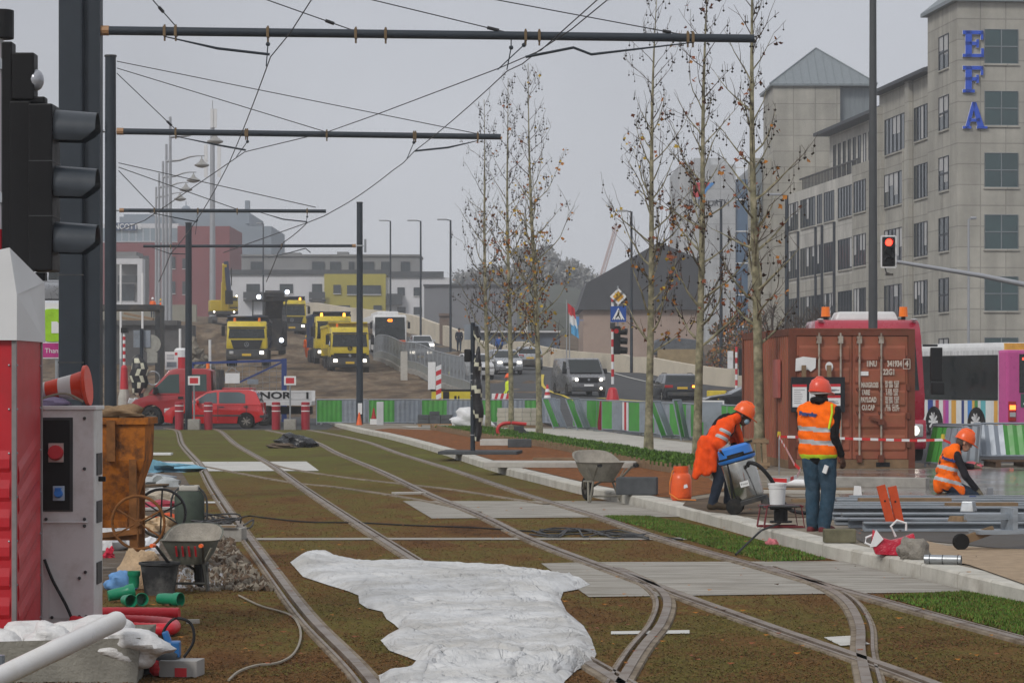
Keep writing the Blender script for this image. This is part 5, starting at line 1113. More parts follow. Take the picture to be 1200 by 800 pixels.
# --------------------------------------------------------------------- people -----
def capsule(mb,p0,p1,r0,r1,n=14):
    p0=Vector(p0); p1=Vector(p1); d=p1-p0; L=max(d.length,1e-4); u=d/L if d.length>1e-4 else Vector((0,0,1))
    pts=[];rs=[]
    for a in (-90,-60,-30,0): pts.append(p0+u*(r0*math.sin(R(a)))); rs.append(max(.0006,r0*math.cos(R(a))))
    for k in (.25,.5,.75): pts.append(p0.lerp(p1,k)); rs.append(r0+(r1-r0)*k)
    for a in (0,30,60,90): pts.append(p1+u*(r1*math.sin(R(a)))); rs.append(max(.0006,r1*math.cos(R(a))))
    mb.tube(pts,rs,n)
def blob(name,segs,mats,parent=None,vox=.009,smooth=4,bands=None,wr=0,cut=None):
    # one continuous skin grown over tapered limbs ; material from the nearest limb
    mb=MB()
    for s in segs: capsule(mb,s[0],s[1],s[2],s[3])
    o=mb.build(name,[M_black]); 
    md=o.modifiers.new('r','REMESH'); md.mode='VOXEL'; md.voxel_size=vox; md.adaptivity=0
    if smooth: ms=o.modifiers.new('s','SMOOTH'); ms.factor=.5; ms.iterations=smooth
    dg=bpy.context.evaluated_depsgraph_get(); me=bpy.data.meshes.new_from_object(o.evaluated_get(dg)); old=o.data
    o.modifiers.clear(); o.data=me; bpy.data.meshes.remove(old); me.name=name; me.materials.clear()
    for m_ in mats: me.materials.append(m_)
    n=len(me.polygons); c=np.empty(n*3); me.polygons.foreach_get('center',c); c=c.reshape(-1,3)
    best=np.full(n,1e9); idx=np.zeros(n,int)
    for s in segs:
        p0=np.array(s[0],float); d=np.array(s[1],float)-p0; L2=max((d@d),1e-9); t=np.clip(((c-p0)@d)/L2,0,1)
        dist=np.linalg.norm(c-p0-t[:,None]*d,axis=1)-(s[2]+(s[3]-s[2])*t); k=dist<best; best[k]=dist[k]; idx[k]=s[4]
    if bands:
        for (q,axis,a,b_,mi) in bands:
            ax=np.array(axis,float); ax/=np.linalg.norm(ax); t=(c-np.array(q,float))@ax; k=(t>a)&(t<b_); idx[k]=mi
    if wr:
        nv=len(me.vertices); v=np.empty(nv*3); me.vertices.foreach_get('co',v); v=v.reshape(-1,3); nr=np.empty(nv*3); me.vertices.foreach_get('normal',nr); nr=nr.reshape(-1,3)
        f=np.sin(v[:,2]*24+np.sin(v[:,0]*23)*2.1+v[:,1]*9)*np.sin(v[:,0]*17+v[:,2]*13+1)+.6*np.sin(v[:,2]*47+v[:,1]*21+v[:,0]*31+np.sin(v[:,1]*40)*1.5)
        v+=nr*(f*wr)[:,None]; me.vertices.foreach_set('co',v.ravel())
    me.polygons.foreach_set('material_index',idx.astype(np.int32)); me.polygons.foreach_set('use_smooth',[True]*n); me.update()
    if parent is not None: o.parent=parent
    return o
def hand(segs,w,tip,thumb,m,spread=(0,1,0),curl=(0,0,0)):
    # palm plus four unequal bent fingers and a thumb leaving the side of the palm
    w=Vector(w); d=(Vector(tip)-w).normalized(); s=Vector(spread).normalized(); c=Vector(curl); 
    if c.length: c.normalize()
    segs.append((w,w+d*.03,.027,.030,m))
    for k in (-1.2,0,1.2): segs.append((w+d*.025,w+d*.085+s*k*.022,.022,.019,m))
    for k,L in ((-1.5,.062),(-.5,.075),(.5,.080),(1.5,.070)):
        a=w+d*.085+s*k*.025; b_=a+d*L*.5+c*L*.15; e=b_+(d*.6+c*.8).normalized()*L*.55; segs.append((a,b_,.0105,.0098,m)); segs.append((b_,e,.0098,.0085,m))
    th=Vector(thumb).normalized(); a=w+d*.03+th*.025; b_=a+(th+d*.6).normalized()*.045; segs.append((a,b_,.013,.0115,m)); segs.append((b_,b_+(d+c*.4).normalized()*.035,.0115,.010,m))
def face(segs,c,f,up,m):
    # skull, jaw, nose, ears for a head centred at c looking along f
    c=Vector(c); f=Vector(f).normalized(); up=Vector(up).normalized(); s=f.cross(up).normalized()
    segs.append((c-f*.02+up*.025,c+f*.015+up*.03,.092,.088,m)); segs.append((c+f*.03-up*.045,c+f*.045-up*.075,.066,.05,m))
    segs.append((c+f*.095+up*.012,c+f*.112-up*.022,.011,.017,m))
    for k in (1,-1): segs.append((c+s*k*.088+up*.015,c+s*k*.09-up*.03,.018,.014,m)); segs.append((c+f*.082+s*k*.034+up*.035,c+f*.075+s*k*.05+up*.035,.018,.016,m))
    segs.append((c+f*.082-up*.055-s*.02,c+f*.082-up*.055+s*.02,.017,.017,m))
def eyes(par,c,f,up):
    c=Vector(c); f=Vector(f).normalized(); up=Vector(up).normalized(); s=f.cross(up).normalized()
    for k in (1,-1):
        b=MB(); p=c+f*.089+s*k*.034+up*.016; b.sph(p,.0115,8,6,0); b.sph(p+f*.0085,.0055,8,6,1); b.build('eye',[M_signw,M_black],par,smooth=True)
def helmet(par,c,up,f,m,r=.125):
    up=Vector(up).normalized(); f=Vector(f).normalized(); s=f.cross(up).normalized(); c=Vector(c); Mx=Matrix((f,s*-1,up)).transposed()
    b=MB(); prof=[(r*1.0,-.01),(r*1.0,.02),(r*.93,.07),(r*.74,.115),(r*.42,.142),(.001,.15)]
    b.lathe((0,0,0),prof,20); b.v=[(x*1.12,y*.95,z) for x,y,z in b.v]
    i0=len(b.v); b.tube([(-.10,0,.11),(-.04,0,.15),(.03,0,.157),(.09,0,.128)],.014,8)
    for q in (-.05,.05): b.tube([(-.09,q,.105),(0,q,.143),(.09,q,.115)],.008,6)
    br=[(.155*math.cos(a)*(1.25 if abs(a)<1.0 else 1),.132*math.sin(a)*.98) for a in [2*math.pi*k/24 for k in range(24)]]
    b.prism([(x if x<.1 else x*1.03,y) for x,y in [(.15*math.cos(2*math.pi*k/28)+(.055*max(0,math.cos(2*math.pi*k/28))**2),.128*math.sin(2*math.pi*k/28)) for k in range(28)]],lambda u,v,w:(u,v,w-.2*max(0,u-.10)),-.016,-.006)
    for i in range(len(b.v)): b.v[i]=tuple(c+Mx@Vector(b.v[i]))
    return b.build('helmet',[m],par,smooth=50)
M_helm=mat('orange helmet plastic',(.82,.11,.012),.3,0,.06,5); M_helmr=mat('pale red helmet plastic',(.72,.085,.045),.3,0,.06,5); M_helmy=mat('yellow helmet plastic',(.7,.45,.02),.35,0,.05); M_helmw=mat('white helmet plastic',(.7,.7,.7),.35,0,.05)
M_coat=mat('faded orange red coat',(.84,.085,.012),.8,0,.14,5,bump=.014,bscale=12); M_lime=mat('lime trim',(.55,.75,.04),.8)
M_glove=mat('grey work gloves',(.16,.13,.09),.9,0,.3,9)
# standing man seen from behind ------------------------------------------------------
Ys=1.73*F/180; base=P(960,625,Ys); sm=thing('person','standing man seen from behind in orange vest, black jacket, jeans and pale red helmet','person',base,R(-33))
S=[]; b_=0
S+=[((-.10,.0,.93),(.10,.0,.93),.125,.125,1),((0,0,.93),(0,-.01,1.15),.155,.15,2),((-.08,-.01,1.15),(.08,-.01,1.15),.13,.13,2),((-.13,0,1.36),(.13,0,1.36),.105,.105,2),((-.07,0,1.25),(.07,0,1.25),.14,.14,2),((-.19,0,1.385),(.19,0,1.385),.062,.062,2),((0,.0,1.40),(.0,.02,1.50),.072,.062,2)]
S+=[((-.10,0,.90),(-.095,.03,.48),.115,.085,1),((-.095,.03,.48),(-.085,0,.10),.086,.072,1),((.10,0,.90),(.105,.02,.48),.115,.085,1),((.105,.02,.48),(.075,-.02,.10),.086,.074,1)]
S+=[((-.085,0,.075),(-.12,.16,.035),.055,.042,3),((-.085,-.04,.045),(-.085,.02,.05),.048,.05,3),((.075,-.02,.07),(.10,.14,.035),.056,.042,3),((.075,-.06,.045),(.075,0,.05),.048,.05,3)]
S+=[((.21,0,1.38),(.215,-.07,1.10),.066,.054,2),((.215,-.07,1.10),(.255,.03,.90),.056,.044,2),((-.21,0,1.38),(-.225,.02,1.12),.066,.054,2),((-.225,.02,1.12),(-.10,.20,1.02),.056,.044,2)]
hand(S,(.258,.04,.885),(.275,.07,.75),(-.3,.9,-.3),0,(.25,1,0),(-.8,.2,-.3)); hand(S,(-.09,.21,1.015),(.05,.26,1.0),(.2,0,.9),0,(0,.1,1),(.4,-.6,0))
face(S,(.0,.035,1.60),(.25,1,-.12),(0,.1,1),0); bands=None
blob('body',S,[M_skin,M_jeans,M_jack,M_boor],sm,.0085,4,wr=.0032); eyes(sm,(.0,.035,1.60),(.25,1,-.12),(0,.1,1))
V_=[((0,-.01,.95),(0,-.015,1.3),.158,.152,0),((-.10,-.005,.95),(.10,-.005,.95),.150,.150,0),((-.10,-.01,1.1),(.10,-.01,1.1),.150,.150,0),((-.11,-.005,1.25),(.11,-.005,1.25),.150,.150,0),((-.13,0,1.35),(.13,0,1.35),.122,.122,0),((-.2,0,1.385),(-.08,0,1.43),.075,.07,0),((.17,0,1.39),(.08,0,1.43),.078,.07,0)]
vo=blob('vest',V_,[M_hivis,M_refl,M_lime],sm,.012,3,[((0,0,0),(0,0,1),.0,.893,2),((0,0,0),(.06,0,1),1.005,1.055,1),((0,0,0),(.06,0,1),1.15,1.20,1)],wr=.005)
b=MB(); b.tube([(.20,-.085,1.46),(.215,-.11,1.36),(.20,-.13,1.25),(.19,-.14,1.18)],.012,6); b.build('vest_trim',[M_lime],sm)
b=MB(); add_text(b,'Pomsolur',.055,FR((-.06,-.160,1.345),(1,0,-.10),(0,.12,1)),.006,0,bold=.006); b.build('lettering',[M_blue],sm)
helmet(sm,(0,.03,1.605),(0,-.05,1),(.25,1,-.1),M_helmr); 
b=MB(); b.torus((0,.03,1.588),(0,-.05,1),.108,.012,20,6); b.build('helmet_band',[M_signw],sm)
b=MB(); b.tube([(-.06,-.06,1.50),(0,-.075,1.51),(.06,-.06,1.50),(.075,.02,1.50)],.035,8); b.build('collar',[M_jack],sm,smooth=True)
b=MB(); b.box((.14,-.12,.73),(.05,.02,.09),(0,R(20),0)); b.build('pocket_cloth',[M_signw],sm)
# stooping man in the long coat --------------------------------------------------------
Yb2=(CH-KZ)*F/(597-445); bm_=thing('person','stooping man in long orange coat, orange helmet and blue face mask leaning over the vacuum','person',P(845,597,Yb2))
S=[((-.12,-.07,.80),(-.12,.10,.80),.125,.125,1),((-.12,0,.82),(.05,0,1.10),.15,.15,2),((-.02,0,1.0),(.08,0,1.14),.14,.13,2),((.07,-.15,1.13),(.07,.15,1.13),.09,.09,2),((.08,0,1.15),(.2,0,1.225),.075,.062,2)]
S+=[((-.12,-.08,.78),(-.03,-.10,.42),.105,.078,1),((-.03,-.10,.42),(-.12,-.08,.09),.078,.06,1),((-.10,.10,.78),(.13,.12,.43),.105,.078,1),((.13,.12,.43),(.10,.12,.09),.078,.06,1)]
S+=[((-.13,-.08,.07),(.03,-.10,.04),.055,.045,3),((-.15,-.08,.045),(-.10,-.08,.05),.048,.05,3),((.09,.12,.07),(.25,.10,.04),.055,.045,3),((.07,.12,.045),(.12,.12,.05),.048,.05,3)]
S+=[((.08,-.2,1.13),(-.05,-.25,.86),.068,.058,4),((-.05,-.25,.86),(.07,-.22,.74),.056,.044,2),((.10,.18,1.1),(.2,.22,.86),.066,.055,4),((.2,.22,.86),(.15,.10,.76),.054,.044,2)]
hand(S,(.085,-.22,.735),(.2,-.2,.70),(0,.3,1),0,(.2,.9,.1),(.2,.3,-.9)); hand(S,(.15,.09,.755),(.2,-.02,.72),(0,0,1),0,(.9,.2,.1),(.1,.1,-1))
fc=(.285,-.01,1.235); ff=(.88,-.12,-.45); fu=(.45,0,.9)
face(S,fc,ff,fu,0)
blob('body',S,[M_skin,M_djeans,M_jack,M_boot,M_coat],bm_,.0085,4,wr=.0032); eyes(bm_,fc,ff,fu)
V_=[((-.10,-.09,.86),(-.10,.10,.86),.148,.150,0),((-.03,-.09,.98),(-.02,.09,.98),.150,.15,0),((.04,-.12,1.08),(.05,.12,1.10),.128,.125,0),((.06,-.19,1.13),(.09,.19,1.14),.085,.08,0),
 ((.08,-.205,1.13),(-.05,-.255,.87),.090,.082,0),((-.05,-.255,.87),(.0,-.245,.81),.082,.072,0),((.0,-.19,1.12),(-.09,-.18,.88),.08,.09,0),((.12,-.10,1.17),(.20,-.05,1.2),.075,.07,0),((.12,.10,1.16),(.20,.05,1.2),.075,.07,0),
 ((.20,.02,1.12),(.27,.06,.90),.05,.035,0),((.16,.10,1.1),(.24,.12,.88),.06,.035,0)]
for xa in (-.34,-.30,-.26,-.22,-.18,-.14):
    for yy in (-.19,-.12,-.05,.02,.09,.15):
        f=(xa+.34)/.2; V_+=[((-.22+.12*f,yy*.8,.90-.06*f),(xa,yy*1.05,.46+.06*f+.03*math.sin(xa*40)),.075,.036,0)]
V_+=[((-.12,-.17,.84),(-.10,-.20,.52),.075,.03,0),((-.2,-.17,.8),(-.2,-.21,.5),.07,.03,0),((-.26,-.02,.66),(-.20,-.02,.5),.06,.04,0)]
blob('coat',V_,[M_coat,M_refl],bm_,.012,3,[((.08,-.2,1.13),(-.13,-.05,-.27),.10,.14,1),((.08,-.2,1.13),(-.13,-.05,-.27),.19,.23,1)] and None,wr=.005)
for k in (.42,.72):
    c=Vector((.08,-.205,1.13)).lerp(Vector((-.05,-.255,.87)),k); b=MB(); b.torus(c,(-.13,-.05,-.27),.086-.004*k,.012,20,6); b.v=[tuple(c+(Vector(v)-c)*1.0) for v in b.v]; b.tube([c-Vector((-.13,-.05,-.27)).normalized()*.022,c+Vector((-.13,-.05,-.27)).normalized()*.022],[.091,.089],18,cap=False); b.build('sleeve_band',[M_refl],bm_,smooth=True)
b=MB(); b.tube([(.0,-.262,.845),(.03,-.255,.80)],[.084,.08],18,cap=False); b.build('cuff_band',[M_refl],bm_)
helmet(bm_,Vector(fc)+Vector((.015,0,.03)),fu,ff,M_helm)
mk=[]; f=Vector(ff).normalized(); u=Vector(fu).normalized(); s=f.cross(u).normalized(); c=Vector(fc)
b=MB(); b.sph((0,0,0),(.052,.058,.05),12,8); Mx=Matrix((f,s,u)).transposed(); b.v=[tuple(c+f*.068-u*.045+Mx@Vector(v)) for v in b.v]; b.build('face_mask',[mat('pale blue mask',(.30,.45,.55),.8)],bm_,smooth=True)
# kneeling man -----------------------------------------------------------------------
Yk=(CH-KZ)*F/(588-445); kn=thing('person','kneeling man in orange vest and orange helmet on the wet paving at the right','person',P(1118,588,Yk))
S=[((-.12,-.09,.27),(-.12,.09,.27),.125,.125,1),((-.12,0,.30),(-.06,0,.58),.145,.14,2),((-.04,-.12,.66),(-.04,.12,.66),.10,.10,2),((-.02,0,.70),(.09,0,.79),.07,.06,2)]
S+=[((-.1,-.1,.25),(.26,-.16,.10),.10,.075,1),((.26,-.16,.09),(-.14,-.14,.07),.072,.055,1),((-.1,.1,.25),(.26,.16,.10),.10,.075,1),((.26,.16,.09),(-.14,.14,.07),.072,.055,1),((-.16,-.14,.09),(-.24,-.14,.05),.05,.04,3),((-.16,.14,.09),(-.24,.14,.05),.05,.04,3)]
S+=[((.0,-.2,.66),(.12,-.26,.37),.062,.052,2),((.12,-.26,.37),(.27,-.2,.20),.052,.042,2),((.0,.2,.66),(.16,.22,.5),.062,.052,2),((.16,.22,.5),(.27,.1,.49),.052,.042,2)]
hand(S,(.28,-.2,.19),(.36,-.18,.12),(0,.6,.6),4,(.3,1,.2),(.2,0,-1)); hand(S,(.28,.1,.49),(.38,.06,.48),(0,-.3,1),4,(0,1,.1),(.2,0,-1))
fc=(.145,-.01,.835); ff=(.9,-.05,-.4); fu=(.38,0,.92); face(S,fc,ff,fu,0)
blob('body',S,[M_skinl,M_djeans,mat('charcoal jumper',(.022,.02,.024),.85,0,.3,9,bump=.01,bscale=16),M_boot,M_glove],kn,.0085,4,wr=.0032); eyes(kn,fc,ff,fu)
V_=[((-.12,-.09,.30),(-.12,.09,.30),.150,.150,0),((-.10,-.09,.44),(-.10,.09,.44),.146,.146,0),((-.06,-.09,.57),(-.06,.09,.57),.14,.14,0),((-.04,-.13,.66),(-.04,.13,.66),.118,.118,0),((-.02,-.10,.70),(.02,-.05,.76),.075,.065,0),((-.02,.10,.70),(.02,.05,.76),.075,.065,0),((-.2,-.06,.30),(-.22,-.06,.2),.10,.08,0),((-.02,-.10,.30),(.05,-.12,.16),.10,.07,0),((-.1,-.17,.35),(.1,-.17,.15),.07,.06,0)]
blob('vest',V_,[M_hivis,M_refl],kn,.012,3,[((0,0,0),(.25,0,1),.24,.29,1),((0,0,0),(.25,0,1),.41,.46,1)],wr=.005)
b=MB(); add_text(b,'Pomsolur',.05,FR((-.11,-.235,.60),(1,0,-.28),(.28,.1,1)),.006,0,bold=.006); b.build('lettering',[M_blue],kn)
helmet(kn,Vector(fc)+Vector((.01,0,.03)),fu,ff,M_helm)
b=MB(); b.sph(Vector(fc)+Vector((-.045,0,.01)),(.075,.088,.08),12,8); b.build('hair',[mat('grey brown hair',(.10,.08,.065),.9,0,.3,30)],kn,smooth=True)
# distant walkers and workers --------------------------------------------------------
def far_person(label,px,Y,h,top,legs,skin,hat=None,rz=0,walk=.15,group=None,base=None):
    p=on_ray(px,Y) if base is None else P(px,base,Y); t=thing('person',label,'person',p,rz,group); k=h/1.75
    S=[((-.09*k,0,.93*k),(.09*k,0,.93*k),.12,.12,1),((0,0,.95*k),(0,0,1.3*k),.15,.16,2),((-.16*k,0,1.38*k),(.16*k,0,1.38*k),.085,.085,2),((0,0,1.4*k),(0,0,1.5*k),.06,.06,0),((0,0,1.6*k),(0,.02,1.65*k),.09,.1,0),((0,.09,1.58*k),(0,.11,1.56*k),.025,.03,0),
       ((-.1*k,0,.9*k),(-.1*k,walk*.5,.48*k),.1,.075,1),((-.1*k,walk*.5,.48*k),(-.1*k,walk*.4,.08),.075,.055,1),((.1*k,0,.9*k),(.1*k,-walk*.2,.48*k),.1,.075,1),((.1*k,-walk*.2,.48*k),(.1*k,-walk,.08),.075,.055,1),
       ((-.1*k,walk*.4,.05),(-.1*k,walk*.4+.14,.04),.05,.04,3),((.1*k,-walk,.05),(.1*k,-walk+.14,.04),.05,.04,3),
       ((-.21*k,0,1.36*k),(-.25*k,-.05,1.1*k),.065,.055,2),((-.25*k,-.05,1.1*k),(-.22*k,.08,.88*k),.052,.045,2),((-.22*k,.08,.86*k),(-.21*k,.1,.76*k),.04,.035,0),((.21*k,0,1.36*k),(.25*k,-.05,1.1*k),.065,.055,2),((.25*k,-.05,1.1*k),(.22*k,.1,.9*k),.052,.045,2),((.22*k,.1,.88*k),(.21*k,.12,.78*k),.04,.035,0)]
    blob('body',S,[skin,legs,top,M_boot],t,.02,3)
    if hat: helmet(t,(0,.01,1.645*k),(0,0,1),(0,1,0),hat,.13)
    else: b=MB(); b.sph((0,-.01,1.66*k),(.10,.105,.095),10,6); b.build('hair',[M_jack],t,smooth=True)
    return t
M_navy=mat('navy jacket',(.018,.022,.035),.85,0,.2,6); M_bluej=mat('bright blue jacket',(.03,.09,.30),.8,0,.15,6)
far_person('man in dark jacket walking up the pavement beside the parapet',538,206,1.74,M_navy,M_djeans,M_skinl,walk=.18)
far_person('pedestrian in a bright blue jacket walking beside the silver hatchback',585,204,1.72,M_bluej,M_djeans,M_skinl,walk=.12)
far_person('worker in yellow high visibility jacket behind the yellow generator box',532,150,1.75,M_hivisy,M_djeans,M_skinl,M_helmy,rz=2.6,walk=.05)
far_person('worker in yellow high visibility jacket beside the red and white board',596,124,1.66,M_hivisy,M_djeans,M_skinl,M_helm,rz=2.0,walk=.05)
far_person('worker in full orange clothing and yellow helmet next to the oncoming yellow truck',360,203,1.76,M_hivis,M_hivis,M_skinl,M_helmy,rz=2.8,walk=.12)
far_person('worker in orange jacket and white helmet on top of the retaining wall',179,250,1.75,M_hivis,M_djeans,M_skinl,M_helmw,rz=.4,walk=.05,base=372)
far_person('worker in orange jacket partly behind the bell lamp poles',189,256,1.7,M_hivis,M_hivisy,M_skinl,M_helmy,rz=2,walk=.05,base=372.5)
def spline3(pts,m=6):
    pts=[Vector(p) for p in pts]; out=[]
    for i in range(len(pts)-1):
        p0=pts[max(i-1,0)]; p1=pts[i]; p2=pts[i+1]; p3=pts[min(i+2,len(pts)-1)]
        for k in range(m):
            t=k/m; out.append(.5*((2*p1)+(p2-p0)*t+(2*p0-5*p1+4*p2-p3)*t*t+(3*p1-p0-3*p2+p3)*t**3))
    out.append(pts[-1]); return out
# --------------------------------------------------- container and the right side ---
u=Vector((-.069,.9976,0)); v=Vector((.9976,.069,0)); N0=Vector((XX(925,54),54,KZ))
ct=thing('shipping_container','rust red shipping container with lettered doors and a black notice board','container',N0,math.atan2(v.y,v.x))
M_cont=mat('weathered container red',(.27,.082,.047),.6,0,.22,1.6,dirt=(.23,.09,.045),dscale=2.2,dthr=.57,bump=.006,bscale=5)
M_contd=mat('dark container frame',(.15,.045,.025),.65,0,.25,3,dirt=(.06,.035,.02),dscale=3); M_contb=mat('muddy container sill',(.20,.13,.075),.8,0,.3,4)
W_,L_,H_=2.44,6.06,2.68
b=MB()
n=24
for sx in (0,W_):     # corrugated sides
    prev=None; pts=[]
    for k in range(n):
        y0=.12+(L_-.24)*k/n; w=(L_-.24)/n; ins=.0 if sx==0 else W_; dd=.036*(1 if sx==0 else -1)
        for yy,d_ in ((0,0),(.38,0),(.5,1),(.88,1)): pts.append((ins+dd*d_+(.01 if sx==0 else -.01),y0+yy*w))
    for (xa,ya),(xb,yb) in zip(pts,pts[1:]): b.add([(xa,ya,.15),(xb,yb,.15),(xb,yb,H_-.1),(xa,ya,H_-.1)],[(0,1,2,3)])
b.bx(.03,W_-.03,.05,L_,.10,.16); b.build('side_wall',[M_cont],ct,fix=False)
b=MB(); b.bx(.02,W_-.02,.0,L_,H_-.03,H_-.002); 
for k in range(20): b.bx(.1,W_-.1,.15+k*.29,.28+k*.29,H_-.003,H_+.012)
b.bx(.02,W_-.02,L_-.05,L_,.1,H_-.03); b.build('roof',[M_cont],ct)
b=MB()
for x in (0,W_-.13):
    for y in (-.0,L_-.13): b.bx(x,x+.13,y,y+.13,0,H_)
b.bx(.13,W_-.13,.0,.1,H_-.13,H_-.004); b.bx(.13,W_-.13,L_-.1,L_,H_-.13,H_-.004); b.bx(0,.08,.13,L_-.13,H_-.13,H_-.004); b.bx(W_-.08,W_,.13,L_-.13,H_-.13,H_-.004); b.build('corner_frame',[M_contd],ct)
b=MB(); b.bx(.13,W_-.13,-.004,.1,0,.17); b.bx(0,.07,.13,L_-.13,.0,.16); b.bx(W_-.07,W_,.13,L_-.13,.0,.16); b.bx(1.68,1.95,-.008,.0,.03,.12,1); b.build('bottom_rail',[M_contb,M_black],ct)
for d0,d1 in ((.14,1.212),(1.228,W_-.14)):
    b=MB(); b.bx(d0,d1,.02,.07,.18,H_-.14); w=d1-d0
    for k in range(5): z=.32+k*.43; b.prism([(0,.0),(.03,.05),(.03,.27),(0,.32)],lambda q,zz,xx:(xx,.02-q*.9,z+zz),d0+.05,d1-.05)
    dr=b.build('door',[M_cont],ct)
    for fx in ((.40,.79) if d0<1 else (.115,.51)):
        x=d0+w*fx; b=MB(); b.cyl((x,-.045,.12),(x,-.045,H_-.08),.020,.020,8)
        for z in (.20,.55,1.05,1.5,2.1,2.45): b.bx(x-.05,x+.05,-.06,.02,z,z+.05,1)
        b.bx(x-.045,x+.045,-.07,.02,H_-.28,H_-.14); b.bx(x-.045,x+.045,-.07,.02,.12,.26,1); b.build('locking_bar',[mat('pale worn bar',(.36,.32,.27),.5,.2,.3,5,dirt=(.18,.09,.05),dscale=4),M_contd],dr)
    b=MB(); b.beam((d0+w*.28,-.075,.98),(d0+w*.52,-.075,.9),.02,.05); b.bx(d0+w*.45,d0+w*.56,-.09,.01,.84,.95); b.build('latch_handle',[M_contd],dr)
    for k in range(4):
        xh=d0-.03 if d0<1 else d1-.03; b=MB(); b.bx(xh,xh+.07,-.03,.03,.4+k*.55,.52+k*.55); b.build('hinge',[M_contd],dr)
def cpt(px,py,d): # point on the door plane for a pixel
    x=((px-925)/150)*W_; z=(548-py)/161*H_; return Vector((x,-d,z))
M_ctext=mat('worn white stencil',(.50,.44,.38),.7,0,.2,9)
for txt,px_,py_,sz,sx in (('1INU',1022.5,427.5,.15,.62),('341934',1050,427.5,.155,.62),('4',1064.5,427.5,.16,.9),('22G1',1043.5,437,.15,.7),('MAXGROSS',1020.5,452,.135,.47),('TARE',1015.5,460.5,.135,.52),('PAYLOAD',1019,469,.135,.5),('CU.CAP',1018.5,478,.135,.52),
    ('30 480  KGS',1047,449,.085,.62),('67 200  LBS',1047,453,.085,.62),('2 230  KGS',1047,458,.085,.62),('4 920  LBS',1047,462,.085,.62),('28 250  KGS',1047,467,.085,.62),('62 280  LBS',1047,471,.085,.62),('33.2  CU.M',1047,476,.085,.62),('1 170  CU.FT',1047,480,.085,.62)):
    b=MB(); add_text(b,txt,sz,FR(cpt(px_,py_,.036),(1,0,0),(0,0,1)),.004,0,bold=.006 if sz>.1 else .003,sx=sx); b.build('lettering',[M_ctext],ct)
b=MB(); p0=cpt(1060.5,422,.03); p1=cpt(1068.5,433,.03); 
for a,c in (((p0.x,p0.z),(p1.x,p0.z)),((p0.x,p1.z),(p1.x,p1.z)),((p0.x,p0.z),(p0.x,p1.z)),((p1.x,p0.z),(p1.x,p1.z))): b.beam((a[0],-.036,a[1]),(c[0],-.036,c[1]),.012,.012)
b.build('code_frame',[M_ctext],ct)
b=MB(); p=cpt(1014,438.5,.03); b.bx(p.x-.08,p.x+.08,-.034,-.028,p.z-.04,p.z+.04); b.build('sticker',[M_signw],ct)
b=MB(); p=cpt(944,428,.03); b.prism([(-.2,-.13),(.05,-.10),(.1,-.14),(.19,-.07),(.2,.12),(-.05,.15),(-.19,.11)],lambda a,c,w:(p.x+a,w,p.z+c),-.045,-.036); b.build('torn_paper',[M_signw],ct)
b=MB(); p=cpt(972,431,.03); b.cyl((p.x,-.036,p.z),(p.x,-.045,p.z),.085,.085,16); b.v=[(p.x+(x-p.x)*.9,y,p.z+(z-p.z)*1.15) for x,y,z in b.v]; b.build('round_sticker',[M_signw],ct)
nb=thing('notice_board','black notice board with white papers hung on the container door','notice board',N0,math.atan2(v.y,v.x))
b=MB(); a=cpt(925.5,483,0); c=cpt(989.5,442.5,0); b.bx(a.x,c.x,-.16,-.12,a.z,c.z); b.build('board',[mat('black board',(.014,.016,.02),.5,0,.1,4)],nb,bevel=.01)
for xa,xb,ya,yb in ((927,944,451,477),(947,961,451,477),(968,984,450.5,461),(968,984,463.5,475.5)):
    a=cpt(xa,yb,0); c=cpt(xb,ya,0); b=MB(); b.bx(a.x,c.x,-.167,-.161,a.z,c.z); b.bx(a.x,c.x,-.170,-.1675,c.z-.05,c.z,1)
    for k in range(7): zz=c.z-.1-k*(c.z-a.z-.14)/7; b.bx(a.x+.03,a.x+(c.x-a.x)*random.uniform(.5,.92),-.1695,-.1672,zz-.012,zz,2)
    b.build('paper',[M_signw,M_signr,mat('grey print',(.3,.3,.32),.6)],nb)
for px_ in (941,971):
    b=MB(); a=cpt(px_-2.5,444,0); c=cpt(px_+2.5,432,0); b.bx(a.x,c.x,-.15,-.09,a.z,c.z+.05); b.build('hanger_block',[M_wood],nb)
b=MB(); b.bx(-.06,-.005,1.0,1.6,1.35,2.1); b.build('warning_plate',[mat('faded red plate',(.42,.12,.10),.6,0,.2,3)],ct)
b=MB(); a=Vector(N0)+Vector((-.95,-.35,0)); solo_p=b
for k in range(8): b.bx(-.42+k*.12,-.34+k*.12,-.03,.03,0,.6)
b.bx(-.45,.55,-.04,.04,.05,.12); b.bx(-.45,.55,-.04,.04,.5,.57); b.v=[tuple(Matrix.Rotation(R(-14),3,'X')@Vector(q)) for q in b.v]
solo(b,'pallet',[M_wood],'grey wooden pallet leaning against the left side of the container','pallet',a,R(5))
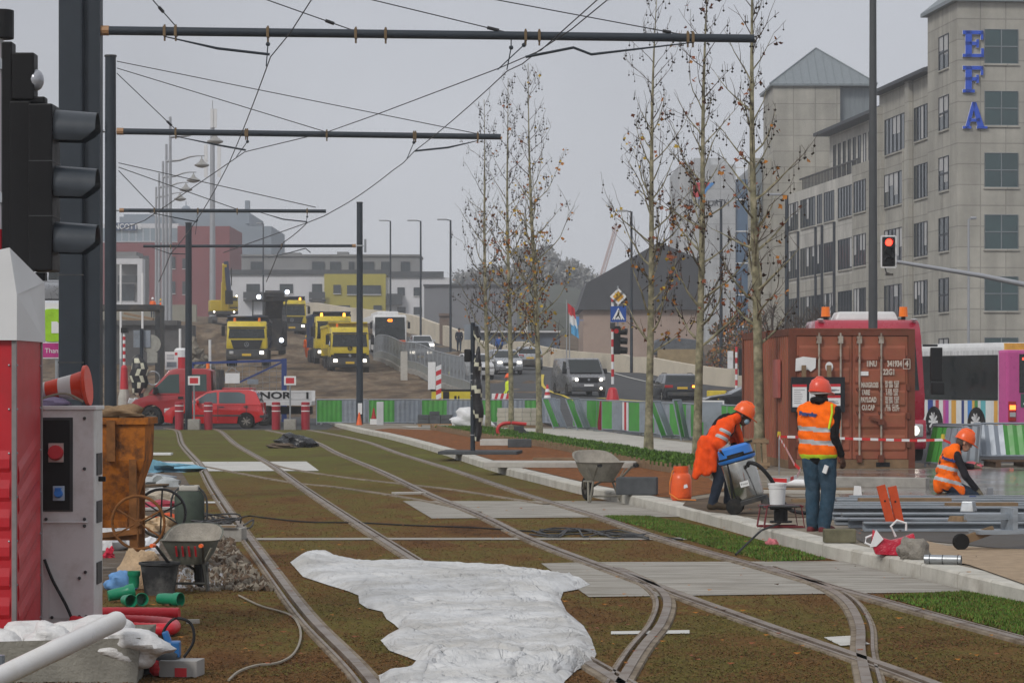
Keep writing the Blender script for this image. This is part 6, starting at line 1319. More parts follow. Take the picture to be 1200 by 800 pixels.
# striped tape line and stakes ---------------------------------------------------------
M_tapr=mat('red tape',(.55,.03,.03),.5,0,.1); M_tapw=mat('white tape',(.68,.66,.66),.5,0,.08)
def tape(pts,label,w=.045,step=.14):
    ps=[]; q=[Vector(p) for p in pts]
    for a,c in zip(q,q[1:]):
        n=max(1,int((c-a).length/step))
        for i in range(n): ps.append(a.lerp(c,i/n))
    ps.append(q[-1]); o=ps[0]; b=MB(); 
    for i,(a,c) in enumerate(zip(ps,ps[1:])): 
        hz=Vector((0,0,w/2)) if abs((c-a).normalized().z)<.9 else Vector((w/2,0,0)); d=(c-a).cross(hz).normalized()*.0015; k=[a-hz-o,c-hz-o,c+hz-o,a+hz-o]; b.add([x-d for x in k]+[x+d for x in k],[(0,1,2,3),(7,6,5,4),(0,4,5,1),(2,6,7,3)],i%2)
    return solo(b,'barrier_tape',[M_tapr,M_tapw],label,'barrier tape',o)
tp=P(913,510,50.5); t=thing('stake','thin steel stake with yellow cap holding the striped tape beside the container','stake',(tp.x,tp.y,KZ)); b=MB(); b.cyl((0,0,0),(0,0,tp.z-KZ),.012,.012,8); b.build('rod',[M_steel],t); b=MB(); b.cyl((0,0,tp.z-KZ-.02),(0,0,tp.z-KZ+.07),.035,.03,8); b.build('cap',[M_yel],t)
tk=P(1105,513,50.5); t=thing('stake','thin steel stake with yellow cap behind the kneeling man','stake',(tk.x,tk.y,KZ)); b=MB(); b.cyl((0,0,0),(0,0,tk.z-KZ),.015,.015,8); b.build('rod',[M_steel],t); b=MB(); b.cyl((0,0,tk.z-KZ-.02),(0,0,tk.z-KZ+.07),.04,.03,8); b.build('cap',[M_yel],t)
tape([tp+Vector((0,-.02,-.02)),P(960,512.5,50.5),P(1020,514.5,50.5),P(1075,516,50.5),tk+Vector((0,-.03,-.03)),P(1114,519,50.3)],'red and white tape stretched across the front of the container')
tape([tp+Vector((-.02,-.03,0)),P(921,525,49.5),P(931,544,47)],'red and white tape hanging from the stake and trailing to the ground',.05)
tape([P(931,545,44)+Vector((0,0,.02)),P(938,550,44),P(934,558,42.5),P(922,563,42.0),P(905,562,42.0)],'loose loop of red and white tape lying behind the vacuum',.06)
# gas bottle --------------------------------------------------------------------------
p=G(798,586,KZ); gb=thing('gas_bottle','orange red gas bottle with a collar handle on the kerb','gas bottle',p); M_gas=mat('gas bottle paint',(.75,.10,.015),.4,0,.12,4,dirt=(.45,.06,.01),dscale=5)
b=MB(); b.lathe((0,0,0),[(.12,0),(.145,.03),(.15,.06),(.15,.30),(.135,.36),(.09,.40),(.04,.415),(.001,.42)],20); b.build('body',[M_gas],gb,smooth=True)
b=MB(); b.lathe((0,0,.38),[(.105,0),(.108,.1),(.095,.1),(.092,0)],18); b.build('collar',[M_gas],gb,smooth=True); b=MB(); b.cyl((0,0,.40),(0,0,.46),.025,.02,8); b.build('valve',[mat('brass',(.35,.22,.07),.4,.7)],gb)
b=MB(); b.tube([(-.02,0,.45),(-.12,-.05,.42),(-.16,-.06,.25),(-.165,-.05,.1),(-.05,-.17,.02),(.2,-.2,.012)],.010,6); b.build('hose',[mat('orange hose',(.65,.2,.03),.5)],gb)
b=MB(); b.prism([(-.03,-.03),(.035,-.01),(.02,.035),(-.02,.025)],lambda q,w,d:(.055+q,d,.2+w),-.145,-.139); b.build('label',[M_signw],gb)
# wet vacuum --------------------------------------------------------------------------
p=G(882,602,KZ); vc=thing('wet_vacuum','stainless steel wet vacuum with bright blue lid tilted back on its wheels','vacuum cleaner',p,R(-8))
Mx=Matrix.Rotation(R(-16),4,'Y'); 
def tilt(b): b.v=[tuple(Mx@Vector(q)) for q in b.v]; return b
M_inox=mat('dull stainless steel',(.42,.41,.38),.22,.95,.2,2,dirt=(.30,.28,.24),dscale=3); M_lid=mat('blue vacuum lid',(.025,.17,.55),.35,0,.1,5)
b=MB(); b.lathe((.0,0,.20),[(.20,0),(.215,.04),(.215,.48),(.205,.50)],24); tilt(b).build('tank',[M_inox],vc,smooth=True)
b=MB(); b.lathe((0,0,.70),[(.23,0),(.245,.02),(.245,.05),(.225,.06),(.215,.17),(.18,.20),(.001,.205)],24); tilt(b).build('lid',[M_lid],vc,smooth=True)
b=MB(); b.lathe((0,0,.745),[(.247,0),(.25,.012),(.247,.024)],24); b.bx(-.10,.12,-.235,-.20,.77,.80); b.bx(.1,.25,-.06,.06,.88,.91); tilt(b).build('lid_seal',[M_black],vc)
b=MB(); b.lathe((0,0,.14),[(.24,0),(.25,.05),(.22,.06)],16); [b.cyl((x,y,.02),(x,y,.15),.05,.05,8) for x,y in ((.2,.12),(.2,-.12))]; tilt(b).build('base',[M_dgrey],vc)
for s in (1,-1): b=MB(); b.lathe((-.22,s*.2,.10),[(.09,-.03),(.105,-.02),(.105,.02),(.09,.03),(.0,.03)],16,0,(0,1,0)); b.build('wheel',[M_rubber],vc,smooth=True)
for s in (1,-1):
    b=MB(); b.tube([(-.24,s*.16,.12),(-.27,s*.17,.45),(-.32,s*.17,.72),(-.40,s*.15,.80)],.014,8); b.build('frame_bar',[M_black],vc)
b=MB(); b.tube([(-.40,-.16,.80),(-.40,.16,.80)],.02,8); b.build('handle',[mat('orange brown grip',(.36,.09,.03),.5)],vc)
hp=[(-.05,-.215,.62),(-.02,-.32,.66),(.1,-.36,.62),(.25,-.34,.45),(.36,-.25,.22),(.48,-.2,.07),(.62,-.22,.035),(.75,-.3,.035)]
b=MB(); b.tube(spline3(hp,6),.026,10); b.build('hose',[M_black],vc,smooth=True)
b=MB(); b.box((.02,-.222,.40),(.11,.008,.07)); add_text(b,'P-max',.035,FR((.02,-.228,.40),(1,0,0),(0,0,1)),.001,1); tilt(b).build('sticker',[M_signw,M_black],vc)
# cable reel with white bucket --------------------------------------------------------
p=G(915,618,KZ); cr_=thing('cable_reel','dark red tubular cable reel stand at the kerb edge under the white bucket','cable reel',p,R(10)); M_reel=mat('dark red tube',(.16,.015,.02),.45,0,.2,6)
for s in (1,-1):
    b=MB(); b.tube([(-.24,s*.15,.012),(-.2,s*.15,.26),(.2,s*.15,.26),(.24,s*.15,.012),(-.24,s*.15,.012)],.012,6); b.build('side_frame',[M_reel],cr_)
b=MB(); b.lathe((0,0,.24),[(.24,0),(.25,.012),(.24,.024),(.0,.024)],20); b.build('top_plate',[M_dgrey],cr_)
b=MB(); b.lathe((0,0,.06),[(.13,0),(.13,.02),(.08,.02),(.08,.15),(.13,.15),(.13,.17)],16); b.build('drum',[M_black],cr_)
for s in (1,-1): b=MB(); b.cyl((-.22,s*.15,.02),(.22,s*.15,.02),.01,.01,6); b.beam((s*.22,-.15,.25),(s*.22,.15,.25),.02,.02); b.build('cross_bar',[M_reel],cr_)
b=MB(); b.lathe((-.02,0,0),[(.085,0),(.088,.02),(.10,.22),(.108,.225),(.108,.245),(.098,.245),(.09,.12),(.0,.12)],20); 
for z in (.19,.205): b.torus((-.02,0,z),(0,0,1),.1,.005,20,5)
solo(b,'bucket',[M_signw],'white plastic bucket standing on the cable reel','bucket',p+Vector((-.02,0,.266)),smooth=True)
b=MB(); b.tube([(p.x-.02,p.y-.13,KZ+.06),(p.x-.3,p.y-.9,KZ+.02),(p.x-.45,p.y-2.2,.06+KZ),(p.x-.75,p.y-2.9,.02)],.012,6); solo(b,'cable',[M_black],'black cable running from the reel over the kerb','cable')
# second wheelbarrow, by the kerb ---------------------------------------------------------
M_wb=mat('muddy galvanised tray',(.24,.225,.185),.6,.2,.25,5,dirt=(.13,.115,.085),dscale=3); M_wbd=mat('dried mortar inside tray',(.30,.275,.235),.95,0,.25,6,bump=.01)
def barrow(name,label,loc,rz,grip,tip=0,tray=None,stripes=None,frame=None):
    t=thing(name,label,'wheelbarrow',loc,rz,'wheelbarrows'); tr=tray or M_wb; fr=frame or M_wb
    # +x towards the wheel; tray rim ellipse-like rectangle
    def ring(z,hx,hy,cx,n=24,pw=.55): return [Vector((cx+hx*math.copysign(abs(math.cos(2*math.pi*k/n))**pw,math.cos(2*math.pi*k/n)),hy*math.copysign(abs(math.sin(2*math.pi*k/n))**pw,math.sin(2*math.pi*k/n)),z+(.17*max(0,math.cos(2*math.pi*k/n))**.7 if z>.5 else 0))) for k in range(n)]
    n=24; R_=[ring(.32,.27,.17,.02),ring(.46,.36,.26,.04),ring(.60,.45,.33,.06),ring(.605,.47,.35,.06),ring(.60,.46,.335,.06),ring(.595,.44,.32,.06),ring(.47,.35,.25,.04),ring(.37,.27,.17,.02)]
    b=MB(); b.v=[tuple(q) for r in R_ for q in r]; 
    for i in range(len(R_)-1):
        for j in range(n): b.f.append((i*n+j,i*n+(j+1)%n,(i+1)*n+(j+1)%n,(i+1)*n+j)); b.m.append(1 if i>=4 else 0)
    b.f.append(tuple(range(n-1,-1,-1))); b.m.append(0); b.f.append(tuple(len(b.v)-n+j for j in range(n))); b.m.append(1)
    b.build('tray',[tr,M_wbd],t,smooth=True)
    for s in (1,-1):
        b=MB(); b.tube([(.62,s*.05,.19),(.35,s*.14,.30),(-.25,s*.2,.32),(-.72,s*.27,.56),(-.86,s*.28,.58)],.018,8); b.build('handle_bar',[fr],t,smooth=True)
        b=MB(); b.tube([(-.80,s*.277,.575),(-.93,s*.285,.58)],.024,8); b.build('grip',[grip],t)
        b=MB(); b.tube([(-.02,s*.19,.31),(-.22,s*.25,.02),(-.30,s*.25,.02),(-.36,s*.22,.33)],.017,8); b.build('leg',[fr],t)
        b=MB(); b.beam((-.25,s*.2,.33),(-.30,s*.30,.52),.03,.012); b.build('brace',[M_wb],t)
    b=MB(); b.cyl((-.25,-.25,.10),(-.25,.25,.10),.014,.014,8); b.build('leg_tie',[fr],t)
    w=thing_part=bpy.data.objects.new('wheel',None); COL.objects.link(w); w.parent=t
    b=MB(); b.lathe((.62,0,.19),[(.10,-.045),(.17,-.045),(.19,-.02),(.19,.02),(.17,.045),(.10,.045),(.10,-.045)],20,0,(0,1,0)); b.build('tyre',[M_rubber],w,smooth=True)
    b=MB(); b.cyl((.62,-.035,.19),(.62,.035,.19),.105,.105,16); b.cyl((.62,-.08,.19),(.62,.08,.19),.018,.018,8); b.build('rim',[M_steelw],w)
    if stripes:
        for k in range(4): b=MB(); b.box((-.345,-.12+k*.075,.48),(.012,.022,.14),(0,R(-32),0)); b.build('red_stripe',[M_signr],t)
    return t
p=G(703,589,0); barrow('wheelbarrow','empty mud grey wheelbarrow standing on the grooved slab by the kerb',(p.x,p.y,.012),R(106),M_rubber)
# small stones and blocks near the kerb
def block(px,py,z,d,label,m=None,rz=0,name='concrete_block',group=None,tilt=0):
    p=G(px,py,z); b=MB(); b.bx(-d[0]/2,d[0]/2,-d[1]/2,d[1]/2,0,d[2]); return solo(b,name,[m or M_concl],label,'block',(p.x,p.y+d[1]/2,z+.002),rz,group,bevel=min(d)*.08)
M_darkb=mat('dark grey paver',(.075,.08,.085),.85,0,.2,6)
block(985,636,KZ,(.33,.2,.14),'mossy concrete block lying on the kerb beside the standing man',mat('mossy block',(.14,.13,.085),.95,0,.3,6))
block(660,548,KZ+.004,(2.9,1.4,.10),'long low slab of pale concrete lying in the brown mulch',M_concl,R(-8)); block(585,522,KZ+.004,(.95,.5,.16),'short white kerbstone lying in the mulch near the wrapped pole',M_slabw,R(-6)); block(609,524,KZ+.004,(.6,.6,.2),'dark grey block next to the short white kerbstone',M_darkb)
block(747,580,KZ+.004,(.60,.3,.26),'dark grey block on the mulch behind the second wheelbarrow',M_darkb,R(-8)); block(650,541,KZ+.004,(.9,.3,.08),'flat brown timber offcut behind the long pale slab',M_wood)
b=MB(); p=G(570,531,KZ); b.bx(-.9,.9,0,1.6,0,.07); solo(b,'foundation_slab',[M_darkb],'dark foundation slab at the foot of the wrapped pole','slab',(p.x-.2,p.y-1.2,KZ+.004),R(-5),bevel=.01)
# right foreground: beams and stuff -------------------------------------------------------
M_beam=mat('galvanised profile',(.30,.335,.37),.45,.45,.28,3,stretch=(.4,3,3),dirt=(.15,.14,.13),dscale=1.2,dthr=.58)
random.seed(11)
def ubeam(L,w,h):
    b=MB(); b.bx(0,L,0,w,0,.018); b.bx(0,L,w-.012,w,.018,h-.02); b.bx(0,L,0,w,h-.02,h); b.bx(0,L,0,.008,.0182,.03); return b
wd=['nearest','second nearest','third from the front','fourth from the front','fifth from the front','sixth from the front','seventh from the front','eighth from the front','ninth from the front','tenth from the front','farthest but one','farthest']
for k in range(12):
    y=31.6+k*.66+random.uniform(-.08,.08); px0=(1012,1000,985,986,975,978,962,958,975,968,980,1000)[k]+random.uniform(-6,6); px1=1290+random.uniform(-60,60)
    x0=XX(px0,y); L=XX(px1,y)-x0; h=random.choice((.09,.12,.15)); solo(ubeam(L,.16+.03*(k%3),h*.85),'steel_beam',[M_beam],'long galvanised steel profile, %s of the row laid out beside the standing man'%wd[k] if k<12 else '','steel beam',(x0,y,KZ+.004),R(random.uniform(-1.3,1.3)),'steel profiles laid on the paving')
for k,(px_,py_,L,rz) in enumerate(((1020,588,2.2,3),(1075,586.5,1.6,-4),(1150,604,.9,8),(1060,598,1.2,2))):
    p=G(px_,py_,KZ); b=MB(); b.bx(-L/2,L/2,-.09,.09,0,.045); solo(b,'timber_plank',[M_wood],('long brown timber plank behind the steel profiles','shorter brown timber plank in front of the wet paving','short timber offcut on top of the steel profiles to the right','timber plank lying between the steel profiles')[k],'plank',(p.x,p.y,KZ+(.004 if k<2 else .12)),R(rz),'timber planks by the steel profiles')
b=MB(); b.bx(-2.6,0,0,.25,0,.16); p=G(1085,572,KZ); solo(b,'kerb_upstand',[M_conc],'grey concrete upstand crossing the wet paving behind the steel profiles','kerb stone',(p.x,p.y,KZ+.002),R(-22),bevel=.015)
# orange steel plates leaning
t=thing('steel_profile','two bright orange red painted steel flats standing upright among the profiles','steel flat',P(1052,627,32.0)+Vector((0,0,.0)))
t.location.z=KZ
for dx,rot,hh in ((-.06,-15,.52),(.045,-12,.5)):
    b=MB(); b.box((0,0,hh/2),(.10,.03,hh)); b.cyl((0,-.02,hh*.65),(0,.02,hh*.65),.012,.012,8,1); b.v=[tuple(Matrix.Rotation(R(rot),3,'Y')@Vector(q)+Vector((dx,0 if dx<0 else .05,0))) for q in b.v]; b.build('flat_bar',[mat('orange red primer',(.55,.075,.02),.5,0,.15,5,dirt=(.35,.05,.02)),M_black],t)
# red bag, dusty bag, pipe
def lump(name,label,cat,loc,dim,m,seed=0,n=18,k=12,amp=.22,rz=0,flat_=True,kind=None,group=None):
    rg=np.random.default_rng(seed); ph=rg.uniform(0,6.28,12); b=MB(); b.sph((0,0,0),1,n,k)
    o=[]
    for (x,y,z) in b.v:
        f=1+amp*(math.sin(3.1*x+ph[0])*math.cos(2.7*y+ph[1])+.6*math.sin(6.3*z+5.1*x+ph[2])+.5*math.sin(8*y+3*z+ph[3])+.35*math.sin(13*x+9*y+ph[4]))
        zz=max(-.55,z*f) if flat_ else z*f; o.append((x*f*dim[0]/2,y*f*dim[1]/2,(zz+.55)*dim[2]/1.55))
    b.v=o; return solo(b,name,[m],label,cat,loc,rz,group,smooth=60,kind=kind)
p=G(1046,650,KZ); rb=thing('carrier_bag','crumpled red carrier bag with white handles on the kerb','bag',p); M_rbag=mat('shiny red bag',(.42,.008,.03),.25,0,.2,5,bump=.03,bscale=9)
b=MB(); rg=np.random.default_rng(4); prof=[(-.17,.0),(.17,0),(.215,.14),(.20,.22),(.10,.17),(-.02,.15),(-.10,.17),(-.19,.25),(-.20,.12)]
b.prism([(x,z) for x,z in prof],lambda q,z,w:(q+.012*math.sin(w*40+q*20),w*(1-.5*max(0,z)/.2),z+.01*math.sin(w*60+q*30)),-.10,.10); b.build('sack',[M_rbag],rb,bevel=.02,smooth=True)
b=MB(); b.tube([(-.18,0,.20),(-.26,-.02,.17),(-.27,-.03,.12),(-.2,-.04,.09)],.012,6); b.prism([(-.23,.08),(-.17,.09),(-.1,.16),(-.17,.25)],lambda q,z,w:(q,w,z),-.09,-.06); b.build('handle',[M_signw],rb); b=MB(); b.tube([(.03,0,.18),(-.02,-.02,.28),(.04,-.02,.34),(.13,-.02,.31),(.13,-.01,.24)],.012,6); b.build('handle',[M_signw],rb)
lump('dusty_bag','grey dusty bundle of plastic beside the red carrier bag','bundle',G(1072,655,KZ),(.30,.24,.20),mat('dusty plastic',(.23,.21,.18),.7,0,.35,12,bump=.02),3)
p=G(1105,661,KZ); b=MB(); b.lathe((0,0,0),[(.035,-.17),(.042,-.17),(.042,.17),(.035,.17),(.035,-.17)],16,0,(1,-.35,0)); [b.torus(Vector((1,-.35,0)).normalized()*k,(1,-.35,0),.042,.004,16,5,1) for k in (-.12,.0,.14)]; solo(b,'pipe_offcut',[M_steel,M_black],'short grey pipe offcut lying on the gravel edge','pipe',p+Vector((0,0,.046)),smooth=True)
p=G(1200,648,KZ); t=thing('wheeled_trolley','grey steel trolley frame with one small caster among the profiles','trolley',(p.x-.2,p.y+.6,KZ),R(15)); b=MB(); b.bx(-.2,.9,-.15,.15,.16,.20); b.bx(.15,.2,-.15,.15,.2,.42); b.bx(-.3,.4,-.04,.04,.30,.36); b.build('frame',[M_beam],t); 
b=MB(); b.lathe((-.35,0,.085),[(.03,-.03),(.08,-.03),(.085,0),(.08,.03),(.03,.03)],16,0,(0,1,0)); b.build('caster',[M_rubber],t,smooth=True); b=MB(); b.beam((-.35,0,.09),(0,0,.2),.05,.08); b.build('fork',[M_wood],t)
for k,(px_,py_,d,m_) in enumerate(((1110,590,(.20,.12,.05),M_wood),(1140,590,(.1,.08,.10),M_blue),(1096,592,(.16,.14,.07),M_signw),(1135,615,(.22,.16,.12),M_steel),(1160,585,(.10,.10,.16),M_galv),(1005,583,(.22,.02,.16),M_signw),(1122,628,(.2,.1,.06),M_wood))):
    p=G(px_,py_,KZ); b=MB(); b.box((0,0,d[2]/2),d,(0,0,R(k*23)),0,.8); solo(b,'offcut',[m_],('small wooden wedge beside the kneeling man','small dark blue clamp right of the kneeling man','small crumpled white scrap below the kneeling man','grey metal bracket resting on the profiles','pale grey peg on the wet paving','small white triangular plate behind the profiles','small wooden wedge among the front profiles')[k],'offcut',(p.x,p.y,KZ+(.16 if py_>592 else .01)),bevel=.008)
p=G(935,571,KZ); b=MB(); b.lathe((0,0,.07),[(.055,-.35),(.06,-.35),(.065,.35),(.055,.35)],14,0,(1,-.2,0)); solo(b,'foil_roll',[M_signw],'white roll lying on planks behind the cable reel','roll',p,smooth=True)
for k,(px_,py_,L,rz) in enumerate(((925,575,2.2,4),(935,582,1.9,-8),(950,570,1.2,15))):
    p=G(px_,py_,KZ); b=MB(); b.bx(-L/2,L/2,-.1,.1,0,.04); solo(b,'board',[(M_wood,M_concl,M_slabw)[k]],('brown board lying behind the cable reel','pale grey board lying nearest the cable reel','white board between the two men')[k],'board',(p.x,p.y,KZ+.006+.05*k),R(rz))
lump('scrap_paper','small red and white plastic scrap on the kerb edge','scrap',G(905,641,0),(.12,.1,.10),mat('pinkish scrap',(.55,.16,.18),.6,0,.5,20),7)
# signal on its long arm, right ---------------------------------------------------------
Yg=74; ts=thing('traffic_signal','hanging traffic signal with lit red lamp at the end of a long arm','traffic signal',(XX(1262,Yg),Yg,0)); o=ts.location
b=MB(); b.cyl((0,0,0),(0,0,ZZ(346,Yg)+.3),.12,.09,12); b.build('post',[M_galv],ts,smooth=True)
b=MB(); e=P(1050,306.5,Yg)-Vector(o); f_=P(1262,346,Yg)-Vector(o); b.tube([f_,P(1150,323,Yg)-Vector(o),e],[.085,.065,.05],10); b.build('arm',[M_galv],ts,smooth=True)
c=P(1041,295,Yg)-Vector(o); b=MB(); b.bx(c.x-.165,c.x+.165,-.10,.12,c.z-.38,c.z+.38); b.build('housing',[M_black],ts,bevel=.03)
b=MB(); 
for a,q in (((-.19,-.41),(.19,-.41)),((.19,-.41),(.19,.41)),((.19,.41),(-.19,.41)),((-.19,.41),(-.19,-.41))): b.beam((c.x+a[0],-.05,c.z+a[1]),(c.x+q[0],-.05,c.z+q[1]),.035,.035)
b.build('white_border',[M_signw],ts)
for k,(dz,m_) in enumerate(((.24,M_redlit),(0,M_black),(-.24,M_black))):
    b=MB(); b.cyl((c.x,-.10,c.z+dz),(c.x,-.125,c.z+dz),.088 if k else .095,.08,16); b.build('lens',[m_],ts); b=MB(); b.prism([(.12*math.cos(R(a)),.12*math.sin(R(a))) for a in range(0,181,20)]+[(.108*math.cos(R(a)),.108*math.sin(R(a))) for a in range(180,-1,-20)],lambda q,z,w:(c.x+q,w,c.z+dz+z),-.28,-.10); b.build('visor',[M_black],ts)
b=MB(); b.tube([c+Vector((-.1,0,-.38)),c+Vector((-.05,0,-.55)),c+Vector((.1,-.05,-.6))],.02,6); b.box(c+Vector((.02,-.05,-.6)),(.2,.08,.06)); b.build('detector',[M_dgrey],ts)
# ---------------------------------------------------------------------- trees -----
from mathutils import noise as mn
def bark():
    m=bpy.data.materials.new('plane tree bark'); m.use_nodes=True; nt=m.node_tree; N=nt.nodes; L=nt.links; b=N['Principled BSDF']; b.inputs['Roughness'].default_value=.9
    tc=N.new('ShaderNodeTexCoord'); n=N.new('ShaderNodeTexNoise'); n.inputs['Scale'].default_value=7; n.inputs['Detail'].default_value=6; L.new(tc.outputs['Object'],n.inputs[0]); c=N.new('ShaderNodeValToRGB'); e=c.color_ramp.elements
    e[0].position=.32; e[0].color=(.10,.085,.055,1); e[1].position=.68; e[1].color=(.34,.30,.20,1); k=e.new(.5); k.color=(.20,.185,.11,1); L.new(n.outputs[0],c.inputs[0]); L.new(c.outputs[0],b.inputs['Base Color'])
    bp=N.new('ShaderNodeBump'); bp.inputs['Distance'].default_value=.01; L.new(n.outputs[0],bp.inputs['Height']); L.new(bp.outputs[0],b.inputs['Normal']); return m
M_bark=bark(); M_twig=mat('dark twig bark',(.07,.05,.036),.9,0,.3,6)
M_lf=[mat('leaf rust brown',(.22,.065,.025),.7,0,.3,3),mat('leaf orange',(.34,.13,.015),.7,0,.3,3),mat('leaf yellow',(.42,.28,.02),.7,0,.3,3),mat('leaf dark brown',(.05,.025,.015),.8,0,.3,3)]
M_seed=mat('dark seed ball',(.03,.022,.016),.95,0,.3,30)
def plane_tree(px,Y,topx,topz,label,seed,leafy,cols,low=2.3,r0=.115,spread=1.0,nbr=42):
    rg=random.Random(seed); base=Vector((XX(px,Y),Y,KZ)); t=thing('plane_tree',label,'tree',base,group='young plane trees'); top=Vector((XX(topx,Y)-base.x,0,topz-KZ))
    b=MB(); tw=MB(); n=16; tr=[]
    for i in range(n+1):
        f=i/n; tr.append(Vector((top.x*f**1.3+.07*math.sin(seed+f*6)*f,.09*math.sin(seed*2+f*5)*f,top.z*f)))
    rad=lambda f:max(.010,r0*(1-f)**.85*(.9 if f>.02 else 1.15))
    b.tube(tr,[rad(i/n) for i in range(n+1)],10)
    at=lambda f:(lambda k:tr[min(int(k),n-1)].lerp(tr[min(int(k),n-1)+1],k-min(int(k),n-1)))(f*n)
    seeds=[]; leaves=[]
    def branch(p,d,L,r,depth,zf):
        pts=[p]; q=p.copy(); k=max(3,int(L/.22)); dd=d.copy()
        for i in range(k):
            dd=(dd+Vector((rg.uniform(-.22,.22),rg.uniform(-.22,.22),rg.uniform(-.12,.2)+(.10 if depth==0 else .02)))).normalized(); q=q+dd*(L/k); pts.append(q.copy())
        (b if depth==0 and r>.016 else tw).tube(pts,[max(.0035,r*(1-.85*i/k)) for i in range(k+1)],6 if depth==0 else 4,0,False)
        for i,q in enumerate(pts[1:],1):
            f=i/k
            if depth<2 and rg.random()<(.82 if depth==0 else .46):
                a=Vector((rg.uniform(-1,1),rg.uniform(-1,1),rg.uniform(-.1,.9))); branch(q,(dd*.8+a).normalized(),L*rg.uniform(.25,.45),r*.4*(1-.5*f)+.002,depth+1,zf)
            if rg.random()<(.13 if depth==0 else .36)*(1.25-.3*zf)*SEED_D: seeds.append(q+Vector((rg.uniform(-.05,.05),rg.uniform(-.05,.05),-rg.uniform(.06,.22))))
            if rg.random()<leafy*(.5 if depth==0 else .42)*(1.25*(1-zf)**2+.06): leaves.append(q+Vector((rg.uniform(-.1,.1),rg.uniform(-.1,.1),-rg.uniform(0,.14))))
    for i in range(nbr):
        f=(low+(top.z*.985-low)*((i+rg.random())/nbr)**.95)/top.z; zf=(f*top.z-low)/(top.z-low); p=at(f); a=i*2.4+rg.uniform(-.5,.5)
        L=(1.75*(1-zf)**.75+.3)*rg.uniform(.55,1.2)*spread; 
        if zf<.12: L*=.9
        el=rg.uniform(.25,.75) if zf<.35 else rg.uniform(.6,1.25)
        branch(p,Vector((math.cos(a),math.sin(a),el)).normalized(),L,max(.009,rad(f)*.42),0,zf)
    b.build('trunk',[M_bark],t,smooth=60,fix=False); tw.build('twigs',[M_twig],t,fix=False)
    lb=MB()
    for p in leaves:
        for _ in range(rg.choice((1,1,2,3))):
            s=rg.uniform(.04,.07); M=Euler((rg.uniform(-1.2,1.2),rg.uniform(-1.2,1.2),rg.uniform(0,6.3))).to_matrix(); o=p+Vector((rg.uniform(-.1,.1),rg.uniform(-.1,.1),rg.uniform(-.1,.05)))
            pts=[(0,-1,0),(.55,-.55,.12),(.95,.1,.25),(.4,.25,.1),(0,1,0),(-.4,.25,.1),(-.95,.1,.25),(-.55,-.55,.12)]; lb.add([o+M@(Vector(q)*s) for q in pts],[(0,1,2,3),(0,3,4),(0,4,5),(0,5,6,7)],rg.choice(cols))
    if lb.v: lb.build('foliage',M_lf,t,fix=False)
    sbm=MB()
    for p in seeds:
        r=rg.uniform(.02,.031); sbm.add([p+Vector(q)*r for q in ((1,0,0),(-1,0,0),(0,1,0),(0,-1,0),(0,0,1.1),(0,0,-1.1))],[(0,2,4),(2,1,4),(1,3,4),(3,0,4),(2,0,5),(1,2,5),(3,1,5),(0,3,5)])
        sbm.tube([p,p+Vector((0,0,.13))],.004,3,0,False)
    o=sbm.build('seed_balls',[M_seed],t,fix=False); o['kind']='stuff'
    return t
SEED_D=.66
plane_tree(572,97,565,11.5,'thin plane tree nearly bare, leftmost of the farther three behind the wrapped pole',21,.16,(0,3,0,1),r0=.105,nbr=40)
plane_tree(599,91,593,11.6,'thin plane tree with a few orange leaves, middle of the farther three',33,.30,(0,1,3,0,1),r0=.105,nbr=40)
plane_tree(632,85,617,11.4,'thin plane tree with many yellow and orange leaves low in its crown',45,.75,(1,2,1,0,2),r0=.11,nbr=42,spread=1.1)
plane_tree(760,67,770,11.3,'plane tree standing in the green mat with yellow leaves on its lower limbs',57,.34,(2,0,1,0,2),r0=.115,nbr=42,spread=1.0)
plane_tree(817,61,832,11.0,'plane tree with leaning top and scattered dark red leaves in front of the hall',63,.30,(0,0,3,1),r0=.115,nbr=42,spread=.95)
plane_tree(890,55,877,10.9,'plane tree nearest the container, its thick trunk rising beside the stooping man',71,.24,(0,0,1,3),r0=.125,nbr=42,spread=.9)
# misty trees and shrubs farther away
def leafy_tree(name,label,loc,h,w,seed,cols,n=1500,group=None,trunk=.18,conifer=False,ls=.28,bare=False):
    rg=random.Random(seed); t=thing(name,label,'tree',loc,group=group); b=MB(); b.tube([(0,0,-.3),(.1,0,h*.5),(0,.1,h*.92)],[trunk,trunk*.7,.03],7)
    clumps=[]
    for i in range(26):
        f=rg.uniform(.28,1); a=rg.uniform(0,6.3); rr=w*.5*(1-f*.95 if conifer else math.sin(math.pi*min(1,f*.85+.1))**.7)*rg.uniform(.35,1); c=Vector((rr*math.cos(a),rr*math.sin(a),h*f)); clumps.append((c,rg.uniform(.5,1)*w*.16)); b.tube([(0,0,h*f*.72),c],[trunk*.3,.02],4,0,False)
        if bare:
            for _ in range(7): b.tube([c,c+Vector((rg.uniform(-1,1),rg.uniform(-1,1),rg.uniform(.2,1.4)))*w*.16],[.02,.006],3,0,False)
    b.build('trunk',[M_twig],t,fix=False); l=MB()
    for i in range(n):
        c,r=rg.choice(clumps); q=Vector((rg.gauss(0,1),rg.gauss(0,1),rg.gauss(0,.8)))*r*.7+c; s=ls*rg.uniform(.5,1.2); M=Euler((rg.uniform(-1.5,1.5),rg.uniform(-1.5,1.5),rg.uniform(0,6))).to_matrix(); l.add([q+M@(Vector(k)*s) for k in ((-1,-.5,0),(1,-.4,.1),(.6,.6,0),(-.7,.5,-.1))],[(0,1,2,3)],rg.randrange(len(cols)))
    l.build('crown',cols,t,fix=False); return t
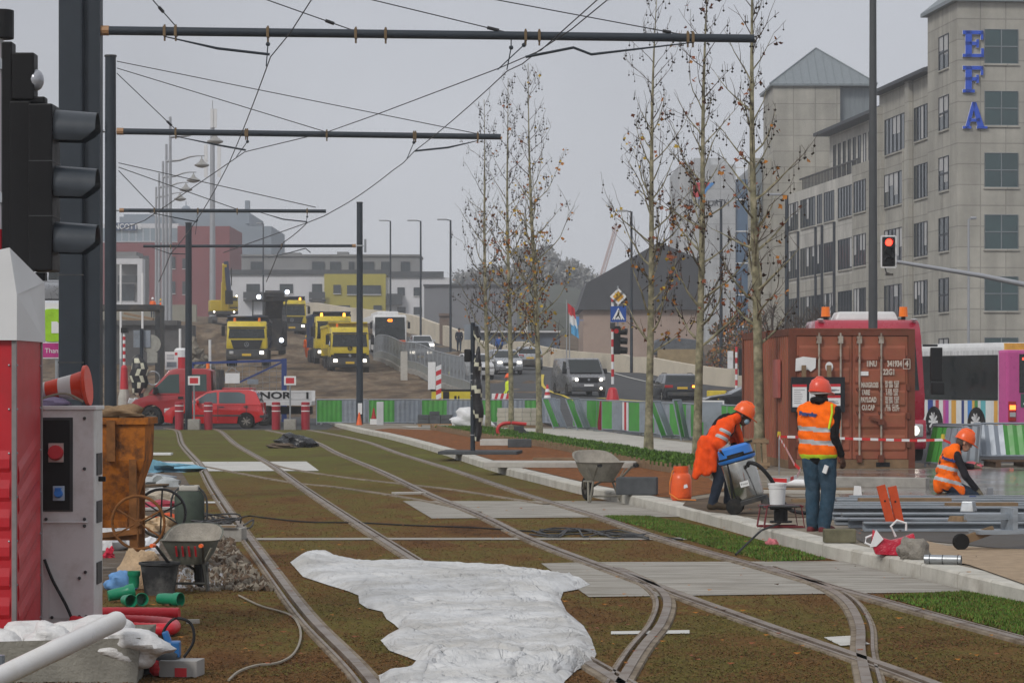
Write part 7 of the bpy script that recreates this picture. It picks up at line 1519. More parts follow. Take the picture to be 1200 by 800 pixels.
M_ever=[mat('evergreen dark',(.035,.05,.03),.9,0,.3,1),mat('evergreen mid',(.05,.065,.035),.9,0,.3,1),mat('autumn dull',(.085,.07,.035),.9,0,.3,1)]
hz=[(600,400,5,5,0),(614,410,8,5,1),(630,405,6,5,0),(646,412,7,5,1),(660,400,5,6,0),(672,418,7,5,1),(590,420,5,6,0),(638,440,10,6,1),(667,445,7,7,0),(622,450,10,7,0),(684,440,7,6,0),(550,445,4,6,0),(574,450,5,6,0)]
TL=['rounded leafless tree low on the misty hillside','dark conifer on the misty hillside']
M_farhaze=[mat('haze-pale bare crown',(.24,.235,.225),.9,0,.3,.6),mat('haze-pale bare crown dark',(.19,.19,.185),.9,0,.3,.6)]  # grey of the bare crowns lightened so the colour carries distance haze
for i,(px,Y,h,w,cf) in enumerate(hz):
    Y=min(590,Y+110); z=hillz(XX(px,Y),Y); leafy_tree('hillside_tree',TL[cf],(XX(px,Y),Y,z-.5),h*.75,w*1.3,100+i,M_farhaze,700,'trees on the misty hillside',conifer=bool(cf),ls=.42,bare=True)
SH=('bare brown shrub growing by the stone office facade','shrub with brown leaves behind the low end of the parapet')
for i,(px,Y,h,w) in enumerate(((905,146,4.6,3.4),(938,140,4.2,3.2),(968,136,4.6,3.4),(1000,134,4.0,3.0))):
    leafy_tree('bare_shrub',SH[0],(XX(px,Y),Y,H(XX(px,Y),Y)),h,w,300+i,[M_lf[3],M_twig],120,'shrubs by the office facade',trunk=.07,ls=.06,bare=True)
for i,(px,Y,h,w) in enumerate(((852,170,3.6,3),(868,165,4.2,3.2),(880,162,3.6,2.6))):
    leafy_tree('shrub',SH[1],(XX(px,Y),Y,H(XX(px,Y),Y)),h,w,320+i,[M_lf[0],M_lf[1],M_ever[2],M_ever[2]],600,'shrubs behind the parapet',trunk=.07,ls=.11)
# -------------------------------------------------- barriers, signs, site furniture ---
def barrier(loc,rz,label,cols=(0,1),w=2.0,h=1.0,lean=0,group='green and grey site barriers',feet=True,name='site_barrier',base=0):
    t=thing(name,label,'barrier',loc,rz,group); k=len(cols); M=Matrix.Rotation(lean,4,'X')
    def tl(b): b.v=[tuple(M@Vector(q)) for q in b.v]; return b
    for i,c in enumerate(cols):
        b=MB(); x0=-w/2+w*i/k; n=int(w/k/.09); vs=[]
        for j in range(n+1):
            x=x0+w/k*j/n; y=.018*(1 if j%2 else -1); vs+=[(x,y,.1),(x,y,h-.03)]
        b.add(vs,[(2*j,2*j+2,2*j+3,2*j+1) for j in range(n)]); tl(b).build('panel',[(M_green,M_bgrey,M_signr,M_signw)[c]],t,fix=False)
    b=MB(); b.cyl((-w/2,0,h),(w/2,0,h),.022,.022,8); b.cyl((-w/2,0,.08),(w/2,0,.08),.02,.02,8); [b.cyl((x,0,0),(x,0,h),.022,.022,8) for x in (-w/2,w/2)]; tl(b).build('frame',[M_bgrey],t)
    if feet:
        for x in (-w*.4,w*.4): b=MB(); b.bx(x-.03,x+.03,-.3,.3,0,.05); tl(b).build('foot',[M_steel],t)
    return t
Yb=110.5
for i,(xa,xb,cols) in enumerate(((371,430.5,(0,1)),(432,492.5,(0,1)),(494,553,(0,1)),(563,613.5,(0,1)),(614.5,656,(0,1)))):
    w=XX(xb,Yb)-XX(xa,Yb); barrier(((XX(xa,Yb)+XX(xb,Yb))/2,Yb,.1),R((-1,1,0,1,-1)[i]),('green and grey barrier at the left end, beside the flatbed van','green and grey barrier left of the grey pallet of blocks','green and grey barrier behind the grey pallet of blocks','green and grey barrier behind the first two slender trees','green and grey barrier right of the third slender tree')[i],cols,w,.98)
b=MB(); b.bx(0,XX(371,Yb)-XX(362,Yb),-.1,.1,0,1.0); 
# zigzag row along the road edge, running towards the container
z0,z1=Vector((2.05,99.5,0)),Vector((6.25,73.4,0)); n=12; zl=['first','second','third','fourth','fifth','sixth','seventh','eighth','ninth','tenth','eleventh','twelfth']
for i in range(n):
    c=z0.lerp(z1,(i+.5)/n); d=(z1-z0).normalized(); a=math.atan2(d.y,d.x)+R((-6,7)[i%2]); cols=((0,1),(1,0),(0,1),(3,2,3))[3 if i==4 else (i%3)]
    barrier((c.x,c.y,KZ+.002),a,'%s barrier counted from the red hose in the slanting row along the road'%zl[i] if i!=4 else 'red and white striped barrier in the slanting row along the road',cols,2.12,1.02)
for i,(px,py,rz,ln) in enumerate(((657,503,62,24),(685,504,62,24),(783,514,66,22),(803,516,74,12))):
    p=G(px,py,KZ); barrier((p.x,p.y,KZ+.01),R(rz),('green barrier leaning at the foot of the third slender tree','green barrier leaning just left of the red hose','green barrier leaning in front of the slanting row beside the lamp tree','steep green barrier leaning left of the stooping man')[i],(0,1),1.0,1.15,-R(ln),feet=False,group='leaning green panels',name='leaning_barrier')
for i,(px,py,cols,rz,ln,w) in enumerate(((1101,548,(0,1),-64,-14,1.0),(1117,546,(0,1),-40,-10,1.1))):
    p=G(px,py,KZ); barrier((p.x,p.y,KZ+.01),R(rz),('tall green panel leaning right beside the container doors','green panel behind the yellow capped stake')[i],cols,w,.82,R(ln),feet=False,group='leaning green panels',name='leaning_barrier')
p=G(1190,546,KZ); barrier((p.x+.1,p.y,KZ+.13),R(4),'wide grey and green panel leaning back on a timber pallet at the right edge',(1,0,1),1.7,.78,R(-25),feet=False,group='leaning green panels',name='leaning_barrier')
b=MB(); [b.bx(-.7,.7,y,y+.1,.10,.125) for y in (-.5,-.32,-.14,.04,.22,.4)]; [b.bx(x-.05,x+.05,-.5,.5,0,.10) for x in (-.6,0,.6)]; solo(b,'pallet',[mat('old dark pallet',(.10,.065,.045),.9,0,.3,5)],'dark timber pallet at the right edge below the leaning panel','pallet',(p.x+.1,p.y-.2,KZ+.003),R(4))
p=G(1137,549,KZ); lump('work_gloves','crumpled pink and blue cloths lying in front of the kneeling man','cloth',p,(.5,.3,.12),mat('pink cloth',(.45,.10,.12),.8,0,.4,9),12)
# red hose on a concrete block
p=G(707,505,KZ); t=thing('hose_coil','bundle of dark red hose hanging on the barrier row','hose',(p.x,p.y-.2,KZ)); rg=random.Random(5); b=MB()
for k in range(9): x=-.10+k*.022; b.tube(spline3([(x,-.06,1.0),(x-.05+rg.uniform(-.03,.03),-.1,.6),(x-.08,-.1,.15),(x,-.12,.03),(x+.08,-.08,.2),(x+.05,-.06,.7),(x,-.06,1.0)],5),.022,6)
b.build('hose',[mat('crimson hose',(.22,.012,.03),.5,0,.15,5)],t,smooth=True); b=MB(); b.bx(.18,.55,-.18,.18,0,1.02); b.build('post_block',[M_para],t,bevel=.03)
# crossing signs and temporary signal with banded base
Yq=104; p=Vector((XX(718,Yq),Yq,.05)); t=thing('traffic_signal','temporary traffic signal on red and white banded post under two road signs','traffic signal',p); zz=lambda py:ZZ(py,Yq)-p.z; xx=lambda px:XX(px,Yq)-p.x
b=MB(); zs=np.linspace(zz(450),zz(345),13)
for i in range(12): b.cyl((0,0,zs[i]),(0,0,zs[i+1]),.055,.055,10,i%2)
b.build('post',[M_signw,M_signr],t)
b=MB(); b.lathe((0,0,0),[(.30,0),(.26,.5),(.0,.5)],12); b.build('footing',[M_concl],t); b=MB(); b.lathe((0,0,.5),[(.26,0),(.24,.6),(.16,.95),(.09,1.02),(.0,1.02)],12); b.build('banded_sleeve',[M_signr],t)
rg=random.Random(3)
b=MB(); [b.bx(a-.06,a+.06,-.275,-.25,.6+k*.16,.68+k*.16) for k in range(3) for a in (-.12,.08)]; b.build('stickers',[M_signw],t)
hb=MB(); hb.bx(xx(719),xx(727),-.15,.15,zz(415),zz(382)); hb.build('housing',[M_black],t,bevel=.03)
for k in range(3):
    z=zz(388+k*11); b=MB(); b.tube([(xx(727),0,z),(xx(735),-.05,z-.02)],[.13,.12],12); b.build('visor',[M_black],t)
    b=MB(); b.cyl((xx(722),-.15,z),(xx(722),-.17,z),.09,.09,12); b.build('lens',[M_redlens if k==0 else M_black],t)
b=MB(); b.bx(xx(715),xx(721),-.1,.1,zz(385),zz(378)); b.build('controller',[M_dgrey],t)
b=MB(); b.cyl((xx(724),0,zz(385)),(xx(724),0,zz(335)),.03,.03,8); b.build('sign_pole',[M_steel],t)
b=MB(); s=.25; cx,cz=xx(724.5),zz(347.5); pts=[(cx+s*a,cz+s*c) for a,c in ((0,1.25),(1.25,0),(0,-1.25),(-1.25,0))]; b.prism(pts,lambda q,z,w:(q,w,z),-.075,-.05,0); b.prism([(cx+(q-cx)*.66,cz+(z-cz)*.66) for q,z in pts],lambda q,z,w:(q,w,z),-.082,-.076,1); 
for d in (-.05,.05): b.beam((cx-.22+d,-.087,cz-.22),(cx+.22+d,-.087,cz+.22),.03,.008,2)
b.beam((cx-.22,-.087,cz-.22),(cx+.22,-.087,cz+.22),.03,.008,2)
b.build('priority_sign',[M_signw,mat('sign yellow',(.65,.33,.02),.4,0,.05),M_black],t)
b=MB(); cz=zz(368); q=.29; b.bx(cx-q,cx+q,-.07,-.045,cz-q,cz+q,0); b.prism([(cx-q*.8,cz-q*.72),(cx+q*.8,cz-q*.72),(cx,cz+q*.8)],lambda a,z,w:(a,w,z),-.077,-.071,1)
b.prism([(cx-.02,cz+.08),(cx+.05,cz+.09),(cx+.03,cz-.03),(cx+.09,cz-.15),(cx+.05,cz-.16),(cx,cz-.06),(cx-.08,cz-.15),(cx-.12,cz-.14),(cx-.05,cz-.03)],lambda a,z,w:(a,w,z),-.083,-.078,2); b.sph((cx+.02,-.08,cz+.125),(.03,.006,.03),8,6,2); [b.bx(cx-.2+k*.085,cx-.16+k*.085,-.083,-.078,cz-.205,cz-.175,2) for k in range(5)]
b.build('crossing_sign',[mat('sign blue',(.015,.07,.30),.4,0,.05),M_signw,M_black],t)
# other banded posts and bollards at the left
def bollard(px,label):
    t=thing('bollard',label,'bollard',(XX(px,104.4),104.4,0),group='red bollards across the track end'); b=MB(); b.cyl((0,0,0),(0,0,1.0),.16,.16,16); b.lathe((0,0,1.0),[(.16,0),(.14,.03),(0,.035)],16); b.build('tube',[mat('crimson bollard',(.30,.012,.025),.45,0,.1,4)],t,smooth=True)
    for z in (.68,.88): b=MB(); b.cyl((0,0,z),(0,0,z+.035),.164,.164,16); b.build('band',[M_signw],t)
for px,l in ((210,'red bollard with two white bands in front of the wheel of the flatbed van'),(244,'red bollard with two white bands in front of the door of the red hatchback'),(323.5,'red bollard with two white bands just left of the right block sign'),(358,'red bollard with two white bands furthest right, beside the green fence')): bollard(px,l)
for px,l in ((227.5,'small red and white sign on concrete block in front of the red hatchback'),(340,'small red and white sign on concrete block in front of the white dropside')):
    t=thing('block_sign',l,'sign',(XX(px,104.2),104.2,0),group='small signs on concrete blocks'); b=MB(); b.bx(-.22,.22,-.2,.2,0,.40); b.build('concrete_base',[M_conc],t,bevel=.02); b=MB(); b.cyl((0,0,.4),(0,0,1.72),.03,.03,8); b.build('pole',[M_steel],t)
    b=MB(); b.bx(-.22,.22,-.07,-.04,1.66,1.99); b.bx(-.155,.155,-.076,-.0705,1.72,1.93,1); b.build('plate',[M_signw,M_signr],t,bevel=0)
# blue gate frame
Yf=114.5; t=thing('gate_frame','dark blue steel gate with wire mesh standing behind the flatbed van','gate',(XX(333,Yf),Yf,.15)); q=lambda px,py:P(px,py,Yf)-Vector(t.location)
b=MB(); b.beam((0,0,0),q(333,420),.2,.2); b.build('post',[M_blue],t); b=MB(); b.beam(q(224,425.5),q(334,422),.1,.1); b.beam(q(331,424),q(278,449),.07,.07); b.beam(q(278,449),q(262,445),.06,.06); b.beam(q(226,425),q(226,470),.08,.08); b.build('frame',[M_blue],t)
b=MB(); 
for k in range(12): b.cyl(q(236+k*8,425),q(236+k*8,458),.008,.008,4)
for k in range(5): b.cyl(q(228,430+k*6.5),q(331,428+k*6.5),.008,.008,4)
b.build('mesh',[M_steel],t); b=MB(); a=q(264,449); c=q(281,437); b.bx(a.x,c.x,-.06,-.03,a.z,c.z); b.beam(q(264,437),q(272,430),.03,.03,1); b.beam(q(281,437),q(272,430),.03,.03,1); b.build('plate',[M_signw,M_steel],t); b=MB(); a=q(290,450); c=q(303,444); b.bx(a.x,c.x,-.06,-.03,a.z,c.z); b.build('plate',[M_bgrey],t)
# banded post with chevron boards, sign cluster at the left
Yc_=112; t=thing('banded_post','red and white banded post on a red sleeve left of the flatbed van','signal post',(XX(145.5,Yc_),Yc_,.1)); q=lambda px,py:P(px,py,Yc_)-Vector(t.location)
b=MB(); zs=np.linspace(q(145,428).z,q(145,390).z,10)
for i in range(9): b.cyl((0,0,zs[i]),(0,0,zs[i+1]),.055,.055,10,i%2)
b.build('post',[M_signw,M_signr],t); b=MB(); b.lathe((0,0,q(0,457).z),[(.17,0),(.13,.9),(.06,1.0),(0,1.0)],12); b.build('sleeve',[M_signr],t); b=MB(); b.lathe((0,0,0),[(.24,0),(.24,q(0,466).z),(.17,q(0,456).z),(0,q(0,456).z)],12); b.build('footing',[M_concl],t); b=MB(); b.bx(-.12,.16,-.1,.1,q(0,390).z,q(0,384).z); b.build('head',[M_black],t)
p=Vector((XX(166,111.5),111.5,.1)); t=thing('sign_cluster','back of two road signs on a dark pole above wrapped black and white bags','road sign',p); q=lambda px,py,Y=111.5:P(px,py,Y)-p
b=MB(); b.cyl((0,0,0),q(166,385),.075,.075,10); b.build('pole',[M_mast],t); b=MB(); a=q(156,407); c=q(176,387); b.bx(a.x,c.x,.09,.12,a.z,c.z); b.build('square_sign',[M_bgrey],t,bevel=.01); b=MB(); c=q(177,403); b.cyl((c.x,.13,c.z),(c.x,.15,c.z),.37,.37,20); b.build('round_sign',[mat('sign back grey',(.30,.30,.27),.5)],t); b=MB(); a=q(172,425); c=q(184,413); b.bx(a.x,c.x,.1,.13,a.z,c.z); b.build('small_sign',[mat('sign back grey',(.3,.3,.27))],t)
b=MB(); c=q(163,440); b.sph(c,(.36,.25,.85),14,10); b.v=[(x+.05*math.sin(z*9),y,z) for x,y,z in b.v]; 
for i in range(len(b.f)):
    z=sum(b.v[k][2]+1.0*b.v[k][0] for k in b.f[i])/len(b.f[i]); b.m[i]=1 if (z*2.2)%1<.28 else 0
b.build('wrapping',[mat('black plastic wrap',(.015,.015,.017),.35,0,.2,6,bump=.03,bscale=6),mat('pale tape',(.55,.54,.42),.5)],t,smooth=True)
b=MB(); c=q(179,443); b.torus(c+Vector((0,.1,0)),(0,1,0),.27,.03,20,6); b.build('hoop',[M_steel],t)
Yn=113; t=thing('info_board','white notice board on posts with a red corner behind the flatbed van','notice board',(XX(201,Yn),Yn,.1)); q=lambda px,py:P(px,py,Yn)-Vector(t.location)
b=MB(); a=q(193.5,433); c=q(208.5,412); b.bx(a.x,c.x,-.03,.0,a.z,c.z); a=q(195.5,430); c=q(207,424); b.bx(a.x,c.x,-.036,-.031,a.z,c.z,1); a=q(205,416); c=q(208,413); b.bx(a.x,c.x,-.036,-.031,a.z,c.z,2); [b.bx(q(195.5,0).x,q(195.5,0).x+.3,-.036,-.031,q(0,416+k*1.6).z,q(0,415.4+k*1.6).z,1) for k in range(4)]; b.build('board',[M_signw,M_bgrey,M_signr],t); b=MB(); [b.cyl((q(x,0).x,.02,0),(q(x,0).x,.02,q(0,413).z),.03,.03,6) for x in (196,206)]; b.build('post',[M_steel],t)
b=MB(); b.lathe((0,0,0),[(.28,0),(.28,.5),(.0,.5)],14,1); b.lathe((0,0,.5),[(.28,0),(.28,.3),(.2,.38),(0,.38)],14,0); p=P(212,424,118); solo(b,'tank',[M_signw,M_signr],'white and red tank top seen between the notice board and the dark mast','tank',p-Vector((0,0,.3)))
for k,(px,ya,yb,Y) in enumerate(((246,398,424,122),(141.5,310,425,150),(167,320,425,150),(211,385,425,135))):
    p=P(px,yb,Y); p.z=H(p.x,Y); h=ZZ(ya,Y)-p.z; b=MB(); b.cyl((0,0,0),(0,0,h),.06,.06,8,0); b.cyl((0,0,h*.02),(0,0,max(.3,h*.28)),.065,.065,8,1); solo(b,'marker_pole',[M_signw,M_signr if k==0 else M_galv],('short white pole with a red foot on the mud left of the gate','tall thin white pole at the left of the white framed house','tall thin white pole at the right edge of the white framed house','thin white pole behind the notice board')[k],'pole',p)
b=MB(); rg=random.Random(9)
for k in range(420):
    px=rg.uniform(226,252); f=(px-226)/26; Y=rg.uniform(150,172); p=on_ray(px-f*2,Y); s=rg.uniform(.12,.42); z=p.z+max(0,(1-f)*2.4*rg.random()); M=Euler((rg.uniform(0,3),rg.uniform(0,3),rg.uniform(0,3))).to_matrix(); b.add([Vector((p.x,p.y,z))+M@(Vector(q)*s*rg.uniform(.7,1.2)) for q in ((1,0,0),(-1,.1,0),(0,1,0),(.1,-1,0),(0,0,.8),(0,.1,-.8))],[(0,2,4),(2,1,4),(1,3,4),(3,0,4),(2,0,5),(1,2,5),(3,1,5),(0,3,5)])
tag(b.build('rubble',[mat('rubble stone',(.17,.15,.12),.95,0,.4,1.5)]),kind='stuff')
# wrapped signal pole in the middle
p=G(554,528,KZ+.08); t=thing('wrapped_signal','dark pole wrapped in black plastic with spiral pale tape and a black signal box','traffic signal',p); q=lambda px,py:P(px,py,p.y)-p
b=MB(); b.cyl((0,0,0),q(554,378),.055,.05,12); [b.cyl((0,0,z),(0,0,z+.025),.06,.06,12,1) for z in (.35,1.25,1.6,1.75)]; b.build('pole',[M_mast,M_galv],t)
b=MB(); pts=[]; rs=[]; 
for k in range(30):
    f=k/29; pts.append(Vector((.10+.03*math.sin(f*9)+.05*f*(1-f)-.05*(f>.93),-.03+.02*math.sin(f*14),.22+f*2.62))); rs.append((.02+.10*math.sin(math.pi*min(1,f*1.15+.05))**.6 if f<.87 else .07)*(1+.12*math.sin(f*31)))
b.tube(pts,rs,16)
for i in range(len(b.f)):
    c=sum((Vector(b.v[k]) for k in b.f[i]),Vector())/len(b.f[i]); a=math.atan2(c.y+.03,c.x-.1); b.m[i]=1 if ((c.z*1.7+a/6.283*1.0)%1)<.17 else 0
b.build('wrapping',[mat('black plastic wrap',(.015,.015,.017),.35),mat('pale tape',(.55,.54,.42),.5)],t,smooth=True)
b=MB(); a=q(544,424); c=q(551.5,409); b.bx(a.x,c.x,-.1,.1,a.z,c.z); b.build('signal_box',[M_black],t,bevel=.03); b=MB(); a=q(544,398); c=q(563,380); b.bx(a.x,c.x,.06,.08,a.z,c.z); b.build('sign_back',[M_bgrey],t)
# site fence up the ramp, generator, boards
fp=spline([(-10.1,205.5),(-7.6,184),(-4.5,160.5),(-2.4,141),(-1.4,131)],2.4); fl=[]
for i,(a,c) in enumerate(zip(fp,fp[1:])):
    za,zc=H(a.x,a.y),H(c.x,c.y); t=thing('site_fence','grey wire site fence panel on a concrete kerb beside the mud slope','fence',(a.x,a.y,za),group='site fence panels up the ramp'); d=Vector((c.x-a.x,c.y-a.y,zc-za)); 
    b=MB(); b.cyl((0,0,0),(0,0,1.9),.03,.03,6); b.cyl((0,0,1.9),d+Vector((0,0,1.9)),.025,.025,6); b.cyl((0,0,.75),d+Vector((0,0,.75)),.02,.02,6); 
    for k in range(1,9): b.cyl(d*(k/9)+Vector((0,0,.75)),d*(k/9)+Vector((0,0,1.9)),.012,.012,4)
    b.build('wire_frame',[M_steel],t); b=MB(); b.beam(Vector((0,0,.1)),d*.98+Vector((0,0,.1)),.35,.4); b.build('kerb_base',[M_conc],t); b=MB(); b.beam(d*.04+Vector((0,.02,.52)),d*.96+Vector((0,.02,.52)),.05,.42); b.build('infill_board',[mat('grey green board',(.20,.205,.19),.7,0,.15,2)],t)
for k,(px,Y,h,l) in enumerate(((473.5,163,1.7,'pale upright board in the site fence below the bus'),(506,150,1.5,'white narrow board in the site fence below the pale car'))):
    p=on_ray(px,Y); b=MB(); b.bx(-.2,.2,-.05,.05,0,h); solo(b,'upright_board',[M_concl if k==0 else M_signw],l,'board',p)
p=on_ray(529,121); t=thing('generator_box','yellow and black site generator behind the green fence','generator',p,R(4)); b=MB(); b.bx(-.85,.85,-.45,.45,.1,1.05); b.build('body',[mat('plant yellow',(.60,.48,.03),.45,0,.1,3)],t,bevel=.03); b=MB(); b.bx(-.38,-.12,-.47,-.4,.12,1.03); b.bx(-.9,.9,-.47,.47,1.05,1.13); b.build('black_panel',[M_black],t); b=MB(); b.bx(.1,.2,-.46,-.45,.5,.85); b.bx(.26,.32,-.46,-.45,.5,.85); [b.bx(.05+k*.15,.16+k*.15,-.46,-.45,.15,.3) for k in range(4)]; b.build('markings',[M_black],t)
t=thing('banded_post','leaning red and white striped beacon left of the yellow generator','beacon',on_ray(514,119),R(5)); b=MB(); 
for k in range(8): b.prism([(-.11,0),(.11,.10),(.11,.30),(-.11,.20)],lambda u_,v_,w_,k=k:(u_-.0,w_,.55+k*.2+v_),-.02,.02,k%2)
b.build('board',[M_signr,M_signw],t); b=MB(); b.lathe((0,0,.05),[(.22,0),(.2,.03),(.13,.45),(.09,.6),(0,.6)],14,0); b.build('cone_base',[M_signr],t); b=MB(); b.lathe((0,0,.25),[(.172,0),(.15,.14)],14,0); b.build('cone_band',[M_signw],t)
p=on_ray(585,121); t=thing('chevron_board','red and white striped board standing behind the first slender trees','sign',p); b=MB(); b.bx(-.32,.62,-.03,.03,.35,.95,0); 
for k in range(4): b.prism([(-.32+k*.24,.35),(-.2+k*.24,.35),(-.02+k*.24 if k<3 else .62,.95),(-.14+k*.24,.95)],lambda q_,z,w:(min(q_,.62),w,z),-.036,-.031,1)
b.build('board',[M_signw,M_signr],t); b=MB(); [b.bx(x,x+.05,-.02,.02,0,.35) for x in (-.2,.45)]; b.build('post',[M_steel],t)
def cone(px,Y,label,h=.75,m=None,z=None):
    p=on_ray(px,Y); 
    if z is not None: p.z=z
    t=thing('traffic_cone',label,'traffic cone',p,group='traffic cones'); b=MB(); b.lathe((0,0,0),[(.17*h/.75,.03),(.03*h/.75,h),(0,h)],16); b.build('body',[m or M_ora],t,smooth=True); b=MB(); b.bx(-.2*h/.75,.2*h/.75,-.2*h/.75,.2*h/.75,0,.03); b.build('base',[m or M_ora],t,bevel=.01)
    if m is M_signr: 
        for f0,f1 in ((.28,.45),(.62,.78)): b=MB(); rr=lambda f:(.17+(.03-.17)*f)*h/.75+.004; b.cyl((0,0,.03+(h-.03)*f0),(0,0,.03+(h-.03)*f1),rr(f0),rr(f1),16,cap=False); b.build('band',[M_signw],t)
    return t
cone(421,106.6,'small orange cone at the foot of the dark mast',.62,mat('orange plastic',(.78,.12,.015)),z=.0); cone(438,108,'small red cone on a white box beside the grey pillar',.42,M_redlens,z=.36)
p=Vector((XX(438,108),108,0)); b=MB(); b.bx(-.2,.2,-.15,.15,0,.05,1); b.bx(-.14,.14,-.1,.1,.05,.355); solo(b,'utility_box',[M_signw,M_dgrey],'small white box under the small red cone','box',p)
b=MB(); b.bx(-.13,.13,-.13,.13,0,1.02); solo(b,'pillar',[mat('white grey pillar',(.48,.49,.5),.5,0,.1,2)],'square white grey pillar in front of the green fence','pillar',(XX(445.5,106.8),106.8,.0),bevel=.02)
cone(641.5,119,'red and white cone on a black base between the third tree and the van',.85,M_signr); p=on_ray(641.5,119.0)
for ch in [o for o in bpy.data.objects if o.name.startswith('traffic_cone')][-1:]: ch.location.z=p.z+.55
b=MB(); b.bx(-.25,.25,-.25,.25,0,.54); b.bx(-.2,-.05,-.26,-.251,.05,.45,1); solo(b,'ballast_block',[M_black,M_signw],'black ballast block under the red and white cone','block',p,bevel=.01)
b=MB(); b.bx(-.45,.45,-.2,.2,0,.8); solo(b,'yellow_barrier',[M_ymark],'yellow plastic barrier behind the black coupe','barrier',on_ray(840,131),R(-12),bevel=.05)
p=G(846,522,KZ); t=thing('framed_sign','small white framed board standing in the barrier row left of the container','sign',(p.x,p.y+4,KZ),R(-10)); b=MB(); b.bx(-.33,.33,-.02,.02,.55,1.1); b.build('board',[M_bgrey],t); b=MB(); [b.bx(x,x+.04,-.03,.03,0,1.13) for x in (-.36,.32)]; b.bx(-.36,.36,-.03,.03,1.1,1.14); b.build('frame',[M_signw],t)
p=on_ray(863,127); t=thing('banded_post','red and white banded post beside the left edge of the container','signal post',p); b=MB(); [b.cyl((0,0,.9+k*.25),(0,0,1.15+k*.25),.06,.06,10,k%2) for k in range(8)]; b.build('post',[M_signw,M_signr],t); b=MB(); b.lathe((0,0,0),[(.25,0),(.2,.7),(.06,.95),(0,.95)],12); b.build('sleeve',[M_signr],t); b=MB(); b.bx(-.4,-.15,-.1,.1,1.9,2.7); b.build('cabinet',[M_white],t,bevel=.02)
b=MB(); b.bx(.1,.25,-.1,.1,1.6,2.8); b.build('signal_box',[M_black],t,bevel=.03)
# pallets of blocks, wrapped bundle, red hose bend
p=G(510,500,KZ); t=thing('pallet_load','dark grey concrete blocks on a timber pallet in front of the fence','pallet of blocks',(p.x,p.y,KZ)); 
b=MB(); [b.bx(-.62+k*.42,-.62+k*.42+.40,-.4,.4,.12+j*.16,.12+j*.16+.155) for k in range(3) for j in range(2)]; b.bx(-.2,.15,-.3,.3,.44,.56); b.build('blocks',[M_darkb],t,bevel=.01); b=MB(); [b.bx(-.65,.65,y,y+.1,.085,.115) for y in (-.4,-.1,.2)]; [b.bx(x,x+.1,-.4,.4,0,.085) for x in (-.6,-.05,.5)]; b.build('pallet',[mat('raw pallet timber',(.33,.20,.10),.8,0,.2,5)],t)
p=G(607,501,KZ); t=thing('pallet_load','large stack of pale beige paving blocks behind the second and third slender trees','pallet of blocks',(p.x,p.y,KZ)); b=MB(); [b.bx(-.75+k*.3+.02*(j%2),-.75+k*.3+.29+.02*(j%2),-.5,.5,.10+j*.15,.10+j*.15+.145) for k in range(5) for j in range(4)]; b.build('blocks',[mat('beige paver',(.40,.37,.31),.85,0,.12,3)],t,bevel=.012); b=MB(); [b.bx(-.75,.75,y,y+.1,.0,.095) for y in (-.5,-.05,.4)]; b.build('pallet',[M_wood],t)
t=lump('wrapped_bundle','bundle wrapped in white plastic sheet left of the beige blocks','bundle',G(552,502,KZ),(1.5,.7,.62),mat('white plastic sheet',(.66,.66,.67),.4,0,.12,3,bump=.03,bscale=5),21,24,14,.28)
p=G(602,512,KZ); b=MB(); b.tube([tuple(q_) for q_ in spline3([(-.42,0,.02),(-.48,0,.22),(-.36,0,.38),(-.1,0,.42),(.2,0,.40),(.38,0,.38)],6)],.055,10); solo(b,'bent_pipe',[mat('red plastic pipe',(.45,.02,.02),.4,0,.1,5)],'bent red pipe on the green mat beside the third slender tree','pipe',p,smooth=True)
p=G(612,511,KZ); b=MB(); b.lathe((.0,0,.12),[(.06,-.05),(.12,-.04),(.12,.04),(.06,.05)],14,0,(0,1,0)); b.box((-.1,0,.25),(.3,.12,.14)); b.box((.12,0,.08),(.14,.1,.12)); solo(b,'site_tool',[M_dgrey],'small dark tool with a wheel right of the bent red pipe','tool',p,bevel=.01)
# flags
for k,(px,y0,y1,Y,m_) in enumerate(((664,362,398,180,None),(667.5,374,402,181,1))):
    p=on_ray(px,Y); t=thing('flag',('flag of red, white and blue cloth hanging on a tall pole beyond the parapet','pale blue flag hanging behind the red and white flag')[k],'flag',p); h=ZZ(y0,Y)-p.z+.6; b=MB(); b.cyl((0,0,0),(0,0,h),.04,.03,8); b.build('pole',[M_galv],t)
    for i,mm in enumerate(((M_signr,M_signw,mat('flag blue',(.10,.35,.6),.8)) if k==0 else (mat('flag blue',(.10,.35,.6),.8),))):
        b=MB(); n=8; vs=[]; z1=h-.2-i*.62; zl_=.7 if k==0 else 1.3
        for j in range(n+1):
            f=j/n; vs+=[(.05+.1*i+.45*f,.06*math.sin(f*9),z1-.35*f),(.1+.1*i+.5*f,.06*math.sin(f*9+1),z1-zl_-.35*f)]
        b.add(vs,[(2*j,2*j+2,2*j+3,2*j+1) for j in range(n)]); b.build('cloth',[mm],t,fix=False)
# green mat edging : little posts along the bed edge (one object, far too many to count)
b=MB(); eg=GK((505,503.5),(512,504.5),(560,513.5),(640,524.5),(700,536.5),(760,549.5),(835,560)); ep=spline(eg,.16)
for i,p in enumerate(ep):
    if i%2==0: b.bx(p.x-.022,p.x+.022,p.y-.03,p.y+.01,KZ,KZ+.17+.02*math.sin(i*1.7))
pa=[p for p in ep]; sweep(b,pa,[(-.0,KZ),(-.0,KZ+.10),(.02,KZ+.10),(.02,KZ)]); o=solo(b,'edging_strip',[M_wood],'brown timber edging with short posts along the green mat','garden edging')
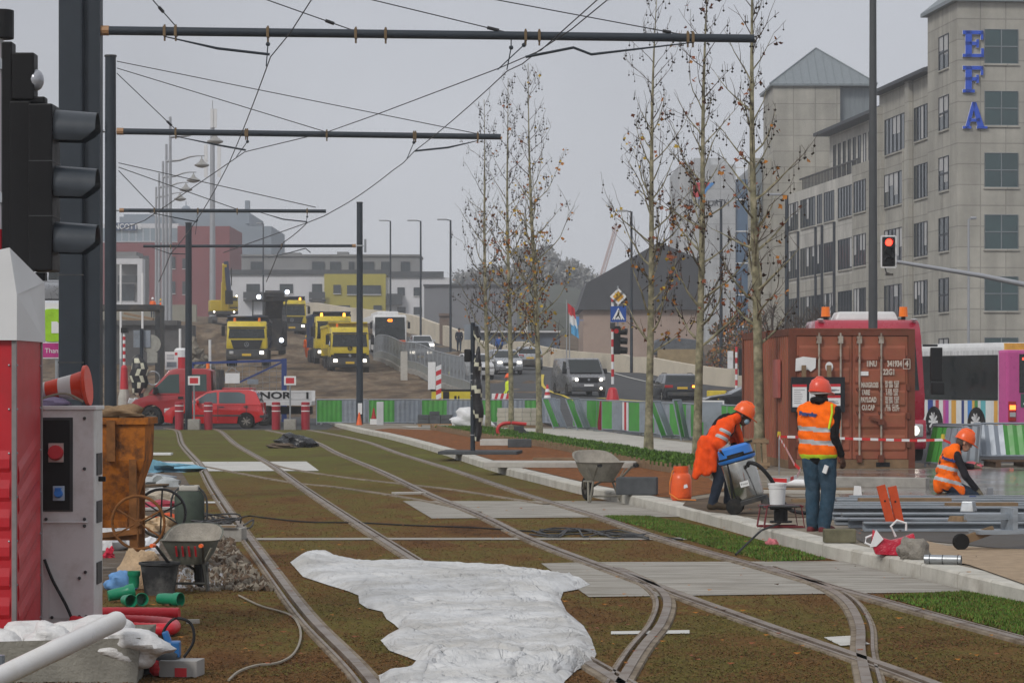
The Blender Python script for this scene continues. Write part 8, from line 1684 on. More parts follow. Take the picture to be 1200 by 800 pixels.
# plants on the green mat and grass strips as real blades
def blades(name,polys,n,h,cols,z,seed,wd=.010,dens=None,clump=0):
    rg=np.random.default_rng(seed); P_=[];Fc=[];Mi=[]; k=0
    for poly,cnt in polys:
        xs_=[p[0] for p in poly]; ys_=[p[1] for p in poly]; done=0; tries=0
        while done<cnt and tries<cnt*8:
            tries+=1; x=rg.uniform(min(xs_),max(xs_)); y=rg.uniform(min(ys_),max(ys_))
            if not inpoly(x,y,poly): continue
            if mn.noise(Vector((x*1.3,y*.8,seed)))<-.08 and rg.random()<.75: continue
            for _ in range(3):
                a=rg.uniform(0,6.28); hh=h*rg.uniform(.5,1.25); l=rg.uniform(.2,.9)*hh; w=wd*rg.uniform(.6,1.5); ox,oy=rg.uniform(-.03,.03,2); c,s=math.cos(a),math.sin(a)
                P_+=[(x+ox-s*w,y+oy+c*w,z),(x+ox+s*w,y+oy-c*w,z),(x+ox+c*l,y+oy+s*l,z+hh)]; Fc.append((k,k+1,k+2)); Mi.append(rg.integers(len(cols))); k+=3
            done+=1
    me=bpy.data.meshes.new(name); me.from_pydata(P_,[],Fc); [me.materials.append(c) for c in cols]; me.polygons.foreach_set('material_index',np.array(Mi,np.int32)); o=bpy.data.objects.new(name,me); COL.objects.link(o); tag(o,kind='stuff'); return o
M_gr=[mat('grass blade green',(.07,.145,.022),.8,0,.3,2),mat('grass blade light',(.11,.19,.035),.8,0,.3,2),mat('grass blade dry',(.14,.12,.035),.8,0,.3,2)]
M_sd=[mat('sedum rust leaf',(.155,.076,.03),.85,0,.3,2),mat('sedum brown leaf',(.118,.074,.031),.85,0,.3,2),mat('sedum olive leaf',(.128,.11,.031),.85,0,.3,2),mat('sedum red leaf',(.17,.082,.031),.85,0,.3,2)]
g1=[tuple(G(*p).xy) for p in ((708,606),(760,606.5),(840,623),(968,656),(900,659),(830,640),(770,622))]
g2=[tuple(G(*p).xy) for p in ((1040,701),(1130,696),(1210,711),(1290,735),(1330,790),(1200,745))]
flat('grass_strip',g1,.010,mat('grass strip ground',(.07,.12,.02),.95,0,.4,5)); flat('grass_strip',g2,.010,mat('grass strip ground',(.045,.065,.015)))
blades('grass',[(g1,13000),(g2,12000)],0,.03,M_gr,.01,5,.008)
blades('ground_plants',[(gc,9000)],0,.085,[M_gr[0],M_gr[0],mat('deep green leaf',(.04,.075,.015),.85,0,.3,2),M_gr[1]],KZ+.04,6,.03)
# sedum tufts near the camera
def sedum():
    rg=np.random.default_rng(8); rp=np.array([(p.x,p.y) for r_ in RAILPATHS for p in r_]); V_=[];Fc=[];Mi=[]; k=0; cnt=0
    while cnt<95000:
        u_=rg.random(); y=16.2/(1-u_*.66); x=rg.uniform(-.20*y,.20*y)
        if x<np.interp(y,[9,22,24.6,25.5,28.6,33,40,50],[-6.5,-6.5,-3.9,-2.35,-2.65,-3.35,-5.4,-7.2])+.05 or x>kfx(y)-.04: continue
        if np.min(np.abs(rp[:,0]-x)+np.abs(rp[:,1]-y)*.35)<.14: 
            if rg.random()<.93: continue
        if any(inpoly(x,y,s) for s in SLABS) : continue
        if mn.noise(Vector((x*.9,y*.5,3)))<-.3 and rg.random()<.6: continue
        nn=mn.noise(Vector((x*.5,y*.22,9))); cnt+=1; r=rg.uniform(.007,.015)
        mi=(2 if rg.random()<.75 else 1) if nn>.16 else rg.choice((0,1,3,0,1))
        for j in range(3):
            a=rg.uniform(0,6.28); c,s=math.cos(a),math.sin(a); z=.004+rg.uniform(.003,.010); V_+=[(x-s*r*.45,y+c*r*.45,z),(x+s*r*.45,y-c*r*.45,z),(x+c*r*1.2,y+s*r*1.2,z+r*rg.uniform(.1,.55))]; Fc.append((k,k+1,k+2)); Mi.append(mi); k+=3
    me=bpy.data.meshes.new('sedum'); me.from_pydata(V_,[],Fc); [me.materials.append(c) for c in M_sd]; me.polygons.foreach_set('material_index',np.array(Mi,np.int32)); o=bpy.data.objects.new('sedum',me); COL.objects.link(o); tag(o,kind='stuff')
sedum()
def tarp_mat():
    m=mat('dusty white tarpaulin',(.55,.55,.545),.42,0,.16,2,dirt=(.40,.385,.355),dscale=1.1,dthr=.53); nt=m.node_tree; N=nt.nodes; L=nt.links; b=N['Principled BSDF']; tc=N.new('ShaderNodeTexCoord'); prev=None; base=b.inputs['Base Color'].links[0].from_socket
    mp=N.new('ShaderNodeMapping'); mp.inputs['Scale'].default_value=(1,.5,1); mp.inputs['Rotation'].default_value=(0,0,.5); L.new(tc.outputs['Object'],mp.inputs[0])
    for sc,dist,ds in ((.9,.09,.8),(2.6,.03,1.4),(7,.012,1)):
        n=N.new('ShaderNodeTexNoise'); n.inputs['Scale'].default_value=sc; n.inputs['Detail'].default_value=3; n.inputs['Distortion'].default_value=ds; L.new(mp.outputs[0],n.inputs[0])
        x=N.new('ShaderNodeMath'); x.operation='MULTIPLY_ADD'; x.inputs[1].default_value=2; x.inputs[2].default_value=-1; L.new(n.outputs[0],x.inputs[0]); y=N.new('ShaderNodeMath'); y.operation='ABSOLUTE'; L.new(x.outputs[0],y.inputs[0]); z=N.new('ShaderNodeMath'); z.operation='POWER'; z.inputs[1].default_value=.6; L.new(y.outputs[0],z.inputs[0])
        p=N.new('ShaderNodeBump'); p.inputs['Distance'].default_value=dist; L.new(z.outputs[0],p.inputs['Height'])
        if prev: L.new(prev,p.inputs['Normal'])
        prev=p.outputs[0]
        if sc==3.0:
            r=N.new('ShaderNodeMapRange'); r.inputs['From Min'].default_value=.0; r.inputs['From Max'].default_value=.16; r.inputs['To Min'].default_value=.6; r.inputs['To Max'].default_value=1; L.new(z.outputs[0],r.inputs[0]); c=N.new('ShaderNodeCombineColor'); [L.new(r.outputs[0],c.inputs[i]) for i in range(3)]
            q=N.new('ShaderNodeMix'); q.data_type='RGBA'; q.blend_type='MULTIPLY'; q.inputs[0].default_value=1; L.new(base,q.inputs[6]); L.new(c.outputs[0],q.inputs[7]); L.new(q.outputs[2],b.inputs['Base Color'])
    L.new(prev,b.inputs['Normal']); return m
# ---------------------------------------------------------------- left foreground ---
# white tarpaulin
tp_=[(340,660),(352,654),(372,652),(392,654),(410,659),(440,661),(500,662),(580,666),(625,671),(668,678),(692,686),(676,692),(660,695),(657,704),(664,718),(684,735),(693,750),(699,768),(694,779),(676,787),(662,800),(655,815),(440,815),(441,794),(474,790),(497,786),(496,779),(478,772),(456,764),(446,752),(455,745),(468,739),(462,733),(453,727),(448,718),(430,714),(421,708),(420,699),(408,694),(385,687),(355,677)]
tpoly=[tuple(G(*p).xy) for p in tp_]
bm=bmesh.new(); bm.faces.new([bm.verts.new((x,y,0)) for x,y in tpoly]); st=.026
for ax in (0,1):
    a=min(p[ax] for p in tpoly); c=max(p[ax] for p in tpoly); k=math.floor(a/(st*(1+ax)))+1
    while k*st*(1+ax)<c:
        n=[0,0,0]; n[ax]=1; q=[0,0,0]; q[ax]=k*st*(1+ax); bmesh.ops.bisect_plane(bm,geom=bm.verts[:]+bm.edges[:]+bm.faces[:],plane_co=q,plane_no=n,dist=1e-5); k+=1
bmesh.ops.triangulate(bm,faces=bm.faces)
E=[(Vector((*tpoly[i],0)),Vector((*tpoly[(i+1)%len(tpoly)],0))) for i in range(len(tpoly))]
def dist_edge(p):
    m=9
    for a,c in E:
        d=c-a; t=max(0,min(1,(p-a).dot(d)/d.length_squared)); m=min(m,(p-a-d*t).length)
    return m
for v in bm.verts:
    p=v.co.copy(); p.z=0; e=dist_edge(p); q=Vector((p.x*1.5,p.y*.7,0)); wv=mn.noise(Vector((p.x*.6+3,p.y*.5,7)))
    qx=Vector((p.x*1.1+.9*mn.noise(Vector((p.x*.8,p.y*.4,2))),p.y*.45+.7*mn.noise(Vector((p.x*.7,p.y*.4,5))),0))
    r=1-abs(mn.noise(qx*1.3)); r2=1-abs(mn.noise(qx*3.2+Vector((4,2,1)))); r3=1-abs(mn.noise(qx*7+Vector((1,7,3))))
    fold=max(0,(p.x-(-1.5))/1.6) if p.y<26 else .4
    z=.003+(.005+.016*min(1,fold))*max(0,r-.75)*4+(.005+.012*min(1,fold))*max(0,r2-.7)*3.3+(.004+.010*min(1,fold))*max(0,r3-.6)*2.5+.002*(1-abs(mn.noise(qx*15+Vector((2,9,4)))))
    # heap along the near edge and the bunched left corner
    near=max(0,1-abs(p.y-18.0)/1.2); z+=near*(.005+.05*max(0,r2-.6)*2.4+.03*max(0,mn.noise(Vector((p.x*3.2,p.y*1.3,1)))))*(1 if p.x>-.6 else .4)
    lc=max(0,1-((p.x+2.05)**2/.16+(p.y-28.7)**2/1.2)); z+=.035*lc*(.2+.9*r2)
    mid=max(0,1-((p.x-.25)**2/.3+(p.y-24.6)**2/2.5)); z+=.05*mid*max(0,r2*1.6-.8)
    v.co.z=.014+.030*min(1,e/.10)+z*min(1,e/.14)**.8
bmesh.ops.recalc_face_normals(bm,faces=bm.faces)
me=bpy.data.meshes.new('tarpaulin'); bm.to_mesh(me); bm.free(); M_tarp=tarp_mat(); me.materials.append(M_tarp); me.polygons.foreach_set('use_smooth',[True]*len(me.polygons)); o=bpy.data.objects.new('tarpaulin',me); COL.objects.link(o); tag(o,'large crumpled white tarpaulin spread over the track in the foreground','tarpaulin')
# portable toilets
M_toil=mat('red plastic cabin',(.46,.012,.022),.4,0,.08,1.2,dirt=(.36,.015,.02),dscale=2); M_troof=mat('translucent white roof',(.62,.63,.64),.45,0,.06,2)
x1,Y,zt,zr=17.5,19.2,2.13,2.70
X1=XX(x1,Y); t=thing('site_cabin','red plastic cabin with a white peaked roof cut off by the left edge','portable toilet',(X1,Y,0)); D=1.08
b=MB(); b.bx(-1.1,0,0,D,.0,zt); b.build('wall',[M_toil],t,bevel=.012)
for x,y in ((-.004,-.004),(-1.10,-.004),(-.004,D-.03)): b=MB(); b.bx(x-.016,x+.014,y-.012,y+.03,0,zt); b.build('corner_strip',[mat('grey corner strip',(.22,.20,.20),.5)],t)
for j in range(6):
    z=.22+j*.20; b=MB(); b.prism([(0,0),(.06,.03),(.06,.09),(0,.15)],lambda q,zz,w:(w,-q*.2,z+zz),-1.0,-.035); b.build('rib',[M_toil],t)
    b=MB(); b.prism([(0,0),(.06,.03),(.06,.09),(0,.15)],lambda q,zz,w:(q*.16,w,z+zz+(w-.5)*.25),.12,D-.1); b.build('rib',[M_toil],t)
for j in range(7):
    for x,y in ((-.04,-.004),(.004,.06),(.004,D-.07)): b=MB(); b.sph((x,y,.15+j*.3),.008,6,4); b.build('rivet',[M_steel],t)
b=MB(); r=zr-zt
b.add([(-1.15,-.04,zt-.01),(.02,-.04,zt-.01),(-1.15,-.04,zt+.2),(.02,-.04,zt+.3),(-.03,-.04,zt+.62),(-.12,-.04,zt+.60)],[(0,1,3,4,5,2)]); b.add([(.02,-.04,zt-.01),(.025,D+.02,zt-.01),(.02,D+.02,zt+.42),(.0,.35,zt+.46),(-.05,.12,zt+.44),(.02,-.04,zt+.3)],[(0,1,2,3,4,5)])
b.add([(-1.15,-.04,zt+.2),(-.12,-.04,zt+.6),(-.03,-.04,zt+.62),(.02,-.04,zt+.3),(.02,D+.02,zt+.42),(-1.15,D+.02,zt+.2),(-.3,.5,zt+.6)],[(0,1,6,5),(1,2,6),(2,3,4,6),(6,4,5)]); b.add([(-1.15,-.04,zt-.01),(.02,-.04,zt-.01),(.025,D+.02,zt-.01),(-1.15,D+.02,zt-.01)],[(0,1,2,3)]); b.build('roof',[M_troof],t)
# generator cabinet
Yg=20.6; x1=XX(111,Yg); t=thing('power_cabinet','white generator cabinet with dark socket panel carrying the fallen cone','generator',(x1,Yg,0)); Wg=.55; Hg=1.63
M_gen=mat('off white cabinet',(.60,.60,.60),.4,0,.05,2,dirt=(.44,.42,.40),dscale=2.2,dthr=.58)
b=MB(); b.bx(-Wg,0,0,.40,.06,Hg); b.build('body',[M_gen],t,bevel=.012)
b=MB(); b.bx(-Wg+.02,-.02,.02,.38,0,.06); b.build('plinth',[M_black],t)
b=MB(); b.bx(-Wg-.005,.012,-.012,.41,Hg,Hg+.03); b.build('lid',[M_white],t,bevel=.006)
q=lambda px:XX(px,Yg)-x1; z_=lambda py:ZZ(py,Yg)
b=MB(); b.bx(q(28),q(85.5),-.006,.02,z_(599),z_(489)); b.bx(q(28),q(82),-.010,-.007,z_(597),z_(492),1); b.build('control_panel',[M_dgrey,M_black],t)
b=MB(); b.bx(q(58),q(75),-.05,-.011,z_(541),z_(519),0); b.build('red_socket',[mat('socket plate',(.45,.35,.33),.5)],t); b=MB(); b.cyl((q(66.5),-.05,z_(530)),(q(66.5),-.09,z_(529)),.058,.05,16); b.build('socket_cap',[M_signr],t)
b=MB(); b.bx(q(63),q(76),-.04,-.011,z_(586),z_(569)); b.build('blue_socket',[mat('socket blue grey',(.35,.42,.5),.5)],t); b=MB(); b.cyl((q(69.5),-.04,z_(578)),(q(69.5),-.075,z_(577)),.033,.028,14); b.bx(q(66),q(73),-.075,-.04,z_(574),z_(571)); b.build('socket_cap',[mat('socket blue',(.02,.15,.5),.4)],t)
for px,py in ((99,490),(99,549),(99,608),(99,616),(54,608),(100,670),(93,677),(61,723),(93,722),(101,722)): b=MB(); b.cyl((q(px),-.001,z_(py)),(q(px),-.012,z_(py)),.013,.011,8); b.build('bolt',[M_dgrey],t)
b=MB(); b.cyl((q(50),-.018,z_(611.5)),(q(103),-.018,z_(611.5)),.008,.008,6); b.bx(q(58),q(96),-.004,-.001,z_(724),z_(722.5)); b.bx(q(58),q(58.6),-.004,-.001,z_(724),z_(677)); b.build('trim',[M_gen],t)
for z in (.35,.8,1.15): b=MB(); b.bx(.001,.008,.08,.32,z,z+.16); b.build('louvre',[M_dgrey],t)
b=MB(); b.cyl((.0,.2,z_(562)),(.05,.2,z_(562)),.02,.02,10); b.build('lock',[M_black],t)
b=MB(); c0=P(52,655,Yg-.03); pts=[c0,P(62,680,Yg-.04),P(78,710,Yg-.05),P(88,735,Yg-.08),P(91,748,Yg-.2)]; b.tube([p-Vector(t.location) for p in spline3(pts,5)],.012,6); b.build('cable',[M_black],t)
# cone lying on the generator
p=P(104,456,20.85); p.z=Hg+.03; t=thing('traffic_cone','orange and white striped cone lying on its side on the generator','traffic cone',p,group=None); ax=Vector((-.97,.05,-.10)).normalized()
M=Vector((0,0,1)).rotation_difference(ax).to_matrix()
M_cone=mat('cone orange red',(.66,.055,.02),.4,0,.1,6,dirt=(.45,.06,.03)); zc=.15
for nm,prof,m_ in (('base',[(.0,.0),(.15,.0),(.15,.025),(.125,.035),(.0,.035)],M_cone),('body',[(.115,.03),(.098,.10),(.093,.12)],M_cone),('white_band',[(.0935,.12),(.077,.22)],mat('cone white band',(.62,.60,.58),.5,0,.12,8)),('body',[(.077,.22),(.060,.32)],M_cone),('white_band',[(.0605,.32),(.045,.40)],mat('cone white band',(.62,.6,.58))),('body',[(.045,.40),(.03,.48),(.0,.48)],M_cone)):
    b=MB(); b.lathe((0,0,zc),prof,20,0,ax); b.build(nm,[m_],t,smooth=True)
b=MB(); b.tube([tuple(q_) for q_ in spline3([(-.42,-.12,.015),(-.3,-.16,.06),(-.15,-.15,.09),(-.02,-.14,.03)],5)],.010,6); p=Vector(t.location); solo(b,'cord',[mat('dirty cord',(.25,.22,.17),.8)],'dirty loop of cord lying in front of the fallen cone','cord',p)
lump('lilac_rag','lilac rag lying under the fallen cone','cloth',p+Vector((-.33,-.02,.0)),(.34,.2,.07),mat('lilac cloth',(.33,.28,.42),.8,0,.3,9),31)
# rusty hopper with wheels
Yh=27; x0=XX(134,Yh); t=thing('concrete_hopper','rusty orange hopper on legs standing behind the generator','hopper',(x0,Yh,0)); M_rust=mat('rusty orange paint',(.36,.12,.02),.75,0,.25,3,bump=.006,bscale=20,dirt=(.09,.04,.02),dscale=5.5,dthr=.55); M_rustd=mat('dark rust',(.20,.085,.03),.85,0,.35,6,dirt=(.09,.045,.02),dscale=4)
def frus(b,w0,d0,z0,w1,d1,z1,th=.0,ox=0):
    vs=[(ox+sx*w0/2,sy*d0/2,z0) for sx,sy in ((-1,-1),(1,-1),(1,1),(-1,1))]+[(ox+sx*w1/2,sy*d1/2,z1) for sx,sy in ((-1,-1),(1,-1),(1,1),(-1,1))]; b.add(vs,[(0,1,5,4),(1,2,6,5),(2,3,7,6),(3,0,4,7)])
b=MB(); frus(b,.66,.66,1.09,.68,.68,1.47); frus(b,.64,.64,1.09,.66,.66,1.465); b.bx(-.37,.37,-.37,-.33,1.43,1.49); b.bx(-.37,.37,.33,.37,1.43,1.49); b.bx(-.37,-.331,-.33,.33,1.43,1.49); b.bx(.331,.37,-.33,.33,1.43,1.49); b.build('box',[M_rust],t,fix=False)
b=MB(); frus(b,.28,.28,.52,.66,.66,1.09); b.bx(-.14,.14,-.14,.14,.44,.52); b.build('cone',[M_rust],t,fix=False)
for sx in (-1,1):
    for sy in (-1,1): b=MB(); b.beam((sx*.22,sy*.25,0),(sx*.22,sy*.30,1.1),.07,.07); b.build('leg',[M_rustd],t)
b=MB(); b.beam((.02,-.35,1.08),(.02,-.37,1.47),.08,.05); b.build('stiffener',[M_rustd],t)
b=MB(); b.bx(-.25,.25,-.29,-.22,.33,.39); b.beam((-.22,-.25,.36),(.30,-.35,.42),.05,.05); b.build('cross_bar',[M_rustd],t)
lump('rag_pile','pile of muddy rope lying on the rim of the hopper','rope',(x0+.05,Yh-.12,1.49),(.45,.3,.12),M_wood,33)
for k,(px,py,r,Y,lab) in enumerate(((162,612,.25,26.3,'rusty spoked wheel leaning nearest in front of the hopper legs'),(189,601,.235,27.4,'darker spoked wheel standing behind the rusty one'))):
    c=P(px,py,Y); c.z=max(c.z,r+.02); t=thing('spoked_wheel',lab,'wheel',c,R(12*k),group='loose spoked wheels'); b=MB(); b.torus((0,0,0),(.12,1,.1),r,.014,36,8); b.build('rim',[M_rustd if k==0 else M_dgrey],t,smooth=True); b=MB(); a_=Vector((.12,1,.1)).normalized(); uu=a_.orthogonal().normalized(); ww=a_.cross(uu); [b.cyl((0,0,0),uu*(r*math.cos(i*1.0472+.3))+ww*(r*math.sin(i*1.0472+.3)),.009,.009,6) for i in range(6)]; b.cyl(a_*-.05,a_*.05,.03,.03,10); b.build('spokes',[M_rustd if k==0 else M_dgrey],t)
# wheelbarrow, bucket, sack
p=G(222,694,0); barrow('wheelbarrow','wheelbarrow with orange grips and red stripes standing beside the black bucket',(p.x,p.y+.1,.012),R(86),M_ora,stripes=True,frame=mat('dark barrow frame',(.06,.06,.055),.6,0,.2,6),tray=mat('dark stained tray',(.11,.115,.095),.7,0,.3,5,dirt=(.2,.19,.15),dscale=3))
bpy.data.objects[[o.name for o in bpy.data.objects if o.name.startswith('wheelbarrow')][-1]].scale=(.74,.74,.74)
p=G(187,697,0); b=MB(); b.lathe((0,0,0),[(.125,0),(.13,.02),(.165,.26),(.18,.265),(.18,.285),(.16,.285),(.125,.05),(0,.05)],24); solo(b,'bucket',[mat('black rubber bucket',(.028,.03,.033),.7,0,.3,6,dirt=(.12,.12,.115),dscale=3,dthr=.55)],'black rubber bucket in front of the wheelbarrow with orange grips','bucket',p,smooth=True)
lump('sack','beige torn sack between the hopper and the black bucket','sack',G(165,690,0),(.36,.3,.36),mat('beige sack',(.50,.36,.23),.9,0,.2,8,bump=.02),36,22,14,.16)
# green fittings
M_grn=mat('green plastic pipe',(.005,.20,.10),.35,0,.1,5)
gp=[((199,704),(.17,-.1,0),.048,.22,.0,'green flared pipe socket on the right of the fittings heap'),((150,705),(.6,-1,.0),.045,.13,.0,'green pipe elbow with its open end towards the camera'),((165,704),(.3,-1,.1),.045,.13,.0,'second green pipe end beside the elbow, opening towards the camera'),((157,692),(0,0,1),.046,.14,.06,'upright green pipe socket behind the other fittings'),((142,700),(1,.3,.2),.05,.22,.02,'green pipe piece half hidden by the generator')]
for k,((px,py),ax,r,L,z,l) in enumerate(gp):
    p=G(px,py+6,0); a=Vector(ax).normalized(); b=MB(); b.lathe((0,0,0),[(r*.85,-L/2),(r*.88,-L/2),(r,-L*.25),(r,L*.15),(r*1.15,L*.22),(r*1.22,L*.3),(r*1.22,L/2),(r*1.1,L/2),(r*.9,L*.2),(r*.8,-L*.48)],20,0,a); solo(b,'pipe_fitting',[M_grn],l,'pipe fitting',(p.x,p.y,max(r*1.22,L/2*abs(a.z)+r*.3)+z),group='green pipe fittings',smooth=True)
lump('blue_bag','light blue plastic bag behind the green pipe fittings','bag',G(141,692,0),(.26,.2,.16),mat('light blue plastic',(.12,.28,.55),.4,0,.2,9),40)
M_rpipe=mat('red corrugated pipe',(.55,.012,.025),.4,0,.08,5)
def ribbed(pts,r,name,label):
    pts=spline3(pts,14); b=MB(); o=pts[0]; b.tube([p-o for p in pts],[r*(1+.05*(i%2)) for i in range(len(pts))],16); return solo(b,name,[M_rpipe],label,'pipe',o,group='red corrugated pipes',smooth=60)
ribbed([P(95,718,21.9),P(150,718,21.85),P(210,718.5,21.8)],.045,'corrugated_pipe','upper straight red corrugated pipe beside the generator')
ribbed([P(85,728,20.5),P(140,735,20.3),P(190,737,20.2),P(203,735,20.35),P(200,731,20.6),P(170,728,20.9),P(120,727,21.1)],.045,'corrugated_pipe','lower red corrugated pipe doubled back on itself')
# white pipe over the bulk bag
a=P(137,727,17.0); c=P(-40,812,15.5); b=MB(); d=(c-a).normalized(); b.lathe((0,0,0),[(.052,0),(.060,.0),(.060,.55),(.062,.56),(.062,.75),(.060,.76),(.060,(c-a).length),(0,(c-a).length)],20,0,d); b.sph((0,0,0),(.058,.058,.058),14,8); solo(b,'white_pipe',[mat('white plastic pipe',(.62,.61,.60),.35,0,.06,3,dirt=(.5,.48,.45))],'thick white plastic pipe lying slanted over the bulk bag','pipe',a,smooth=True)
p=P(75,790,17.6); t=thing('bulk_bag','open grey builder bag full of white plastic in the left corner','builder bag',(p.x,p.y,0)); M_bag=mat('grey woven bag',(.25,.24,.21),.85,0,.2,6,bump=.008,bscale=40)
b=MB(); frus(b,1.0,.9,.0,1.05,.95,.27); frus(b,.98,.88,.01,1.03,.93,.265); b.bx(-.5,.5,-.45,.45,.0,.06); b.v=[(x+.02*math.sin(y*9+z*20),y+.02*math.sin(x*8),z*(1+.12*math.sin(x*5))) for x,y,z in b.v]; b.build('bag',[M_bag],t,fix=False)
rg=random.Random(17)
for k in range(9):
    b=MB(); b.sph((0,0,0),1,26,18); ph=[rg.uniform(0,6) for _ in range(5)]; dx,dy,dz=rg.uniform(.14,.26),rg.uniform(.14,.22),rg.uniform(.10,.16); cx,cy,cz=(-.40+.1*k+rg.uniform(-.05,.05),rg.uniform(-.35,.2),.16+rg.uniform(0,.08)); o=[]
    for x,y,z in b.v:
        f=1+.28*math.sin(2.5*x+ph[0])*math.cos(3*y+ph[1])+.16*math.sin(5*z+4*x+ph[2])+.07*math.sin(9*y+6*z+ph[3]); o.append((cx+x*f*dx,cy+y*f*dy,max(.07,cz+z*f*dz)))
    b.v=o; b.build('white_plastic',[mat('crumpled white plastic',(.60,.59,.58),.35,0,.1,6,bump=.012,bscale=25)],t,smooth=60)
for k,(px,py) in enumerate(((68,784),(113,790))):
    q=P(px,py,17.2)-Vector(t.location); b=MB(); b.tube(spline3([(q.x-.06,q.y,q.z-.03),(q.x-.02,q.y-.03,q.z+.01),(q.x+.01,q.y-.02,q.z+.05),(q.x+.03,q.y-.03,q.z-.02),(q.x+.06,q.y-.03,q.z+.03)],4),.010,6); b.build('orange_ribbon',[mat('orange ribbon',(.65,.10,.03),.5)],t)
p=P(15,800,17.2); b=MB(); b.cyl((0,0,0),(0,0,.22),.042,.042,16); solo(b,'pipe_offcut',[M_bgrey],'short grey upright pipe at the bottom left corner','pipe',(p.x,p.y-.5,0))
# pump and box
p=P(186,800,17.6); t=thing('pump','small blue and dark pump with a looped black hose','pump',(p.x,p.y,0)); b=MB(); b.lathe((0,0,.09),[(.07,-.14),(.08,-.12),(.08,.10),(.06,.13),(0,.13)],16,0,(1,-.2,0)); b.build('motor',[M_dgrey],t,smooth=True)
b=MB(); b.box((-.04,0,.19),(.12,.1,.05)); b.box((.10,0,.17),(.07,.1,.10)); b.box((.06,0,.22),(.04,.05,.13),(0,R(-20),0)); b.build('blue_casing',[mat('pump blue',(.02,.12,.33),.4,0,.15,8)],t,bevel=.01)
b=MB(); b.tube(spline3([(.04,0,.2),(.03,0,.28),(.10,0,.36),(.2,0,.33),(.22,-.02,.22),(.16,-.03,.12)],5),.010,6); b.build('hose',[M_black],t)
b=MB(); b.sph((.0,-.1,.06),(.05,.04,.05),10,6); b.build('red_knob',[M_signr],t)
p=P(212,800,17.5); b=MB(); b.bx(-.12,.12,-.1,.1,0,.10); b.bx(-.02,.06,-.105,-.101,.0,.06,1); solo(b,'plastic_box',[mat('grey plastic box',(.30,.29,.28),.5,0,.1,5),M_signr],'grey plastic box beside the small pump','box',(p.x,p.y+.05,.01),R(-8),bevel=.015)
# muddy debris strip left of the left track
M_mudd=mat('wet dark mud',(.085,.062,.042),.75,0,.4,3,bump=.03,bscale=12,col2=(.13,.10,.075),dirt=(.20,.18,.155),dscale=1.6,dthr=.62)
flat('mud_strip',[tuple(G(*q_).xy) for q_ in ((120,690),(300,692),(262,640),(232,585),(205,540),(170,540),(140,580),(100,620))],.008,M_mudd)
flat('puddle',[tuple(G(*q_).xy) for q_ in ((208,690),(262,692),(268,672),(240,660),(210,668))],.012,mat('wet puddle',(.11,.095,.08),.08,0,.3,3))
rg=random.Random(23)
b=MB()
for k in range(1500):
    f=rg.random(); Y=24.6+13*f**1.4; xr=np.interp(Y,[24.6,28.4,34,38.9],[-2.0,-2.62,-3.35,-3.98]); w=rg.random()**1.5; x=xr-.10-w*.75; s=rg.uniform(.01,.04)*(1.2-w*.4); M=Euler((rg.uniform(0,3),rg.uniform(0,3),rg.uniform(0,3))).to_matrix(); z=.008+.045*math.exp(-((w-.15)/.3)**2)*rg.random(); b.add([Vector((x,Y,z))+M@(Vector(q_)*s*rg.uniform(.7,1.2)) for q_ in ((1.4,0,0),(-1.4,.1,0),(0,1,0),(.1,-1,0),(0,0,.6),(0,.1,-.6))],[(0,2,4),(2,1,4),(1,3,4),(3,0,4),(2,0,5),(1,2,5),(3,1,5),(0,3,5)],rg.randrange(2))
tag(b.build('rubble',[mat('pale rubble',(.23,.20,.16),.95,0,.4,4),mat('brown rubble',(.12,.085,.06),.95,0,.4,4)]),kind='stuff')
deb=[((184,549),(1.3,.9,.22),(.20,.42,.55),'crumpled light blue sheet at the top of the debris strip'),((185,566),(.7,.5,.16),(.40,.42,.42),'torn grey board scrap below the light blue sheet'),((180,580),(.6,.5,.15),(.62,.60,.56),'white torn plasterboard scrap behind the spoked wheels'),((194,584),(.6,.3,.15),(.42,.36,.28),'beige bent cardboard scrap behind the spoked wheels'),((178,592),(.5,.3,.12),(.40,.06,.09),'dark red crumpled wrapper behind the spoked wheels'),((140,600),(.3,.25,.3),(.03,.28,.28),'teal plastic scrap between the hopper legs'),((136,640),(.5,.4,.28),(.55,.55,.56),'white crumpled plastic bag under the hopper'),((128,650),(.12,.12,.10),(.5,.02,.05),'small red scrap under the hopper'),((197,610),(.5,.3,.10),(.55,.08,.02),'orange red scrap behind the dark spoked wheel'),((187,618),(.35,.3,.16),(.50,.36,.22),'beige scrap of wood between the spoked wheels'),((178,645),(.20,.16,.16),(.62,.63,.66),'small white carton beside the wheelbarrow')]
for k,(q_,d,c,l) in enumerate(deb): lump('scrap',l,'scrap',G(q_[0],q_[1]+4,0),d,mat('scrap %d'%k,c,.7,0,.3,6,bump=.02,bscale=9),50+k,16,8,.45)
for k,(a,c,m_,l) in enumerate((((150,600),(228,598),M_slabw,'long white plank lying across the debris strip'),((160,573),(205,570),M_wood,'dark board lying beside the blue sheet'),((196,640),(240,636),M_concl,'pale board behind the wheelbarrow with orange grips'),((175,559),(203,562),M_bgrey,'grey board below the light blue sheet'),((165,612),(205,630),M_wood,'brown stick leaning among the debris'))):
    p,q_=G(*a),G(*c); b=MB(); b.beam((0,0,.04+.01*k),q_-p+Vector((0,0,.05)),.14,.03); solo(b,'loose_board',[m_],l,'board',p,group='loose boards in the debris')
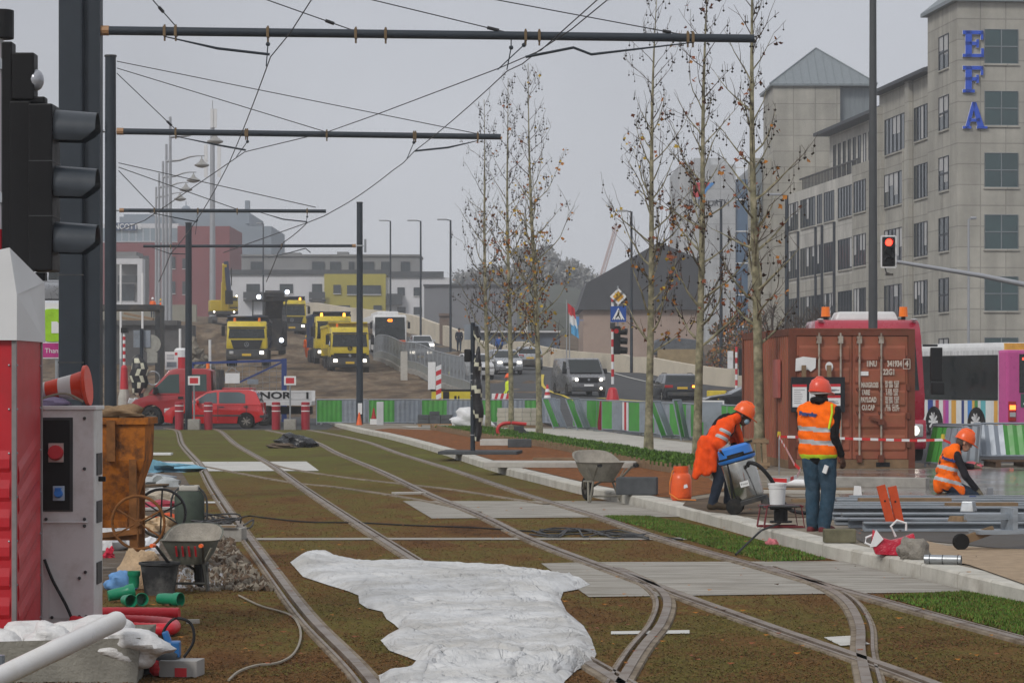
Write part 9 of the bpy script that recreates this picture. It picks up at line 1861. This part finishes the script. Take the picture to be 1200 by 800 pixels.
p=G(221,617,0); t=thing('jerry_can','dark green dusty motor with a hoop handle beside the left track','motor',(p.x,p.y+.1,0)); b=MB(); b.lathe((0,0,0),[(.17,0),(.19,.05),(.19,.38),(.15,.45),(.0,.45)],16); b.build('body',[mat('dusty dark green',(.05,.065,.05),.7,0,.3,6)],t,smooth=True); b=MB(); b.tube(spline3([(-.22,-.05,0),(-.22,-.05,.35),(-.1,-.05,.5),(.1,-.05,.5),(.22,-.05,.35),(.22,-.05,0)],4),.014,6); b.build('hoop',[M_dgrey],t); b=MB(); b.bx(-.12,.12,-.12,.12,.45,.52); b.build('lid',[M_concl],t,bevel=.02)
b=MB()
for k in range(7):
    o=G(250+rg.uniform(-8,12),618+rg.uniform(-6,14),0); pts=[o+Vector((rg.uniform(-.35,.35),rg.uniform(-.8,.8),rg.uniform(.01,.16))) for _ in range(6)]; b.tube(spline3(pts,6),.011,5)
solo(b,'cable_tangle',[mat('grey black cable',(.05,.05,.052),.6,0,.3,4)],'tangle of black and grey cables beside the left track','cables')
p=G(252,634,0); b=MB(); b.bx(-.45,.35,-.1,.1,0,.16); b.bx(.1,.3,-.14,-.1,.16,.2,1); solo(b,'edge_beam',[M_conc,M_wood],'grey concrete edge piece under the cable tangle','block',p,R(-12),bevel=.01)
b=MB(); pp=[G(*q_)+Vector((0,0,.02)) for q_ in ((280,700),(305,712),(338,722),(350,735),(352,752),(343,770),(325,780),(300,783),(280,790),(268,800))]; b.tube(spline3(pp,6),.009,5); solo(b,'cable',[mat('pale grey cable',(.28,.25,.20),.7)],'pale grey cable snaking over the moss near the left track','cable')
b=MB(); pp=[G(*q_)+Vector((0,0,.02)) for q_ in ((270,612),(290,606),(310,608),(360,613),(420,614),(480,617),(560,620),(640,625),(700,624),(760,629),(800,634))]; b.tube(spline3(pp,5),.010,5); solo(b,'cable',[M_black],'long thin black cable lying across both tracks','cable')
b=MB()
for k in range(5):
    pts=[G(625+i*22+rg.uniform(-8,8),622+rg.uniform(-2,9)+i*.8,0)+Vector((0,0,.03)) for i in range(7)]; b.tube(spline3(pts,5),.011,5)
solo(b,'reinforcing_wires',[M_dgrey],'loose bundle of dark wires lying across the right track','wires')
lump('black_bag','black plastic bag lying on the grass near the track end','bag',G(346,524,0),(1.0,.9,.34),mat('glossy black plastic',(.01,.01,.012),.25,0,.2,4,bump=.04,bscale=5),61,24,12,.3); lump('earth_heap','small dark heap of earth left of the black plastic bag','earth',G(330,525,0),(.8,.6,.14),M_earth,62)
for k,(px,py,d,m_,l) in enumerate(((180,533,(.9,.5,.05),M_signw,'flat white sheet lying on the sedum left of the track end'),(226,731,(.1,.05,.03),M_concl,'tiny pale chip lying on the moss near the red pipes'),(479,579,(.5,.3,.03),M_concl,'small pale flat stone beside the crossover rails'))):
    p=G(px,py,0); b=MB(); b.bx(-d[0]/2,d[0]/2,-d[1]/2,d[1]/2,0,d[2]); solo(b,'flat_scrap',[m_],l,'scrap',p+Vector((0,0,.006)),R(8*k))
# traffic signal on the left edge, seen from the side -------------------------------------
Yt=20.6; x0=XX(-4,Yt); t=thing('traffic_signal','big black traffic signal seen from the side at the left edge with three hooded lamps','traffic signal',(x0,Yt,0)); q=lambda px,py,dy=0:P(px,py,Yt+dy)-Vector((x0,Yt,0))
b=MB(); zs=[0,1.2,1.7,2.1,2.68,2.95,3.35,ZZ(40,Yt)]; 
for i in range(7): b.cyl((0,0,zs[i]),(0,0,zs[i+1]),.05,.05,14,(i+1)%2 if i<5 else 0)
b.build('pole',[M_signw,M_signr],t)
b=MB(); c=q(2,12); e=q(2,46); b.cyl(e,c,.09,.09,16); b.build('cap_sensor',[M_black],t,bevel=.01)
M_sig=mat('black signal housing',(.006,.006,.007),.5,0,.15,6,spec=.2)
def pb(b,xa,xb,ya,yb,d0,d1,m=0):
    a=q(xa,yb); c=q(xb,ya); b.bx(a.x,c.x,d0,d1,a.z,c.z,m)
b=MB(); pb(b,4,16,50,330,-.07,.10); pb(b,16,42,63,118,-.08,.10); pb(b,4,54,114,122,-.06,.08); pb(b,38,66,124,318,-.18,.18); pb(b,14,38,120,326,-.10,.10); b.build('housing',[M_sig],t,bevel=.012)
b=MB(); [pb(b,38.5,66.5,y,y+1.2,-.182,.182) for y in (190,254)]; b.build('seam',[M_dgrey],t)
for k in range(3):
    y=153+k*65.5; c=q(64,y); r=.153; n=14; L=.316; vs=[]
    for xx_,sh in ((0,1.0),(L,.92)):
        for a in range(n+1):
            an=math.pi*(-.16+1.32*a/n); vs.append((c.x+(xx_ if sh==1 else L-.02*abs(a-n/2)/n*4*0 - (.22*max(0,-(math.sin(an))+.0) )),-r*math.cos(an)*sh,c.z+r*math.sin(an)*sh+(.0 if sh==1 else -.012)))
    b=MB(); b.add(vs,[(a,a+1,n+2+a,n+1+a) for a in range(n)]); i=len(b.v); b.add([(x,y_*.95,z-.004) for x,y_,z in vs],[(a,a+1,n+2+a,n+1+a) for a in range(n)])
    b.add([(c.x-.0,r*math.cos(a*math.pi/10),c.z+r*math.sin(a*math.pi/10)) for a in range(20)],[tuple(range(20))]); b.build('visor',[mat('signal visor',(.03,.037,.046),.35,0,.15,5)],t,smooth=True,fix=False)
b=MB(); c=q(42,94); b.sph(c,(.06,.09,.08),14,8); b.build('warning_lens',[mat('clear round lens',(.32,.33,.36),.12,.2)],t,smooth=True)
b=MB(); pb(b,36,54,320,329,-.05,.05); b.build('bracket',[M_black],t)
for ya in (226,70): b=MB(); pb(b,0,7,ya,ya+12,-.06,.06); b.build('clip',[M_steel],t)
# poster with green emblem behind the flanged mast
Y=46; p=P(58,400,Y); t=thing('poster_board','poster with lime green rounded emblem on white and pink behind the flanged mast','poster',(p.x,p.y,0)); q=lambda px,py:P(px,py,Y)-Vector((p.x,p.y,0))
b=MB(); a=q(40,420); c=q(69,355); b.bx(a.x,c.x,0,.04,a.z,c.z,0); a=q(40,418.5); c=q(68.5,402); b.bx(a.x,c.x,-.008,-.001,a.z,c.z,1); b.build('board',[M_signw,mat('poster pink',(.42,.04,.20),.5)],t)
b=MB(); c=q(62,381); n=20; b.prism([(c.x+.20*math.copysign(abs(math.cos(k*6.283/n))**.6,math.cos(k*6.283/n)),c.z+.27*math.copysign(abs(math.sin(k*6.283/n))**.6,math.sin(k*6.283/n))) for k in range(n)],lambda u_,v_,w:(u_,w,v_),-.016,-.002); b.build('emblem',[mat('lime green print',(.30,.55,.03),.5)],t)
b=MB(); pb2=[(c.x-.02,c.z-.13),(c.x+.10,c.z-.13),(c.x+.10,c.z+.03),(c.x+.07,c.z+.06),(c.x-.02,c.z+.06)]; b.prism(pb2,lambda u_,v_,w:(u_,w,v_),-.022,-.0165); b.build('emblem_mark',[M_signw],t)
b=MB(); add_text(b,'r Than',.11,FR((q(58,411).x,-.012,q(0,411).z),(1,0,0),(0,0,1)),.002,0); b.build('lettering',[M_signw],t)
b=MB(); [b.cyl((q(x,0).x,.06,0),(q(x,0).x,.06,q(0,356).z),.03,.03,8) for x in (44,66)]; b.build('post',[M_steel],t)

# fallen leaves blown over the site
rg=np.random.default_rng(77); Vv=[];Ff=[];Mm=[];k=0
for i in range(700):
    Y=18+rg.random()**1.6*60; x=rg.uniform(-.19*Y,.2*Y); z=(KZ+.012 if x>kfx(Y) else .03) ; s=rg.uniform(.012,.032); a=rg.uniform(0,6.28); c,sn=math.cos(a),math.sin(a)
    if x<-.14*Y: continue
    for j,(u_,v_,w_) in enumerate(((1,0,.3),(0,.7,0),(-1,0,.35),(0,-.7,.1))): Vv.append((x+(u_*c-v_*sn)*s,Y+(u_*sn+v_*c)*s,z+w_*s))
    Ff.append((k,k+1,k+2,k+3)); Mm.append(int(rg.integers(3))); k+=4
me=bpy.data.meshes.new('fallen_leaves'); me.from_pydata(Vv,[],Ff); [me.materials.append(M_lf[q]) for q in (0,1,3)]; me.polygons.foreach_set('material_index',np.array(Mm,np.int32)); o=bpy.data.objects.new('fallen_leaves',me); COL.objects.link(o); tag(o,kind='stuff')
